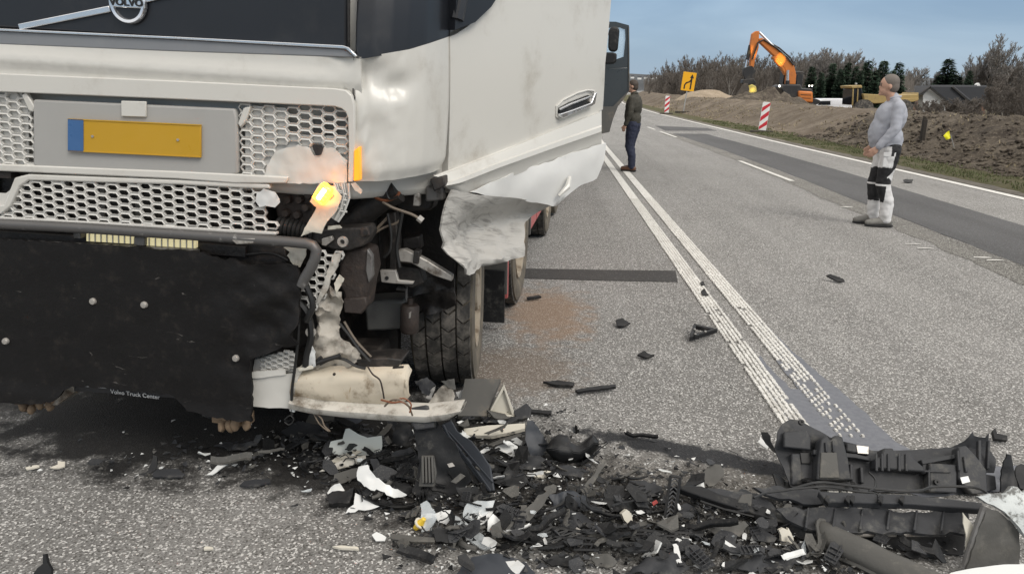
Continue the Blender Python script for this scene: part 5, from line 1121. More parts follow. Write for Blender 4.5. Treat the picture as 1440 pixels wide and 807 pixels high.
deb('pale_torn_block', 'pale torn plastic block under the long black beam', 'block', [(1094, 743), (1098, 740), (1104, 744), (1106, 740), (1110, 748), (1114, 762), (1098, 765)], (1104, 766), CREAM, 65, 0, .02, .006)
deb('dark_curl', 'dark curled sheet left of the pale torn block', 'sheet', [(1060, 752), (1064, 738), (1078, 738), (1080, 750), (1092, 758), (1088, 764), (1070, 762)], (1074, 766), CHAR, 20, 0, .006, .012)
# --- bumper carrier (large, lies on its face)
r = root('bumper_carrier', 'large dark grey car bumper carrier standing behind the black beams', 'bumper', (1250, 695))
P = Plane((1250, 694), 50, 3)
cp = [(1093, 628), (1094, 606), (1101, 596), (1112, 588), (1124, 590), (1146, 602), (1170, 615), (1205, 623), (1232, 631), (1262, 630), (1300, 629), (1344, 626), (1360, 618), (1369, 607), (1372, 612), (1389, 614), (1391, 608), (1400, 634), (1402, 646), (1397, 664), (1384, 664), (1380, 690), (1372, 698), (1300, 694), (1200, 690), (1150, 688), (1138, 672), (1124, 688), (1110, 684), (1098, 650)]
mb = MB(); sheet(mb, [P.uv(x, y) for x, y in cp], P.to3, .025, .002, .006, lambda s, q: .012 * fbm(s * 4, q * 4, 1) - .05 * sm(.10, .2, q) + .04 * sm(.0, .06, q - .17 - .02 * s), seed=3); sub(r, 'skin', mb, CHAR, smooth=40)
def boss(px, off, h, m=CHAR, bev=.006, nm='boss'): sub(r, nm, MB().prism([P.pt(x, y, off) for x, y in px], P.n * h), m, bev)
boss([(1140, 678), (1142, 650), (1146, 622), (1154, 616), (1160, 624), (1166, 616), (1176, 618), (1184, 650), (1188, 678)], .0, .06)
boss([(1152, 672), (1154, 636), (1176, 636), (1180, 672)], .06, .006, GREYP, .004, 'panel_inset')
boss([(1222, 662), (1222, 648), (1230, 646), (1233, 634), (1246, 634), (1250, 646), (1262, 640), (1270, 640), (1276, 650), (1288, 660), (1290, 667)], .0, .06)
for x in (1230, 1238, 1247, 1262, 1272): boss([(x, 662), (x, 638), (x + 3, 638), (x + 4, 663)], .06, .008, CHAR, .003, 'rib')
boss([(1298, 694), (1298, 654), (1336, 656), (1336, 696)], .0, .05)
boss([(1337, 676), (1337, 632), (1348, 630), (1362, 645), (1376, 664), (1378, 696), (1356, 698)], .0, .055)
boss([(1108, 684), (1108, 640), (1120, 640), (1124, 684)], -.02, .04); boss([(1126, 680), (1126, 655), (1138, 655), (1140, 680)], -.03, .03); boss([(1380, 694), (1380, 668), (1394, 670), (1396, 690)], -.02, .03)
boss([(1100, 630), (1100, 608), (1132, 606), (1138, 618), (1138, 634)], -.0, .02, CHAR, .006, 'shoulder')
boss([(1186, 636), (1186, 624), (1200, 626), (1218, 634), (1218, 642)], -.0, .03, CHAR, .006, 'shoulder')
boss([(1204, 626), (1221, 628), (1221, 638), (1206, 637)], .03, .003, SILVER, 0, 'slot_plate')  # pale plate added in place of an open slot in the carrier
boss([(1350, 671), (1361, 669), (1364, 677), (1353, 680)], .056, .002, WSHARD, 0, 'sticker')
boss([(1220, 688), (1222, 668), (1292, 668), (1296, 690)], -.045, .01, BLACK, 0, 'dark_recess')
for q in ((1316, 678), (1126, 594)): sub(r, 'boss_hole', MB().lathe([(.004, .0), (.012, .0), (.012, .012), (.004, .012)], P.pt(*q, .052), P.n, 10), BLACK)
for px, o0, hh_, m_, nm_ in (([(1140, 634), (1200, 640), (1220, 645), (1220, 650), (1200, 646), (1140, 641)], .005, .03, CHAR, 'ledge'), ([(1290, 648), (1340, 640), (1340, 646), (1292, 655)], .005, .03, CHAR, 'ledge'), ([(1190, 684), (1190, 650), (1220, 660), (1222, 686)], -.02, .012, BLACK, 'dark_recess'), ([(1124, 636), (1140, 636), (1140, 652), (1126, 652)], .0, .006, BLACK, 'dark_recess'),
        ([(1292, 668), (1292, 648), (1298, 648), (1298, 668)], .0, .03, CHAR, 'rib'), ([(1190, 676), (1190, 654), (1194, 655), (1195, 677)], .0, .035, CHAR, 'rib'), ([(1206, 680), (1205, 658), (1209, 659), (1211, 681)], .0, .03, CHAR, 'rib'), ([(1160, 636), (1159, 622), (1162, 622), (1163, 636)], .06, .01, CHAR, 'rib'), ([(1170, 636), (1169, 620), (1172, 620), (1173, 636)], .06, .01, CHAR, 'rib'),
        ([(1346, 662), (1344, 634), (1347, 634), (1350, 662)], .055, .01, CHAR, 'rib'), ([(1356, 664), (1353, 642), (1356, 642), (1360, 664)], .055, .01, CHAR, 'rib'), ([(1372, 660), (1372, 620), (1376, 620), (1377, 660)], -.0, .02, CHAR, 'rib'), ([(1384, 660), (1386, 620), (1389, 620), (1388, 660)], -.0, .02, CHAR, 'rib'), ([(1304, 690), (1304, 660), (1307, 660), (1307, 690)], .05, .008, CHAR, 'rib'), ([(1298, 664), (1298, 661), (1336, 662), (1336, 665)], .05, .008, CHAR, 'rib')):
    boss(px, o0, hh_, m_, .003, nm_)
deb('bent_bracket', 'dark bent bracket with white corner at the left end of bumper carrier', 'bracket', [(1070, 608), (1080, 607), (1085, 620), (1091, 638), (1082, 630), (1072, 618)], (1084, 642), BLACK, 65, -20, .01, .006, lift=.02)
deb('white_corner_chip', 'white triangular chip beside the dark bent bracket', 'chip', [(1066, 622), (1069, 614), (1080, 628), (1078, 632)], (1074, 634), WSHARD, 35, 0, .004, .002)
deb('black_block', 'small black block below the left end of bumper carrier', 'block', [(1100, 684), (1102, 676), (1112, 676), (1114, 684), (1104, 687)], (1106, 688), BLACK, 70, 0, .03, .002, torn=.001)
deb('fender_tab', 'torn black fender tab right of the bumper carrier', 'bracket', [(1405, 690), (1408, 650), (1414, 638), (1422, 640), (1426, 668), (1430, 690), (1418, 700)], (1416, 702), BLACK, 60, 0, .008, .02, bow=2)
deb('grey_tab', 'small shiny grey tab on the torn black fender tab', 'tab', [(1408, 678), (1412, 668), (1422, 664), (1424, 674), (1416, 682)], (1414, 690), SILVER, 50, 0, .004, .006, lift=.05)
deb('black_lattice_tile', 'black gridded tile at the right edge beyond the fender tab', 'tile', [(1426, 668), (1428, 656), (1445, 652), (1460, 652), (1460, 690), (1432, 688)], (1440, 692), BLACK, 35, 0, .012, .008)
# --- long beams in front of it
r = root('crash_beam', 'long black crash beam stack lying across the right foreground', 'beam', (1180, 745))
P = Plane((1180, 752), 16, -6)
def bar3(nm, px, off, h, m, bev=.005): sub(r, nm, MB().prism([P.pt(x, y, off) for x, y in px], P.n * h), m, bev)
bar3('lower_rail', [(942, 690), (985, 690), (1010, 701), (1150, 742), (1146, 752), (1100, 742), (1000, 710)], .01, .03, BLACK)
def dent3(nm, px, off, m, amp, seed):
    mb = MB(); sheet(mb, [P.uv(x, y, off) for x, y in px], lambda s, t, o: P.to3(s, t, o + off), .022, .006, .012, lambda s, t: amp * fbm(s * 5, t * 9, seed) + .5 * amp * fbm(s * 16, t * 18, seed + 2), seed=seed); sub(r, nm, mb, m, smooth=40)
bar3('under_plate', [(1150, 753), (1260, 755), (1356, 755), (1352, 786), (1300, 784), (1240, 776)], -.005, .02, BLACK)
dent3('face_plate', [(1092, 716), (1130, 715), (1180, 718), (1240, 719), (1300, 724), (1356, 722), (1360, 738), (1356, 752), (1300, 750), (1240, 753), (1190, 748), (1140, 746), (1118, 740)], .07, CHAR, .025, 3)
for k in range(6): bar3('stiffening_rib', [(1130 + k * 38, 746 + k * .8), (1134 + k * 38, 718 + k * .9), (1137 + k * 38, 718 + k * .9), (1134 + k * 38, 747 + k * .8)], .075, .02, CHAR, .003)
bar3('upper_rail', [(1148, 698), (1200, 700), (1280, 703), (1378, 714), (1378, 724), (1280, 716), (1160, 713)], .09, .03, CHAR)
dent3('upper_shelf', [(1060, 690), (1080, 688), (1100, 684), (1150, 688), (1160, 714), (1130, 712), (1110, 704), (1075, 702)], .05, CHAR, .02, 7)
dent3('left_web', [(985, 692), (1010, 688), (1030, 694), (1060, 696), (1092, 716), (1112, 736), (1080, 730), (1040, 716)], .02, CHAR, .02, 9)
bar3('left_plate', [(1036, 708), (1042, 697), (1058, 696), (1056, 714)], .032, .012, GREYP)
bar3('nut_plate', [(1056, 714), (1064, 710), (1072, 714), (1064, 719)], .032, .012, CHAR); sub(r, 'nut_hole', MB().disc(P.pt(1064, 714.5, .047), P.n, .008, .002, 10), BLACK)
bar3('gusset', [(1090, 728), (1104, 714), (1112, 716), (1110, 738)], .035, .03, GREYP)
for x in (1157, 1186, 1192, 1232, 1262): bar3('clip', [(x, 706), (x + 4, 700), (x + 9, 702), (x + 7, 713)], .118, .02, BLACK, .003)
bar3('pale_edge', [(1192, 752.5), (1330, 752.6), (1330, 754.2), (1192, 755)], .05, .012, SILVER, .001)
sub(r, 'strut', MB().tube([P.pt(1186, 733, .085), P.pt(1193, 752, .04)], .006, 6), GREYP)
for q in ([(985, 704), (1020, 716), (1060, 726)],): sub(r, 'wire', MB().tube([P.pt(x, y, .04) for x, y in q], .004, 5), CABLE)
r2 = root('wiring_loom', 'black wiring loom draped across the bumper carrier and beams', 'cable', (1180, 690))
def wire(pts, r_, z):
    out = []; pp = [G(x, y, z) for x, y in pts]
    for i in range(len(pp) - 1):
        p0, p1, p2, p3 = pp[max(i - 1, 0)], pp[i], pp[i + 1], pp[min(i + 2, len(pp) - 1)]
        for j in range(4):
            t = j / 4; out.append(.5 * ((2 * p1) + (p2 - p0) * t + (2 * p0 - 5 * p1 + 4 * p2 - p3) * t * t + (3 * p1 - p0 - 3 * p2 + p3) * t ** 3))
    return MB().tube(out + [pp[-1]], r_, 6)
for q, rr_ in (([(1060, 700), (1080, 692), (1110, 688), (1150, 678), (1190, 682), (1240, 688), (1290, 690), (1314, 684), (1370, 685), (1392, 696)], .005), ([(1110, 688), (1160, 684), (1200, 690), (1232, 694), (1236, 706)], .004), ([(1222, 664), (1231, 674), (1230, 686), (1222, 690)], .004)): sub(r2, 'wire', wire(q, rr_, .15), CABLE)
# half-round duct
r = root('half_round_duct', 'grey half-round plastic duct in the bottom right foreground', 'duct', (1230, 795))
a0, a1 = G(1166, 770), G(1340, 850); ax_ = (a1 - a0).normalized(); side = Vector((-ax_.y, ax_.x, 0)); rows = []
for k in range(14):
    f = k / 13; c = a0.lerp(a1, f) + Vector((0, 0, .038 + .006 * nz(f * 5, 2))); R_ = .05 - .008 * f; row = []
    for j in range(13):
        an = radians(-118 + j * 21); row.append(c + side * (sin(an) * R_ * (1.05 if j > 2 else 1.25)) + Vector((0, 0, cos(an) * R_)) - ax_ * (.05 * cos(an) * max(0, 1 - k / 2)))
    rows.append(row)
sub(r, 'shell', MB().grid(rows, thick=(.0, .004, -.005)), GREYP, smooth=70)
sub(r, 'rolled_lip', MB().tube([q[0] for q in rows], .010, 6), GREYP); sub(r, 'mouth_rim', MB().tube(rows[0], .007, 6), GREYP)
deb('metal_fitting', 'small bright metal fitting stuck on half-round duct', 'fitting', [(1235, 792), (1242, 788), (1252, 795), (1248, 801), (1240, 799)], (1243, 803), SILVER, 40, 0, .01, .004, lift=.05)
# right edge: wheel-arch plate and white bodywork
deb('grey_liner_plate', 'upright grey liner plate below the white bodywork at right', 'plate', [(1356, 800), (1376, 735), (1386, 712), (1400, 716), (1432, 745), (1433, 776), (1430, 796), (1380, 802)], (1394, 806), GREYP, 72, 6, .008, .01)
r = root('steel_strut', 'dark steel strut leaning on the grey liner plate', 'strut', (1355, 800)); P = Plane((1357, 800), 74, 6)
sub(r, 'rod', MB().tube([P.pt(1356, 796, .02), P.pt(1370, 752, .02), P.pt(1384, 711, .02)], .011, 8), GREYM)
deb('white_sliver', 'white curved sliver left of the dark steel strut', 'shard', [(1353, 720), (1358, 726), (1372, 746), (1366, 768), (1358, 782), (1357, 750)], (1360, 800), CREAM, 72, 4, .004, .008, lift=.02)
deb('white_bumper_corner', 'broken white car bumper corner with scraped edge at right edge', 'bumper piece', [(1372, 698), (1388, 694), (1410, 692), (1416, 683), (1424, 684), (1432, 692), (1442, 686), (1475, 690), (1475, 790), (1450, 765), (1430, 742), (1405, 718), (1384, 706)], (1420, 800), SCRAPED, 62, -12, .03, .02, 6, .002, lift=.10)
deb('white_bonnet_edge', 'white bonnet edge cutting into the bottom right corner', 'bonnet', [(1320, 822), (1336, 806), (1370, 800), (1410, 795), (1480, 790), (1490, 850), (1330, 850)], (1400, 842), WSHARD, 24, 4, .01, .003, torn=0, lift=.12, bow=-.3)
# --- single pieces out on the road
r = root('triangular_bracket', 'black triangular frame piece lying left of the double line', 'bracket', (988, 476)); P = Plane((988, 480), 6, 0)
tri = [(969, 480), (975, 460), (1009, 468)]; o_ = [P.pt(*q, .0) for q in tri]; cc = (o_[0] + o_[1] + o_[2]) / 3; i_ = [p.lerp(cc, .38) for p in o_]
mb = MB(); [mb.prism([o_[k], o_[(k + 1) % 3], i_[(k + 1) % 3], i_[k]], (0, 0, .03)) for k in range(3)]; sub(r, 'frame', mb, BLACK, .003)
for q in ((977, 463), (978, 470), (992, 466)): sub(r, 'rivet', MB().disc(P.pt(*q, .034), (0, 0, 1), .008, .004, 8), SILVER)
sub(r, 'block', MB().box(P.pt(979, 473, .02), (.035, .03, .03)), BLACK, .003)
deb('road_shard', 'bent black shard alone on the road beyond the double line', 'shard', [(1162, 389), (1168, 387), (1186, 393), (1187, 397), (1176, 396)], (1175, 398), BLACK, 25, -10, .012, .01)
deb('pipe_stub', 'short black elbow pipe beyond the right end of bumper carrier', 'pipe', [(1393, 608), (1396, 604), (1400, 613), (1414, 616), (1414, 622), (1396, 620)], (1402, 623), BLACK, 30, 0, .02, .004)
for lab, px in (('long thin black rod lying in front of the sandy dust patch', [(809, 551), (835, 547), (866, 543), (866, 547), (838, 551), (812, 554)]), ('short flat black rod nearest the front tyre on the road', [(764, 539), (785, 537), (808, 541), (806, 545), (780, 543)]), ('thin black rod behind the sandy dust patch near second wheel', [(740, 420), (758, 417), (761, 419), (742, 422)])):
    deb('black_rod', lab, 'rod', px, (sum(p[0] for p in px) / len(px), max(p[1] for p in px) + 1), BLACK, 6, 0, .014, .004)
for lab, px in (('small black clod on the road right of the sandy dust patch', [(866, 452), (874, 449), (886, 456), (876, 461), (868, 460)]), ('small brown clod below the dust patch', [(897, 500), (905, 495), (912, 500), (920, 502), (908, 505)]), ('black crumb between the two white centre lines', [(986, 411), (990, 408), (996, 416), (989, 417)]), ('dark chip lying on the near lane left of the lines', [(984, 399), (989, 397), (991, 401), (986, 402)]), ('dark curved scrap on the far lane beyond the man in grey', [(1270, 254), (1276, 252), (1284, 254), (1282, 257), (1272, 257)])):
    deb('road_crumb', lab, 'fragment', px, (sum(p[0] for p in px) / len(px), max(p[1] for p in px) + 1), BLACK, 15, 0, .012, .01)
# --- left-hand scatter
deb('white_splinter', 'long white splinter at the left edge of the oil stain', 'splinter', [(291, 668), (300, 660), (315, 650), (327, 639), (326, 645), (314, 658), (300, 668)], (306, 670), WSHARD, 20, 35, .004, .006)
deb('white_angle', 'L-shaped white chip on the bare asphalt at left', 'chip', [(70, 659), (82, 654), (82, 649), (92, 650), (93, 656), (82, 660)], (82, 661), CREAM, 14, 0, .006, .002)
deb('white_strip', 'small white strip left of the L-shaped white chip', 'strip', [(35, 659), (44, 656), (56, 655), (55, 658), (38, 661)], (46, 662), CREAM, 8, 0, .006, .002)
deb('dark_flat_shard', 'dark flat shard with upturned fin left of white splinter', 'shard', [(214, 670), (220, 662), (250, 660), (260, 668), (256, 672), (218, 672)], (236, 673), CHAR, 12, 0, .008, .004)
deb('upturned_fin', 'black upturned fin behind the dark flat shard', 'fin', [(191, 667), (208, 664), (217, 640), (222, 642), (220, 660), (206, 668)], (208, 670), BLACK, 55, 0, .006, .006)
deb('dark_flat_shard', 'dark rectangular shard right of the white splinter', 'shard', [(337, 685), (345, 678), (378, 674), (381, 679), (352, 686)], (358, 687), CHAR, 8, 0, .008, .003)
deb('corner_hook', 'black hook-shaped piece at the bottom left edge', 'hook', [(46, 812), (56, 797), (63, 792), (64, 778), (67, 778), (70, 790), (75, 800), (74, 815)], (62, 818), BLACK, 60, 0, .014, .004, torn=.001)
deb('pale_splint', 'pale cream splint on bare asphalt near left debris edge', 'splint', [(469, 770), (480, 769), (505, 771), (505, 774), (480, 773)], (487, 775), CREAM, 5, 0, .008, .001)
deb('pale_splint', 'short cream splint near the bottom edge left of debris', 'splint', [(286, 771), (292, 769), (301, 771), (299, 773), (288, 774)], (293, 775), CREAM, 5, 0, .006, .001)
deb('white_chip', 'crumpled white chip on asphalt left of the comb-toothed strip', 'chip', [(522, 753), (530, 749), (544, 755), (540, 761), (528, 762)], (533, 763), WSHARD, 25, 0, .005, .008)
deb('black_flat_piece', 'flat black slab under the bumper lip left of body panel', 'slab', [(395, 608), (420, 594), (450, 600), (462, 612), (450, 622), (410, 618)], (428, 624), CHAR, 14, 0, .01, .01)
deb('ribbed_grey_slab', 'ribbed grey slab tucked under the hanging bumper lip', 'slab', [(432, 594), (436, 584), (470, 584), (474, 594), (460, 599), (436, 600)], (452, 600), GREYP, 40, 0, .02, .006)
deb('grey_flap', 'grey flap hanging below the left part of bumper lip', 'flap', [(474, 585), (486, 582), (510, 590), (500, 597), (486, 598)], (490, 600), BLUEGREY, 55, 0, .005, .006)
# --- countless smaller shards: single objects that share a few meshes
def frag_mesh(k, mat):
    rnd = random.Random(100 + k); n = rnd.randint(5, 8); el = rnd.uniform(.35, 1.0); poly = []
    for i in range(n):
        an = 2 * pi * i / n + rnd.uniform(-.3, .3); q = rnd.uniform(.55, 1.0); poly.append((cos(an) * q, sin(an) * q * el))
    mb = MB(); fold = rnd.uniform(-.5, .5); c = rnd.uniform(.1, .5); th = rnd.uniform(.04, .16)
    f = lambda x, y: c * x * x + fold * max(0, y) + rnd.uniform(-.05, .05)
    top = [Vector((x, y, f(x, y) + th)) for x, y in poly]; bot = [p - Vector((0, 0, th)) for p in top]; ct = Vector((0, 0, th + rnd.uniform(-.05, .1)))
    vs = top + bot + [ct, ct - Vector((0, 0, th))]
    fs = [(i, (i + 1) % n, 2 * n) for i in range(n)] + [((i + 1) % n + n, i + n, 2 * n + 1) for i in range(n)] + [((i + 1) % n, i, i + n, (i + 1) % n + n) for i in range(n)]
    return mb.add(vs, fs).mesh('shard_mesh', mat, smooth=0)
CL = [((615, 672), 70, 34, 1.1), ((700, 740), 80, 32, 1.5), ((830, 750), 90, 30, 1.3), ((950, 745), 95, 32, 1.4), ((440, 636), 48, 17, .7), ((560, 655), 60, 26, .8), ((700, 615), 60, 26, .6), ((780, 680), 70, 30, .6), ((900, 690), 70, 28, .7), ((1050, 780), 110, 24, .9), ((1190, 780), 60, 16, .3), ((1060, 720), 60, 20, .3), ((270, 650), 90, 20, .25)]
def pick(rnd):
    tot = sum(c[3] for c in CL); q = rnd.uniform(0, tot)
    for c in CL:
        q -= c[3]
        if q <= 0: return rnd.gauss(c[0][0], c[1]), rnd.gauss(c[0][1], c[2])
    return CL[0][0]
rnd = random.Random(77)
KINDS_ = [(BLACK, 'black', 'small broken black plastic shard in the debris field', 130, 'black shards in the debris field', 'black_shard'), (CHAR, 'charcoal', 'small broken charcoal-grey plastic shard in the debris field', 90, 'charcoal shards in the debris field', 'charcoal_shard'),
          (GREYP, 'grey', 'small broken brown-grey plastic shard in the debris field', 40, 'brown-grey shards in the debris field', 'brown_grey_shard'), (WSHARD, 'white', 'small broken white paint shard in the debris field', 44, 'white shards in the debris field', 'white_chip_shard'), (CLEAR, 'clear', 'small broken clear lens shard in the debris field', 16, 'clear shards in the debris field', 'clear_shard')]
ki = 0
for mat, _, lab, cnt, grp, nm in KINDS_:
    ms = [frag_mesh(ki * 10 + k, mat) for k in range(9)]; ki += 1; done = 0
    while done < cnt:
        x, y = pick(rnd)
        if y < 575 or y > 815 or x > 1440 or (x < 560 and y > 735): continue
        p = G(x, y)
        if p.x < -.35 and p.y > 3.3: continue
        o = bpy.data.objects.new(nm, ms[done % 9]); COL.objects.link(o)
        s = abs(rnd.gauss(.026, .014)) + .012
        if mat in (WSHARD, CLEAR): s *= .75
        o.scale = (s * rnd.uniform(.8, 1.5), s, s); zr = rnd.uniform(0, .05) * (1 if rnd.random() < .5 else .2)
        o.location = (p.x, p.y, .012 + s * .25 + zr); o.rotation_euler = (rnd.gauss(0, .35), rnd.gauss(0, .35), rnd.uniform(0, 6.28)); tag(o, lab, 'shard', grp); done += 1
def strip_mesh(k, mat):
    rnd = random.Random(300 + k); mb = MB(); n = 8; p = Vector((-1, 0, .1)); an = rnd.uniform(-.5, .5); el_ = 0; rows = []; wd = rnd.uniform(.07, .22); prof = rnd.choice(('flat', 'angle', 'gutter'))
    for i in range(n):
        d = Vector((cos(an), sin(an), sin(el_))); sd = Vector((-sin(an), cos(an), 0)); w_ = wd * (1 - .5 * abs(i / (n - 1) - rnd.uniform(.3, .7)))
        lip = {'flat': (0, .02, 0), 'angle': (.22, 0, 0), 'gutter': (.14, 0, .14)}[prof]
        rows.append([p - sd * w_ + Vector((0, 0, lip[0])), p + Vector((0, 0, lip[1])), p + sd * w_ + Vector((0, 0, lip[2]))]); p = p + d * (2 / n); an += rnd.gauss(0, .28); el_ = max(-.3, min(.6, el_ + rnd.gauss(.03, .16)))
    mb.grid(rows, thick=(0, 0, -.04)); return mb.mesh('strip_mesh', mat, smooth=30)
def wire_mesh(k, mat):
    rnd = random.Random(500 + k); p = Vector((0, 0, .05)); an = 0; pts = []
    for i in range(14): pts.append(p.copy()); an += rnd.gauss(0, .55); p += Vector((cos(an), sin(an), 0)) * .16; p.z = .05 + abs(rnd.gauss(0, .06))
    return MB().tube(pts, .022, 4).mesh('wire_mesh', mat)
def ribbed_mesh(k, mat):
    rnd = random.Random(700 + k); mb = MB().prism([(-1, -.4, 0), (.7, -.5, 0), (1, .1, 0), (.6, .45, 0), (-.9, .4, 0)], (0, 0, .06)); m = rnd.randint(3, 6)
    for i in range(m): x = -.75 + 1.3 * i / m; mb.box((x, -.02, .14), (.05, .7, .2))
    mb.box((0, rnd.uniform(-.3, .3), .12), (1.5, .05, .16)); return mb.mesh('ribbed_mesh', mat, smooth=0)
for fn, mat, nm, lab, grp, cnt, smin, smax in ((strip_mesh, BLACK, 'bent_black_strip', 'bent black plastic strip tangled in the debris field', 'bent black strips in the debris field', 42, .05, .13), (strip_mesh, GREYP, 'bent_grey_strip', 'bent grey plastic strip tangled in the debris field', 'bent grey strips in the debris field', 30, .045, .11),
        (strip_mesh, WSHARD, 'bent_white_strip', 'bent white painted strip tangled in the debris field', 'bent white strips in the debris field', 12, .03, .06), (ribbed_mesh, CHAR, 'ribbed_fragment', 'ribbed charcoal plastic fragment in the debris field', 'ribbed fragments in the debris field', 34, .03, .065), (wire_mesh, CABLE, 'wire_scrap', 'loose black wire scrap lying in the debris field', 'wire scraps in the debris field', 26, .08, .16)):
    ms = [fn(k, mat) for k in range(7)]; done = 0
    while done < cnt:
        x, y = pick(rnd)
        if y < 585 or y > 812 or x > 1430 or (x < 560 and y > 730): continue
        p = G(x, y); o = bpy.data.objects.new(nm, ms[done % 7]); COL.objects.link(o); s = rnd.uniform(smin, smax); o.scale = (s, s, s); o.location = (p.x, p.y, .016 + rnd.uniform(0, .04)); o.rotation_euler = (rnd.gauss(0, .25), rnd.gauss(0, .25), rnd.uniform(0, 6.28)); tag(o, lab, nm.split('_')[-1], grp); done += 1
# larger curled skins lying over the crumbs
for lab, px, t, a_, m in (('curled slate sheet among the centre debris', [(770, 700), (800, 690), (824, 700), (816, 716), (786, 720)], 32, 15, BLUEGREY), ('torn charcoal sheet right of the curved grey strip', [(778, 726), (800, 716), (826, 726), (838, 742), (806, 746)], 24, -12, CHAR),
        ('folded black skin left of the zigzag ladder', [(846, 706), (872, 698), (900, 706), (890, 720), (858, 722)], 28, 8, BLACK), ('grey torn skin in front of the long black beam', [(990, 742), (1020, 730), (1052, 738), (1040, 758), (1004, 760)], 24, -8, GREYP), ('black folded skin at the bottom edge left of the duct', [(1030, 800), (1060, 780), (1100, 776), (1128, 790), (1100, 806)], 26, 4, CHAR),
        ('dark creased skin at the bottom edge of the debris', [(880, 806), (910, 784), (950, 780), (976, 796), (950, 812)], 28, -6, CHAR), ('black torn skin under the slate trim panel', [(640, 690), (668, 684), (690, 700), (676, 712), (650, 708)], 30, 12, BLACK), ('grey scuffed skin beside the plastic housing', [(552, 640), (576, 628), (588, 644), (584, 664), (560, 662)], 45, -14, CHAR)):
    deb('torn_skin', lab, 'sheet', px, (sum(q[0] for q in px) / len(px), max(q[1] for q in px) + 2), m, t, a_, .004, .035, 11, .006, cell=.014)
def jag(cx, cy, w_, h_, seed):
    q = random.Random(seed); n = q.randint(6, 9); out = []
    for i in range(n):
        an = 2 * pi * i / n + q.uniform(-.28, .28); rr_ = q.uniform(.7, 1.1); out.append((cx + cos(an) * w_ / 2 * rr_, cy + sin(an) * h_ / 2 * rr_))
    return out
for lab, cx, cy, w_, h_, t, a_, m in (('broad black plate lying left of the pale body panel', 440, 642, 62, 20, 12, 8, BLACK), ('black jagged plate in the shadow under the apron', 330, 628, 60, 14, 8, -6, CHAR), ('slate plate below the grey flap of bumper lip', 516, 620, 44, 26, 35, 14, CHAR), ('dark plate standing between body panel and housing', 566, 612, 34, 44, 62, -10, BLACK),
        ('black slab wedged under the tall plastic housing', 560, 690, 56, 20, 20, 10, BLACK), ('flat dark slab in front of the triangular bracket', 700, 592, 60, 12, 10, 0, CHAR), ('jagged black plate right of the slate trim panel', 722, 676, 52, 30, 30, 20, BLACK), ('broad charcoal plate at the far edge of the debris', 800, 664, 60, 18, 14, -14, CHAR),
        ('pale broken slab right of the wedge-shaped white shard', 760, 668, 34, 10, 16, 10, CREAM), ('black jagged plate left of the lattice corner', 790, 788, 60, 22, 22, 8, BLACK), ('grey angular slab in the bottom debris left of lattice bar', 850, 790, 48, 18, 24, -18, GREYP), ('black angular plate under the lattice bar', 930, 776, 64, 20, 20, 6, BLACK),
        ('charcoal plate between ladder strip and black beam', 968, 716, 44, 22, 24, 14, CHAR), ('black torn plate above the long beam at its middle', 1120, 706, 60, 18, 30, -8, BLACK), ('jagged charcoal plate lying on the crash beam', 1236, 712, 50, 16, 34, 10, CHAR), ('black torn plate on the right end of crash beam', 1330, 734, 44, 22, 38, -12, BLACK),
        ('broken dark plate below the crash beam', 1300, 778, 56, 20, 26, 6, BLACK), ('charcoal torn plate left of the half-round duct', 1136, 770, 52, 22, 28, -10, CHAR), ('grey jagged plate behind the half-round duct', 1200, 748, 40, 16, 40, 12, GREYP), ('white broken slab in front of the lamp bezel', 600, 728, 30, 10, 14, -8, WSHARD)):
    lf = .10 if 'crash beam' in lab and 'below' not in lab else .0
    deb('torn_plate', lab, 'plate', jag(cx, cy, w_, h_, int(cx * 3 + cy)), (cx, cy + h_ * .52), m, t, a_, .007, .018, 12, .005, lift=lf, cell=.014)
def crumbs(name, label, mat, n, smin, smax, seed, wide=1.0):
    rnd = random.Random(seed); mb = MB(); k = 0
    while k < n:
        x, y = pick(rnd); x = 720 + (x - 720) * wide
        if y < 575 or y > 825 or (x < 540 and y > 740): continue
        p = G(x, y); s = rnd.uniform(smin, smax) ; k += 1
        M = Matrix.Rotation(rnd.uniform(0, 6.28), 3, 'Z') @ Matrix.Rotation(rnd.gauss(0, .5), 3, 'X'); l = rnd.uniform(1, 2.6)
        tri = [M @ Vector(q) for q in ((-s * l, -s, 0), (s * l, -s * .6, s * .3), (s * .4, s, 0), (-s * .6, s * .7, s * .4))]
        z = .008 + s * .5 + rnd.random() ** 4 * .03
        vs = [Vector((p.x, p.y, z)) + q for q in tri]; vs += [q - Vector((0, 0, s * .35)) for q in vs]
        mb.add(vs, [(0, 1, 2, 3), (7, 6, 5, 4), (0, 4, 5, 1), (1, 5, 6, 2), (2, 6, 7, 3), (3, 7, 4, 0)])
    tag(mb.build(name, mat, smooth=0), label, 'crumbs', kind='stuff')
crumbs('dark_crumbs', 'fine dark plastic crumbs strewn through the debris field', BLACK, 1300, .003, .010, 5); crumbs('charcoal_crumbs', 'fine charcoal crumbs strewn through the debris field', CHAR, 1100, .003, .010, 6)
crumbs('white_crumbs', 'fine white paint crumbs strewn through the debris field', WSHARD, 1100, .002, .006, 7, 1.05); crumbs('grit', 'earthy brown grit strewn through the debris field', GREYP, 1500, .003, .008, 8, 1.1)
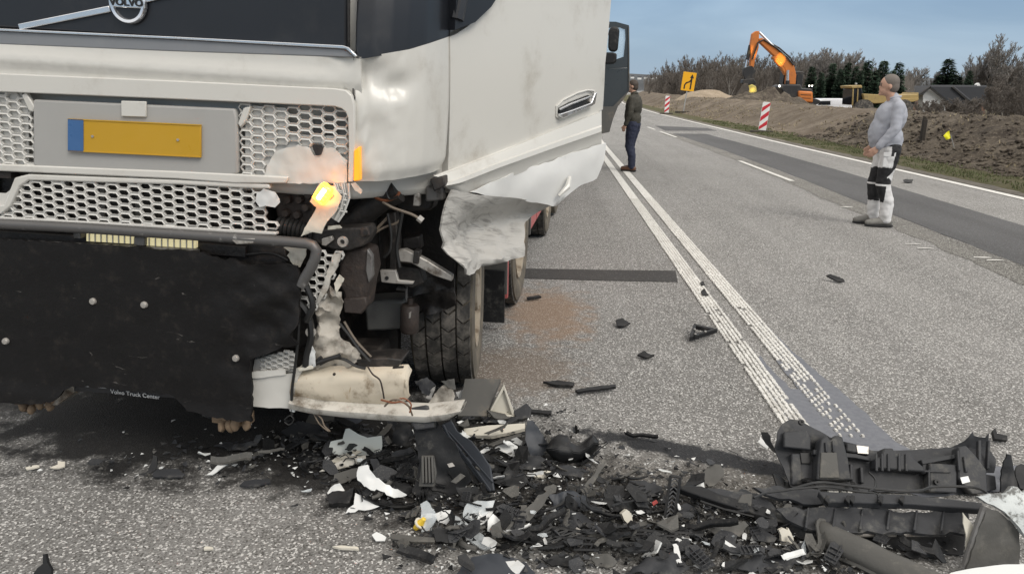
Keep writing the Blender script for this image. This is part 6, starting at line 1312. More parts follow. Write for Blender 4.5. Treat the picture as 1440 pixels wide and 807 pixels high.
# ---------------------------------------------------------------- people
def chain(mb, pts, seg=14):
    """tapered limb through (point, radius[, depth ratio]) rings with rounded ends"""
    P = [Vector(p[0]) for p in pts]; R_ = [p[1] for p in pts]
    out = []; rs = []
    for i in range(len(P) - 1):
        for j in range(5): t = j / 5; out.append(P[i].lerp(P[i + 1], t)); rs.append(R_[i] + (R_[i + 1] - R_[i]) * (t * t * (3 - 2 * t)))
    out.append(P[-1]); rs.append(R_[-1]); mb.tube(out, rs, seg)
    mb.ico(P[0], R_[0], 2); mb.ico(P[-1], R_[-1], 2); return mb
def ell(mb, c, sc): return mb.ico(c, 1.0, 3, sc)
def solidify(mb, name, mats, parent, voxel=.014, smooth=6, zone=None, fold=0.0):
    o = mb.build('tmp', mats[0]); m = o.modifiers.new('r', 'REMESH'); m.mode = 'VOXEL'; m.voxel_size = voxel; s_ = o.modifiers.new('s', 'SMOOTH'); s_.iterations = smooth; s_.factor = .5
    bpy.context.view_layer.update(); me = bpy.data.meshes.new_from_object(o.evaluated_get(bpy.context.evaluated_depsgraph_get())); bpy.data.objects.remove(o)
    me.materials.clear(); me.name = name
    for q in mats: me.materials.append(q)
    if fold:                                                  # cloth creases
        nn_ = [v.normal.copy() for v in me.vertices]
        for v, n_ in zip(me.vertices, nn_): v.co += n_ * fold * (.7 * (abs(fbm(v.co.x * 5 + v.co.z * 3, v.co.y * 5, v.co.z * 11, 3)) - .3) + .5 * fbm(v.co.x * 14, v.co.y * 14, v.co.z * 20, 2))
    if zone:
        for p in me.polygons: p.material_index = zone(p.center)
    me.polygons.foreach_set('use_smooth', [True] * len(me.polygons))
    o = bpy.data.objects.new(name, me); COL.objects.link(o); o.parent = parent; return o
# local frame: +x is where the person faces, +y their left, z up
def person(label, loc, face, H, belly, hairm, top, topname, legm, legzone, shoem, arms, feet, headyaw=0.0, hoodie=False):
    r = empty('person', loc, face); tag(r, label, 'person'); k = H / 1.78
    def V(x, y, z): return (x * k, y * k, z * k)
    hip = {s: V(-.02, s * .09, .92) for s in (-1, 1)}
    def legpts(s, add):
        fx, fy = feet[s]
        return [(hip[s], .098 + add), (V(fx * .45 + .03, s * .10 + (fy - s * .1) * .5, .50), .062 + add), (V(fx - .03, fy, .30), .058 + add), (V(fx - .04, fy, .09), .042 + add)]
    def armpts(s, add):
        e, wv = arms[s]; return [(V(-.01, s * .19, 1.42), .055 + add), (V(*e), .044 + add), (V(*wv), .03 + add)]
    # continuous body
    mb = MB()
    ell(mb, V(.0, 0, 1.30), (.115 * k, .165 * k, .20 * k)); ell(mb, V(-.0, 0, .97), (.115 * k, .15 * k, .14 * k)); ell(mb, V(belly * .5, 0, 1.10), ((.09 + belly * .5) * k, .13 * k, .16 * k))
    chain(mb, [(V(-.01, 0, 1.44), .064), (V(.01 + belly * .4, 0, 1.57), .056)])
    Rh = Matrix.Rotation(headyaw, 3, 'Z'); hc = Vector(V(.03 + belly * .45, 0, 1.66 - belly * .1)); sk = lambda x, y, z: hc + Rh @ Vector((x * k, y * k, z * k))
    mb.ico(sk(-.005, 0, .02), 1, 3, (.098 * k, .077 * k, .103 * k)); mb.ico(sk(.03, 0, -.055), 1, 3, (.062 * k, .056 * k, .06 * k)); mb.ico(sk(.085, 0, -.02), 1, 2, (.018 * k, .014 * k, .024 * k)); mb.ico(sk(.075, 0, -.095), 1, 2, (.022 * k, .026 * k, .02 * k))
    for s in (-1, 1):
        mb.ico(sk(-.005, s * .078, -.01), 1, 2, (.02 * k, .01 * k, .032 * k)); chain(mb, legpts(s, -.008)); chain(mb, armpts(s, -.006))
        fx, fy = feet[s]; chain(mb, [(V(fx - .06, fy, .05), .035), (V(fx + .12, fy, .035), .028)])
        e, wv = arms[s]; wv = Vector(V(*wv)); d = (wv - Vector(V(*e))).normalized(); side = Vector((0, 1, 0)); fr = d.cross(side).normalized()
        pc = wv + d * .055 * k; mb.ico(pc, 1, 2, (.036 * k, .018 * k, .05 * k))
        for i in range(4):
            b0 = pc + d * .035 * k + fr * (.028 - .018 * i) * k; l = (.062, .07, .066, .052)[i] * k
            chain(mb, [(b0, .0095), (b0 + d * l * .55 - side * s * .006, .0088), (b0 + d * l - side * s * .026 * k, .0078)], 8)
        chain(mb, [(pc - d * .01 + fr * .03 * k, .011), (pc + d * .03 * k + fr * .05 * k, .0095), (pc + d * .055 * k + fr * .052 * k, .008)], 8)
    body = solidify(mb, 'body', [SKIN], r, .008, 3)
    for s in (-1, 1):
        MB().ico(sk(.087, s * .03, .005), .0085, 2).build('eye', SOLE, body); MB().tube([sk(.093, s * .018, .026), sk(.09, s * .045, .027)], .005, 5).build('eyebrow', hairm, body)
    MB().tube([sk(.088, -.022, -.066), sk(.094, 0, -.067), sk(.088, .022, -.066)], .005, 5).build('mouth', REDP if False else SKIN, body)
    mb = MB(); mb.ico(sk(-.02, 0, .04), 1, 3, (.1 * k, .084 * k, .096 * k)); mb.ico(sk(-.045, 0, -.01), 1, 3, (.075 * k, .078 * k, .08 * k)); solidify(mb, 'hair', [hairm], r, .01, 3)
    # top
    mb = MB(); ell(mb, V(-.015, 0, 1.30), (.15 * k, .205 * k, .21 * k)); ell(mb, V(-.01, 0, 1.04), (.15 * k, .185 * k, .17 * k)); ell(mb, V(.01 + belly * .42, 0, 1.11), ((.125 + belly * .42) * k, .175 * k, .24 * k)); ell(mb, V(.02 + belly * .3, 0, 1.27), (.13 * k, .18 * k, .2 * k)); ell(mb, V(.0, 0, .97), (.155 * k, .185 * k, .07 * k))
    chain(mb, [(V(-.015, -.17, 1.43), .06), (V(-.01, 0, 1.47), .07), (V(-.015, .17, 1.43), .06)]); chain(mb, [(V(-.01, 0, 1.46), .074), (V(.005, 0, 1.515), .068)])
    for s in (-1, 1): chain(mb, [(p, q) for p, q in armpts(s, .016)])
    if hoodie: chain(mb, [(V(-.01, 0, .985), .13), (V(.03, 0, .96), .13)])
    tp_ = solidify(mb, topname, [top], r, .010, 16, fold=.011)
    if hoodie:
        for s in (-1, 1):
            e_, w_ = arms[s]; d_ = (Vector(w_) - Vector(e_)).normalized(); MB().tube([Vector(V(*w_)) - d_ * .05, Vector(V(*w_)) - d_ * .005], [.046, .044], 12).build('cuff', top, tp_)
        MB().tube([V(.0 + .068 * cos(a_ * pi / 8), .068 * sin(a_ * pi / 8), 1.52 + .012 * cos(a_ * pi / 8) * -1) for a_ in range(16)], .013, 6, closed=True).build('collar', top, tp_)
    # trousers
    mb = MB(); ell(mb, V(-.015, 0, .93), (.135 * k, .165 * k, .135 * k))
    for s in (-1, 1):
        q = legpts(s, .019); q[-1] = (q[-1][0], .07); chain(mb, q)
    tr_ = solidify(mb, 'trousers', legm, r, .0075, 8, legzone, fold=.013)
    if legzone:
        MB().box(V(.02, .175, .80), (.13, .03, .17)).build('thigh_pocket', legm[0], tr_, bevel=.012); MB().box(V(.02, .195, .87), (.14, .012, .05)).build('pocket_flap', legm[0], tr_, bevel=.004); MB().box(V(-.07, .16, .90), (.05, .04, .14)).build('tool_loop', legm[1], tr_, bevel=.01)
    for s in (-1, 1):
        fx, fy = feet[s]; mb = MB(); chain(mb, [(V(fx - .085, fy, .058), .05), (V(fx + .02, fy, .062), .048), (V(fx + .115, fy, .047), .042), (V(fx + .155, fy, .042), .036)]); chain(mb, [(V(fx - .05, fy, .07), .05), (V(fx - .045, fy, .13), .052)])
        for p in mb.v: p.z = max(p.z, .012)
        sh = solidify(mb, 'shoe', [shoem], r, .01, 3)
        MB().prism([V(fx + x, fy + y, 0) for x, y in ((-.13, -.03), (-.13, .03), (-.06, .048), (.1, .048), (.17, .03), (.19, 0), (.17, -.03), (.1, -.048), (-.06, -.048))], (0, 0, .024)).build('sole', SOLE, sh, bevel=.004)
    return r
# man in grey sweatshirt: near side is his left; faces photo-left and slightly away
def zone2(c):
    x, y, z = c; lx = x + .02
    if .86 < z < 1.0: return 1 if (lx < .02 or z > .97) else 0
    if .72 < z <= .86: return 1 if (lx < -.02 and y > 0) else 0
    if .60 < z <= .72: return 1 if (-.02 < lx + (z - .66) * .8 < .16 or lx < -.06) else 0
    if .52 < z <= .60: return 1 if lx > -.04 + (z - .56) else 0
    if .30 < z <= .50: return 1 if lx > .015 else 0
    return 0
p = G(1231, 317)
person('man in grey sweatshirt and black-patched white work trousers standing on the road', (p.x, p.y, .008), radians(171), 1.80, .115, HAIRG, SWEAT, 'sweatshirt', [TROW, TROB], zone2, SHOEG,
       {1: ((.02, .26, 1.16), (.16, .23, .96)), -1: ((-.02, -.25, 1.16), (.1, -.23, .95))}, {1: (-.03, .10), -1: (.06, -.09)}, headyaw=-.1, hoodie=True)
p = G(886, 241)
person('man in dark jacket and navy trousers beside the dark open truck door', (p.x, p.y, .008), radians(152), 1.74, .05, HAIR, JACK, 'jacket', [JEAN], None, SHOEB,
       {1: ((-.03, .27, 1.16), (.05, .27, .94)), -1: ((-.02, -.27, 1.17), (.1, -.25, .97))}, {1: (-.02, .09), -1: (.04, -.07)}, headyaw=.25, hoodie=True)
# ---------------------------------------------------------------- things along and beyond the road
# dark truck parked behind the wreck, its door swung wide open
dt = empty('dark_truck', M=Matrix.Translation(TO) @ Matrix.Rotation(-TAZ, 4, 'Z') @ Matrix.Translation((0, 9.55, 0)))
tag(dt, 'dark grey truck behind the white truck with its door wide open', 'truck')
bpy.context.view_layer.update(); DTI = dt.matrix_world.inverted()
mb = MB().add([(-1.22, .1, .8), (1.2, .1, .8), (1.22, .3, .8), (1.22, 1.9, .8), (-1.22, 1.9, .8), (-1.2, .1, 1.7), (1.18, .1, 1.7), (1.22, .3, 1.7), (1.22, 1.9, 1.7), (-1.22, 1.9, 1.7), (-1.1, .45, 2.7), (1.08, .45, 2.7), (1.12, .6, 2.7), (1.18, 1.9, 2.7), (-1.18, 1.9, 2.7)],
             [(4, 3, 2, 1, 0), (10, 11, 12, 13, 14)] + [(i + 5 * l, (i + 1) % 5 + 5 * l, (i + 1) % 5 + 5 * l + 5, i + 5 * l + 5) for l in (0, 1) for i in range(5)]); mb.build('cab', DKPAINT, dt, bevel=.03)
MB().prism([(-1.05, .07, 1.75), (1.03, .07, 1.75), (.98, .40, 2.62), (-1.0, .40, 2.62)], (0, .02, .004)).build('windscreen', GLASSD, dt)
MB().box((0, .12, .55), (2.4, .3, .5)).build('bumper', DKPAINT, dt, bevel=.03); MB().box((0, 5, 1.9), (2.4, 5.6, 2.6)).build('box_body', MUDGREY, dt, bevel=.02)
for v in (1.3, 5.2):
    for s in (-1, 1): MB().lathe([(.001, -.14), (.27, -.14), (.42, -.15), (.48, -.13), (.5, -.1), (.5, .1), (.48, .13), (.42, .15), (.27, .14), (.001, .1)], (s * 1.05, v, .5), (1, 0, 0), 32).build('wheel', TYRE, dt)
    MB().tube([(-1, v, .5), (1, v, .5)], .06, 8).build('axle', GUNK, dt)
MB().box((0, 4, .8), (.9, 7, .2)).build('chassis', GUNK, dt)
yD = 12.75
def dq(px, Y=yD, off=0.0): return [DTI @ AtY(x, y, Y + off) for x, y in px]
door2 = [(800, 30), (866, 31), (882, 33), (884.5, 38), (884.5, 128), (877, 140), (869, 150), (862, 168), (857, 186), (848, 188), (800, 190)]
win = [(818, 40), (872, 39), (879, 42), (880, 50), (877, 80), (866, 84), (818, 86)]
# door skin as a ring round the window plus lower half
bl = MB(); ring_px = [((800, 30), (818, 40)), ((866, 31), (872, 39)), ((884.5, 36), (879, 42)), ((884.5, 60), (879.5, 55)), ((884.5, 95), (877, 80)), ((860, 96), (866, 84)), ((800, 97), (818, 86))]
for (a, b), (c, d) in zip(ring_px, ring_px[1:] + ring_px[:1]): bl.prism(dq([a, c, d, b]), (0, .06, 0))
d2 = bl.build('door', DKPAINT, dt)
MB().prism(dq([(800, 97), (860, 96), (884.5, 95), (884.5, 128), (877, 140), (869, 150), (862, 168), (857, 186), (848, 188), (800, 190)]), (0, .06, 0)).build('door_lower_panel', DKPAINT, d2, bevel=.01)
MB().prism(dq([(800, 150), (862, 150), (884, 128), (877, 140), (869, 150), (862, 168), (857, 186), (848, 188), (800, 190)], off=-.02), (0, .02, 0)).build('door_trim', MUDGREY, d2)
gm, gb = newmat('pale_side_glass'); gb.inputs['Base Color'].default_value = (.6, .75, .85, 1); gb.inputs['Alpha'].default_value = .25; gb.inputs['Roughness'].default_value = .05
MB().prism(dq(win, off=.02), (0, .01, 0)).build('door_window', gm, d2)
MB().tube(dq([(884, 38), (884.4, 80), (884.4, 128)], off=-.01), .012, 6).build('door_edge', MUDGREY, d2)
MB().prism(dq([(820, 140), (838, 138), (838, 142), (820, 144)], off=-.03), (0, .03, 0)).build('door_handle', BLACK, d2)
mir = MB().prism(dq([(856, 42), (860, 38), (868, 38), (871.5, 42), (869, 70), (865, 73.5), (857, 72.5), (855, 66)], off=-.35), (0, .12, 0)).build('mirror', BLACK, dt, bevel=.03)
MB().prism(dq([(849.5, 78), (852, 74), (862, 73.8), (867.5, 76), (867, 87), (863, 90), (852, 90), (849.5, 88)], off=-.35), (0, .14, 0)).build('mirror', BLACK, dt, bevel=.03)
MB().tube(dq([(835, 45), (850, 44), (858, 50)], off=-.28), .018, 6).build('mirror_arm', BLACK, mir); MB().tube(dq([(835, 85), (846, 84), (852, 82)], off=-.28), .018, 6).build('mirror_arm', BLACK, mir)
# ---- red and white marker boards
def marker(label, base, hpx, lean, group='red and white marker boards by the verge'):
    p = march(*base) if base[1] < 186 and base[0] < 1000 else G(*base); sc_ = FPX / (p - CPOS).dot(CW); h = hpx / sc_; wd = h * .25
    r = empty('marker_board', p); tag(r, label, 'marker board', group)
    M = Matrix.Rotation(lean, 4, 'Y') @ Matrix.Rotation(radians(-8), 4, 'Z')
    def bx(x0, x1, z0, z1, y0=-.02, y1=.02): return MB().box(((x0 + x1) / 2, (y0 + y1) / 2, (z0 + z1) / 2), (x1 - x0, y1 - y0, z1 - z0)).xf(M)
    b = MB().prism([(x, -.02, z) for x, z in ((-wd / 2, .1), (wd / 2, .1), (wd / 2, h - .04), (wd / 2 - .04, h), (-wd / 2 + .04, h), (-wd / 2, h - .04))], (0, .04, 0)).xf(M).build('board', MWHITE, r, bevel=.004)
    n = 3; hh = h - .1
    for k in range(n):                                       # slanted red bars, lower left to upper right
        z0 = .1 + hh * (k - .12) / n * 1.02; t = hh / n * .5; rise = wd * .9
        poly = [(-wd / 2, z0), (wd / 2, z0 + rise), (wd / 2, z0 + rise + t), (-wd / 2, z0 + t)]
        poly = [(x * .96, min(max(z, .11), h - .01)) for x, z in poly]
        MB().prism([(x, -.026, z) for x, z in poly], (0, .004, 0)).xf(M).build('red_stripe', MRED, b, smooth=0)
    MB().prism([(-.4, -.12, 0), (.4, -.12, 0), (.4, .2, 0), (-.4, .2, 0)], (0, 0, .09)).build('foot', FOOTB, r, bevel=.02)
    return r
marker('tall red and white marker board on the verge right of excavator bucket', (1071, 187), 42, radians(4))
marker('distant red and white marker board left of the yellow sign', (937, 161), 25, radians(1))
# ---- yellow lane sign
p = march(961, 159); sc_ = FPX / (p - CPOS).dot(CW)
r = empty('road_sign', p); tag(r, 'yellow road sign with black merging-lane arrows on a slim post', 'road sign')
M = Matrix.Rotation(radians(5.5), 4, 'Y'); h = 55 / sc_
MB().tube([(0, .04, 0), (0, .04, h * .98)], .035, 8).xf(M).build('post', POSTG, r)
sw, sh = 18.5 / sc_, 25 / sc_; z0 = h - sh
sg = MB().prism([(-sw / 2, 0, z0), (sw / 2, 0, z0), (sw / 2, 0, h), (-sw / 2, 0, h)], (0, .03, 0)).xf(M).build('sign_face', SIGNY, r, bevel=.01)
def arrow(pts, wd):
    mb = MB()
    P = [Vector((x * sw, -.008, z0 + z * sh)) for x, z in pts]
    for a, b in zip(P, P[1:]):
        t = (b - a).normalized(); n_ = Vector((-t.z, 0, t.x)) * wd * sw; mb.prism([a - n_ - t * .01, b - n_ + t * .01, b + n_ + t * .01, a + n_ - t * .01], (0, .006, 0))
    return mb
arrow([(.2, .1), (.2, .72)], .055).xf(M).build('arrow_shaft', SIGNK, sg, smooth=0)
MB().prism([(sw * x, -.011, z0 + sh * z) for x, z in ((.05, .70), (.35, .70), (.2, .92))], (0, .008, 0)).xf(M).build('arrow_head', SIGNK, sg, smooth=0)
arrow([(-.26, .1), (-.26, .3), (-.16, .42), (.08, .50), (.16, .6)], .05).xf(M).build('merge_arrow', SIGNK, sg, smooth=0)
MB().prism([(-.5, -.2, -.05), (.5, -.2, -.05), (.5, .3, -.05), (-.5, .3, -.05)], (0, 0, .16)).build('foot', FOOTB, r, bevel=.02)
# ---- yellow survey flag and dark post on the bank
p = march(1343, 211); q = march(1296, 200); sc_ = FPX / (p - CPOS).dot(CW)
r = empty('survey_flag', p); tag(r, 'small yellow survey flag stuck in the dark earth bank', 'flag')
def lift(x, y, p): return AtY(x, y, p.y) - p
MB().tube([(0, 0, -.05), lift(1337, 190, p)], .009, 6).build('stick', POSTG, r)
fl_ = [lift(x, y, p) for x, y in ((1335, 184), (1337.5, 194), (1331, 197), (1326, 191))]
mb = MB(); rows = [[fl_[0].lerp(fl_[1], f).lerp(fl_[3].lerp(fl_[2], f), g) + Vector((0, .02 * sin(g * 5 + f * 2), 0)) for g in (0, .25, .5, .75, 1)] for f in (0, .33, .66, 1)]
mb.grid(rows, thick=(0, .003, 0)); mb.build('cloth', FLAGY, r)
r = empty('timber_post', q); tag(r, 'dark weathered timber post on the earth bank behind man in grey', 'post')
hq = lift(1294.5, 168, q).z; wd = 5.5 / FPX * (q - CPOS).dot(CW) / 2
MB().prism([(-wd, -wd, -.1), (wd, -wd, -.1), (wd * .9, wd, -.1), (-wd, wd, -.1)], (0, 0, hq + .1)).build('post_shaft', WOODD, r, bevel=.015); MB().prism([(-wd * .8, -wd * .8, hq), (wd * .7, -wd * .8, hq), (wd * .6, wd * .8, hq), (-wd * .8, wd * .8, hq)], (0, 0, .03)).build('post_top', WOODD, r, bevel=.01)
# ---- excavator on the bank
EY = 60.0
ex = empty('excavator', AtY(1125, 146, EY)); tag(ex, 'orange tracked excavator digging on the bank with its boom raised', 'excavator')
EB = ex.location
def e(x, y, dy=0.0): return AtY(x, y, EY + dy) - EB
def eslab(name, px, dy, depth, mat, parent=ex, bevel=.04): return MB().prism([e(x, y, dy) for x, y in px], (0, depth, 0)).build(name, mat, parent, bevel=bevel)
boom = eslab('boom', [(1106, 119), (1107, 104), (1103, 96), (1090, 80), (1069, 60), (1067, 55), (1072, 53.5), (1095, 71), (1109, 85), (1117, 93), (1120, 106), (1119, 119)], -.25, .5, ORANGE)
eslab('boom_underside_plate', [(1107, 104), (1103, 96), (1089, 79), (1087, 81), (1100, 97), (1105, 106)], -.27, .54, ORANGE, boom, .01)
stick = eslab('stick', [(1058, 48), (1063, 44), (1068, 44), (1067.5, 56), (1067, 68), (1062, 85), (1060, 95), (1055, 96), (1056, 80), (1055, 66)], -.2, .4, ORANGE)
def cyl(name, a, b, r1, r2, split=.5, parent=ex, dy=0.0):
    A_, B_ = e(*a, dy), e(*b, dy); m_ = A_.lerp(B_, split); o = MB().tube([A_, m_], r1, 10).build(name, MACHB, parent); MB().tube([m_, B_], r2, 8).build('piston_rod', CHROME, o); return o
cyl('stick_cylinder', (1112, 90), (1068, 46), .14, .09, .52); cyl('bucket_cylinder', (1055, 64), (1048, 98), .13, .08, .6); cyl('boom_cylinder', (1107, 128), (1108, 99), .16, .1, .5, dy=-.4); cyl('boom_cylinder', (1109, 128), (1110, 99), .16, .1, .5, dy=.4)
MB().tube([e(x, y, -.3) for x, y in ((1116, 92), (1108, 82), (1092, 68), (1074, 56), (1066, 60), (1062, 72), (1058, 84))], .06, 6).build('hydraulic_hose', MACHB, ex)
MB().tube([e(x, y, .3) for x, y in ((1118, 94), (1112, 82), (1096, 68), (1078, 58))], .06, 6).build('hydraulic_hose', MACHB, ex)
lk = eslab('linkage', [(1046, 96), (1058, 92), (1063, 100), (1060, 112), (1050, 116), (1045, 106)], -.2, .4, MACHB)
eslab('tilt_rotator', [(1045, 112), (1060, 110), (1064, 118), (1050, 121), (1044, 118)], -.35, .7, MACHB, bevel=.06)
# bucket: curved shell with teeth and a yellow block at its mouth
bk_ = [(1045, 112), (1042, 120), (1040, 128), (1036, 134)]; rows = []
shell = [(1052, 118), (1046, 118), (1042, 123), (1039, 129), (1035, 134), (1044, 135), (1052, 134)]
rows = [[e(x, y, d) for x, y in shell] for d in (-.8, -.4, 0, .4, .8)]; bu = MB().grid(rows, thick=(.06, 0, .03)).build('bucket', STEELB, ex)
eslab('bucket_side', [(1052, 118), (1046, 118), (1040, 127), (1035, 134), (1052, 134.5), (1054, 126)], -.85, .06, STEELB, bu, .01)
eslab('bucket_yellow_block', [(1052, 121), (1058, 119), (1063.5, 122), (1064.5, 129), (1057, 134), (1052.5, 134)], -.5, .5, BUCKETY, bu, .05)
for k in range(4): eslab('bucket_tooth', [(1036 + k * 4, 134), (1039 + k * 4, 134), (1036 + k * 4, 137)], -.7 + k * .35, .12, STEELB, bu, .01)
up = eslab('upper_body', [(1098, 122), (1104, 119), (1126, 119), (1128, 124), (1142, 125), (1144, 130), (1140, 138), (1104, 138), (1100, 128)], -1.1, 2.2, MACHB, bevel=.08)
eslab('counterweight', [(1123, 128), (1143.5, 129), (1144, 145), (1124, 143.5)], -1.3, 2.4, ORANGE, bevel=.12)
for y in (133, 137.5): eslab('counterweight_groove', [(1126, y), (1141, y + .8), (1141, y + 1.4), (1126, y + .6)], -1.33, .05, MACHB, up, 0)
for x in (1132, 1137, 1142): eslab('handrail_post', [(x, 121), (x + 1, 121), (x + 1, 126), (x, 126)], -.9, .06, MACHB, up, 0)
cab_ = MB().box(e(1112, 116, 1.2), (1.5, 1.1, 1.7)).build('cab', MACHB, ex, bevel=.08); MB().box(e(1111, 115, .6), (1.1, .04, 1.0)).build('cab_window', GLASSD, cab_)
for s in (-1.0, 1.0):
    c0 = e(1120, 143, s); tr = MB(); pth = [(c0 + Vector((1.9 * cos(an) if abs(cos(an)) > .3 else 1.9 * cos(an), 0, .38 * sin(an)))) for an in [2 * pi * k / 24 for k in range(24)]]
    tr.prism(pth, (0, .5, 0)).build('track', MACHB, ex, bevel=.05)
lampo = MB().lathe([(.001, -.04), (.06, -.04), (.07, .04), (.001, .04)], e(1096, 121.5, -1.15), (-.4, -1, .3), 14).build('work_lamp', WORKLAMP, ex)
for x in (1138, 1142): MB().lathe([(.001, -.03), (.035, -.03), (.035, .03), (.001, .03)], e(x, 121, -1.0), (.2, -1, .1), 10).build('work_lamp', WORKLAMP, ex)
def spot(at, to, en, ang):
    L = bpy.data.lights.new('work_light', 'SPOT'); L.energy = en; L.spot_size = radians(ang); L.spot_blend = .35; L.color = (1, .72, .2); L.shadow_soft_size = .1
    o = bpy.data.objects.new('work_light', L); COL.objects.link(o); o.parent = ex; o.location = at; o.rotation_euler = (Vector(to) - Vector(at)).to_track_quat('-Z', 'Y').to_euler()
spot(e(1095, 120.5, -2.2), e(1097, 86, -.3), 1100, 16); spot(e(1093, 121, -2.2), e(1060, 76, -.3), 900, 10); spot(e(1092, 121.5, -2.2), e(1058, 127, -.5), 260, 9)
# ---- ochre dumper half hidden behind the man in grey
dm = empty('dump_truck', AtY(1235, 150, 58)); tag(dm, 'ochre dump truck on the bank behind the head of the man in grey', 'dump truck'); DB = dm.location
def dslab(name, px, dy, depth, mat, parent=dm, bevel=.05): return MB().prism([AtY(x, y, 58 + dy) - DB for x, y in px], (0, depth, 0)).build(name, mat, parent, bevel=bevel)
dslab('cab_roof', [(1197, 121), (1212, 120), (1213, 124), (1198, 125)], -1, 2, OLIVE); dslab('cab', [(1200, 125), (1212, 124), (1216, 148), (1198, 148)], -.9, 1.8, GLASSD)
for x in (1199.5, 1206): dslab('cab_pillar', [(x, 125), (x + 1.6, 125), (x + .6, 149), (x - 1.4, 149)], -1, .1, OLIVE)
dslab('beacon', [(1204, 117), (1206, 117), (1206, 120), (1204, 120)], -.3, .3, POSTG)
dslab('chassis', [(1210, 140), (1288, 140), (1286, 147), (1210, 147)], -.8, 1.6, MACHB)
dslab('tipping_body', [(1214, 132), (1250, 134), (1290, 133), (1292, 130), (1292, 141), (1285, 143.5), (1230, 146), (1216, 143)], -1.2, 2.4, OLIVE)
dslab('body_edge', [(1250, 140.5), (1292, 138), (1292, 141), (1284, 143.5), (1250, 144)], -1.28, .1, OLIVE, bevel=.02)
for x in (1213, 1268): MB().lathe([(.001, -.3), (.5, -.3), (.72, -.28), (.72, .28), (.5, .3), (.001, .3)], AtY(x, 154, 57) - DB, (0, 1, 0), 24).build('wheel', TYRE, dm)
# ---- white van behind the bank
vn = empty('van', AtY(1172, 150, 68)); tag(vn, 'white van parked behind the bank, only its roof showing', 'van'); VB = vn.location
def vslab(name, px, dy, depth, mat, parent=vn, bevel=.08): return MB().prism([AtY(x, y, 68 + dy) - VB for x, y in px], (0, depth, 0)).build(name, mat, parent, bevel=bevel)
vslab('body', [(1146, 162), (1146, 150), (1152, 141), (1158, 139), (1190, 139), (1198, 140), (1199, 162)], 0, 1.9, VANW)
vslab('side_window', [(1150, 148), (1154, 142.5), (1168, 142.2), (1168, 148)], -.02, .04, GLASSD, bevel=.01); vslab('side_window', [(1170, 142.2), (1194, 143), (1195, 148), (1170, 148)], -.02, .04, VANW, bevel=.01)
for x in (1155, 1190): MB().lathe([(.001, -.1), (.3, -.1), (.34, .1), (.001, .1)], AtY(x, 163, 68.1) - VB, (0, 1, 0), 20).build('wheel', TYRE, vn)
# ---- house
HY = 150.0; ho = empty('house', AtY(1320, 160, HY)); tag(ho, 'low white-gabled house with dark hipped roofs at the right', 'house'); HB = ho.location
def hq_(px, dy): return [AtY(x, y, HY + dy) - HB for x, y in px]
MB().prism(hq_([(1298, 160), (1298, 134), (1309, 124.5), (1327, 140), (1331, 160)], 0), (0, 10, 0)).build('gable_wall', WALLW, ho)
MB().prism(hq_([(1327, 141), (1382, 145), (1386, 160), (1327, 160)], 1), (0, 8, 0)).build('side_wall', BRICKW, ho)
rf = MB().grid([[p for p in hq_([(1290, 134.5), (1309, 122.5)], -.8)], [p + Vector((1.5, 10, 0)) for p in hq_([(1290, 134.5), (1309, 122.5)], -.8)]], thick=(0, 0, .25)).build('roof', ROOFM, ho)
A1 = hq_([(1309, 122.3), (1345, 151), (1376, 151), (1341, 122.5)], -.9); MB().prism(A1, (0, .3, .35)).build('roof_slope', ROOFM, rf)
A1 = hq_([(1341, 122.2), (1368, 145.5), (1392, 146), (1388, 122.5)], -.6); MB().prism(A1, (0, .3, .3)).build('roof_slope', ROOFM, rf)
MB().prism(hq_([(1341, 122.2), (1368, 145.5), (1370, 147.5), (1366, 147), (1339, 123.5)], -1.2), (0, .3, .1)).build('verge_board', GUNK, rf)
MB().prism(hq_([(1308, 122.2), (1345, 151), (1342, 152), (1307, 125)], -1.3), (0, .3, .1)).build('verge_board', GUNK, rf); MB().prism(hq_([(1308, 122.2), (1291, 134), (1291, 136), (1309, 124.6)], -1.3), (0, .3, .1)).build('verge_board', GUNK, rf)
MB().prism(hq_([(1374, 126), (1374, 119), (1377, 117), (1379, 121), (1384, 121), (1384.5, 127)], -.4), (0, .9, 0)).build('chimney', WALLW, rf)
hy = empty('shed', AtY(1270, 145, 140)); tag(hy, 'low dark-roofed shed left of the white-gabled house', 'shed'); SB_ = hy.location
MB().prism([AtY(x, y, 140) - SB_ for x, y in ((1256, 134), (1292, 133), (1292, 136), (1256, 138))], (0, 6, 1.0)).build('roof', ROOFM, hy); MB().prism([AtY(x, y, 140.2) - SB_ for x, y in ((1258, 138), (1291, 136), (1291, 160), (1258, 160))], (0, 5, 0)).build('wall', BRICKW, hy)
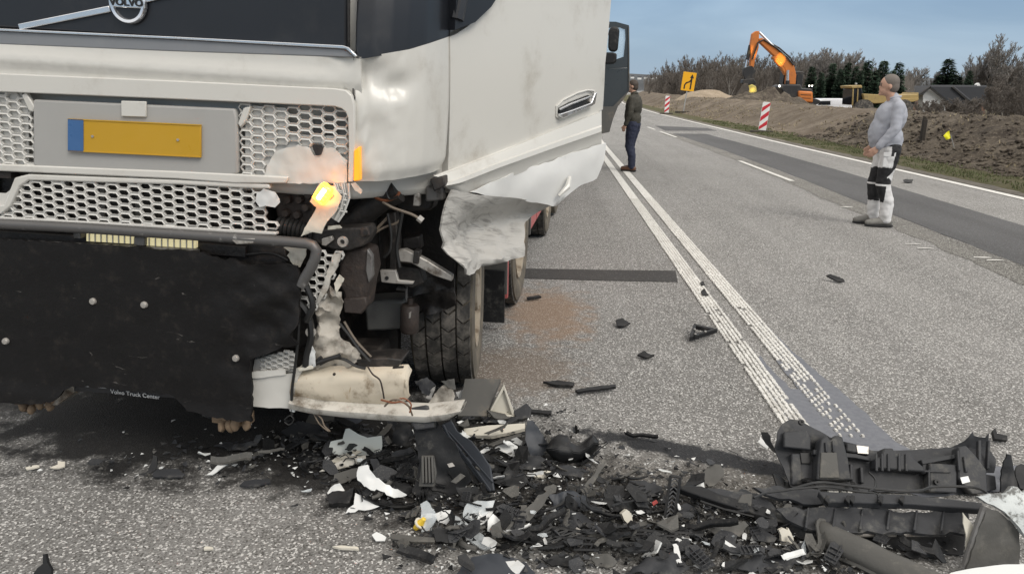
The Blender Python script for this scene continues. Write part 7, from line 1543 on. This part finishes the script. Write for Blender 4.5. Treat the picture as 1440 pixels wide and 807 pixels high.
# ---- trees
def bare_tree(seed, h, trunk_r, spread, levels=4, up=.55, forks=5, col=0, low=.25, twr=.012):
    rnd = random.Random(seed); mb = MB()
    def grow(p, d, L, r, lv):
        n = 4 if lv > 1 else 3; pts = [p]; q = p; dd = d
        for i in range(n):
            dd = (dd + Vector((rnd.gauss(0, .12), rnd.gauss(0, .12), rnd.gauss(.05, .06)))).normalized(); q = q + dd * (L / n); pts.append(q)
        rs = [r * (1 - .62 * i / n) for i in range(n + 1)]
        mb.tube(pts, [max(x, twr) for x in rs], 5 if lv == levels else 3, mi=0 if lv >= levels - 1 else 1, caps=False)
        if lv == 0: return
        k = forks if lv < levels else forks + 7
        for i in range(k):
            f = rnd.uniform(low if lv == levels else .15, 1.0); j = min(int(f * n), n - 1); b = pts[j].lerp(pts[j + 1], f * n - j)
            an = rnd.uniform(0, 2 * pi); ax_ = Vector((cos(an), sin(an), 0)); nd = (dd * up + ax_ * spread * rnd.uniform(.6, 1.1) + Vector((0, 0, .35))).normalized()
            grow(b, nd, L * rnd.uniform(.34, .52) * (1.15 - .35 * f if lv == levels else 1), max(rs[j] * .5, twr), lv - 1)
    grow(Vector((0, 0, 0)), Vector((0, 0, 1)), h * .82, trunk_r, levels); return mb
def tree_obj(name, mt, mc, loc, s, rz, label, group, seed_sx=1.0):
    r = empty(name, loc, rz); tag(r, label, 'tree', group); r.scale = (s * seed_sx, s * seed_sx, s)
    for nm, me in (('trunk', mt), ('crown', mc)):
        o = bpy.data.objects.new(nm, me); COL.objects.link(o); o.parent = r
    return r
def split_tree(mb, m0, m1):
    a, b = MB(), MB(); a.v = mb.v; b.v = mb.v
    a.f = [f for f, m in zip(mb.f, mb.m) if m == 0]; b.f = [f for f, m in zip(mb.f, mb.m) if m == 1]; out = []
    for q in (a, b):
        idx = {}; vs = []; fs = []
        for f in q.f:
            g = []
            for i in f:
                if i not in idx: idx[i] = len(vs); vs.append(q.v[i])
                g.append(idx[i])
            fs.append(g)
        n = MB(); n.v = vs; n.f = fs; n.m = [0] * len(fs); out.append(n)
    zt = max(p.z for n in out for p in n.v); rt = max(hypot(p.x, p.y) for n in out for p in n.v); kx = min(1 / zt, .36 / rt)
    for n in out: n.v = [Vector((p.x * kx, p.y * kx, p.z / zt)) for p in n.v]
    return out[0].mesh('trunk', m0), out[1].mesh('crown', m1, smooth=0)
T_BROWN = [split_tree(bare_tree(s, 1.0, .022, .75, 4, .8, 5, low=.2, twr=.0022), BARK, TWIG) for s in (1, 2, 3, 4)]
T_GREY = [split_tree(bare_tree(s, 1.0, .024, .8, 4, .7, 7, low=.25, twr=.0022), BARK, TWIG_G) for s in (11, 12)]
T_BIRCH = [split_tree(bare_tree(s, 1.0, .016, .5, 4, .9, 5, low=.35, twr=.0018), BIRCH, TWIG) for s in (21, 22)]
def conifer(seed):
    rnd = random.Random(seed); t = MB().tube([(0, 0, 0), (0, 0, .5), (0, 0, 1.0)], [.022, .014, .002], 6); c = MB()
    z = .06; 
    while z < .985:
        R_ = (.25 * (1 - z) ** .85 + .014) * rnd.uniform(.85, 1.12); nb = max(6, int(20 * (1 - z)) + 5)
        for k in range(nb):
            an = rnd.uniform(0, 2 * pi); L = R_ * rnd.uniform(.7, 1.12); d = Vector((cos(an), sin(an), 0)); sd = Vector((-sin(an), cos(an), 0)); m = max(2, int(L / .026))
            for i in range(m):
                f = (i + .6) / m; p = d * (L * f) + Vector((0, 0, z - .32 * L * f + .12 * L * f * f))
                for s in (-1, 1):
                    w_ = .042 * rnd.uniform(.6, 1.2) * (1.2 - .5 * f); tip = p + sd * s * w_ * 1.4 + d * w_ * 1.0 - Vector((0, 0, w_ * rnd.uniform(.1, .9)))
                    c.add([p - d * .018, p + d * .02, tip], [(0, 1, 2)])
        z += .015 * rnd.uniform(.8, 1.2)
    return t.mesh('trunk', BARK), c.mesh('crown', NEEDLE, smooth=0)
T_CON = [conifer(s) for s in (5, 6, 7)]
def plant(name, meshes, px, ytop, Y, label, group, sx=1.0, base=None, rnd=random.Random(9)):
    top = AtY(px, ytop, Y); bz = terr(top.x, Y) if top.x < 45 else -3.4
    bz = min(bz, -2.2) if Y > 75 else bz
    return tree_obj(name, *meshes, (top.x, Y, bz), (top.z - bz), rnd.uniform(0, 6), label, group, sx)
rnd = random.Random(31)
G1 = 'bare brown trees of the wood behind the road'; L1 = 'bare brown tree in the wood behind the excavator'
prof = [(905, 100), (930, 96), (950, 88), (985, 83), (1010, 80), (1030, 78), (1060, 80), (1090, 82), (1120, 78), (1150, 74), (1180, 76), (1210, 84), (1240, 92), (1300, 96)]
def ptop(x):
    for (a, b), (c, d) in zip(prof, prof[1:]):
        if x <= c: return b + (d - b) * (x - a) / (c - a)
    return 96
for i in range(110):
    x = 918 + i * 3.1 + rnd.uniform(-3, 3); Y = rnd.uniform(98, 150) if x < 1128 else rnd.uniform(135, 160); plant('bare_tree', T_BROWN[i % 4], x, ptop(x) + rnd.choice((-6, -2, 2, 6, 10, 14, 18)) + rnd.uniform(-2, 2), Y, L1, G1, rnd.uniform(.75, 1.05))
G2 = 'grey bare crowns above the spruces'
for x, y, Y, s in ((1137, 80, 112, .9), (1153, 67, 112, 1.1), (1166, 66, 112, 1.1), (1178, 70, 112, 1.0), (1190, 67, 114, .95), (1199, 78, 114, .8)): plant('grey_bare_tree', T_GREY[int(x) % 2], x, y, Y, 'tall grey bare crown standing above the dark spruces', G2, s)
for x, y, Y in ((1000, 84, 90), (1034, 80, 92), (1084, 88, 88), (1118, 75, 90), (1127, 72, 92)): plant('birch_tree', T_BIRCH[int(x) % 2], x, y, Y, 'slim bare birch with pale trunk at the edge of wood', 'slim birches at the edge of the wood', .7)
G3 = 'dark spruces in a row behind the machines'; L3 = 'dark green spruce in the row behind the machines'
for x, y, Y, s in ((1143, 92, 100, 1.0), (1156, 100, 98, .9), (1172, 88, 102, 1.0), (1184, 96, 100, 1.0), (1194, 86, 103, .9), (1205, 92, 100, .9), (1222, 83, 104, 1.0), (1244, 84, 104, 1.05), (1266, 86, 104, 1.0), (1211, 98, 99, .9), (1233, 96, 99, .9), (1256, 98, 99, .9)): plant('spruce_tree', T_CON[int(x) % 3], x, y, Y, L3, G3, s)
plant('spruce_tree', T_CON[1], 1336, 81, 170, 'large lone dark green conifer behind the white-gabled house', None, 1.45); plant('spruce_tree', T_CON[2], 1322, 103, 171, 'small dark conifer leaning on the left of the lone conifer', None, 1.3); plant('spruce_tree', T_CON[0], 1349, 104, 171, 'small dark conifer at the right foot of lone conifer', None, 1.3)
for x, y, s in ((1290, 92, 1.2), (1301, 94, 1.2), (1312, 98, 1.0), (1281, 97, 1.0)): plant('bare_bush_tree', T_GREY[int(x) % 2], x, y, 172, 'round bare brown tree between spruces and lone conifer', 'round bare trees left of the house', s)
plant('bare_tree', T_GREY[0], 1358, 96, 175, 'thin bare tree just right of the lone conifer', None, .8)
for x, y, s, lab in ((1395, 48, 1.0, 'tallest pale bare tree near the right edge'), (1412, 62, .8, 'bare tree between the two tallest at the right edge'), (1428, 61, .95, 'tall bare tree nearest the right edge of the photo'), (1380, 70, .8, 'bare tree left of the tallest pale tree'), (1445, 66, 1.0, 'bare tree cut by the right edge of the photo')): plant('bare_tree', T_GREY[int(x) % 2] if x != 1428 else T_BIRCH[0], x, y, 165, lab, None, s)
plant('spruce_tree', T_CON[2], 1365, 98, 164, 'small pointed dark spruce left of the big bare trees', None, .9)
for i in range(16): plant('dark_bare_tree', T_BROWN[i % 4], 1372 + i * 5 + rnd.uniform(-3, 3), 92 + rnd.uniform(-8, 14), rnd.uniform(162, 180), 'dark bare tree massed below the tall trees at right', 'dark bare trees massed at the right edge', 1.1)
# nearer bare shrubs on the bank behind the house
T_BUSH = [split_tree(bare_tree(s, 1.0, .02, 1.0, 4, .8, 6, low=.02, twr=.003), BARK, TWIG) for s in (41, 42)]
for i in range(14):
    x = 1398 + i * 5 + rnd.uniform(-4, 4); Y = rnd.uniform(38, 52); top = AtY(x, rnd.uniform(102, 122), Y); bz = terr(top.x, Y) - .1
    tree_obj('bare_shrub', *T_BUSH[i % 2], (top.x, Y, bz), top.z - bz, rnd.uniform(0, 6), 'dense bare shrub in the thicket at the right edge', 'bare shrubs in the thicket at the right edge', 1.1)
for i in range(12):
    x = 1296 + i * 8 + rnd.uniform(-4, 4); Y = rnd.uniform(60, 75); top = AtY(x, rnd.uniform(136, 146), Y); bz = terr(top.x, Y) - .6
    tree_obj('bare_shrub', *T_BUSH[i % 2], (top.x, Y, bz), max(.8, top.z - bz), rnd.uniform(0, 6), 'low bare shrub growing in front of the white-gabled house', 'low shrubs in front of the house', 1.4)
# thicket filling the wood: one mass of twigs
mb = MB(); rnd = random.Random(8)
for i in range(9000):
    x = rnd.uniform(906, 1284); Y = rnd.uniform(120, 165); yt = ptop(x) + 22 + rnd.uniform(0, 40); p = AtY(x, yt, Y); h = rnd.uniform(1.2, 2.6); l = Vector((rnd.gauss(0, .35), rnd.gauss(0, .2), h)); w_ = rnd.uniform(.03, .07)
    mb.add([p - Vector((w_, 0, 0)), p + Vector((w_, 0, 0)), p + l], [(0, 1, 2)])
for i in range(2600):
    x = rnd.uniform(1360, 1470); Y = rnd.uniform(168, 185); p = AtY(x, rnd.uniform(98, 150), Y); h = rnd.uniform(1.0, 2.2); l = Vector((rnd.gauss(0, .4), 0, h)); w_ = rnd.uniform(.03, .07)
    mb.add([p - Vector((w_, 0, 0)), p + Vector((w_, 0, 0)), p + l], [(0, 1, 2)])
tag(mb.build('thicket', TWIG, smooth=0), 'mass of bare brown undergrowth and twigs filling the wood', 'thicket', kind='stuff')
# far cottages at the foot of the hills
for k, (x, y, Y) in enumerate(((889, 106.5, 620), (899, 108, 560), (908, 107, 600), (917, 108.5, 540), (924, 107.5, 580))):
    p = AtY(x, y + 5, Y); r = empty('far_cottage', p); tag(r, 'tiny white cottage far away at the foot of the hills', 'house', 'tiny cottages below the hills')
    MB().box((0, 0, 1.2), (2.6, 3, 1.6)).build('wall', WALLW, r); MB().prism([(-1.5, -1.7, 1.9), (1.5, -1.7, 1.9), (1.3, 0, 2.9), (-1.3, 0, 2.9)], (0, .4, 0)).build('roof', ROOFM, r)
# white stones on the bank edge
for x, y in ((994, 137), (1010.5, 136.5)):
    p = march(x, y, 20); MB_ = MB().ico((p.x, p.y, p.z + .12), .18, 2, (1, 1, .8), .08); tag(MB_.build('stone', WALLW, base=True), 'pale stone on the top edge of the bank right of yellow sign', 'stone', 'pale stones on the bank edge')
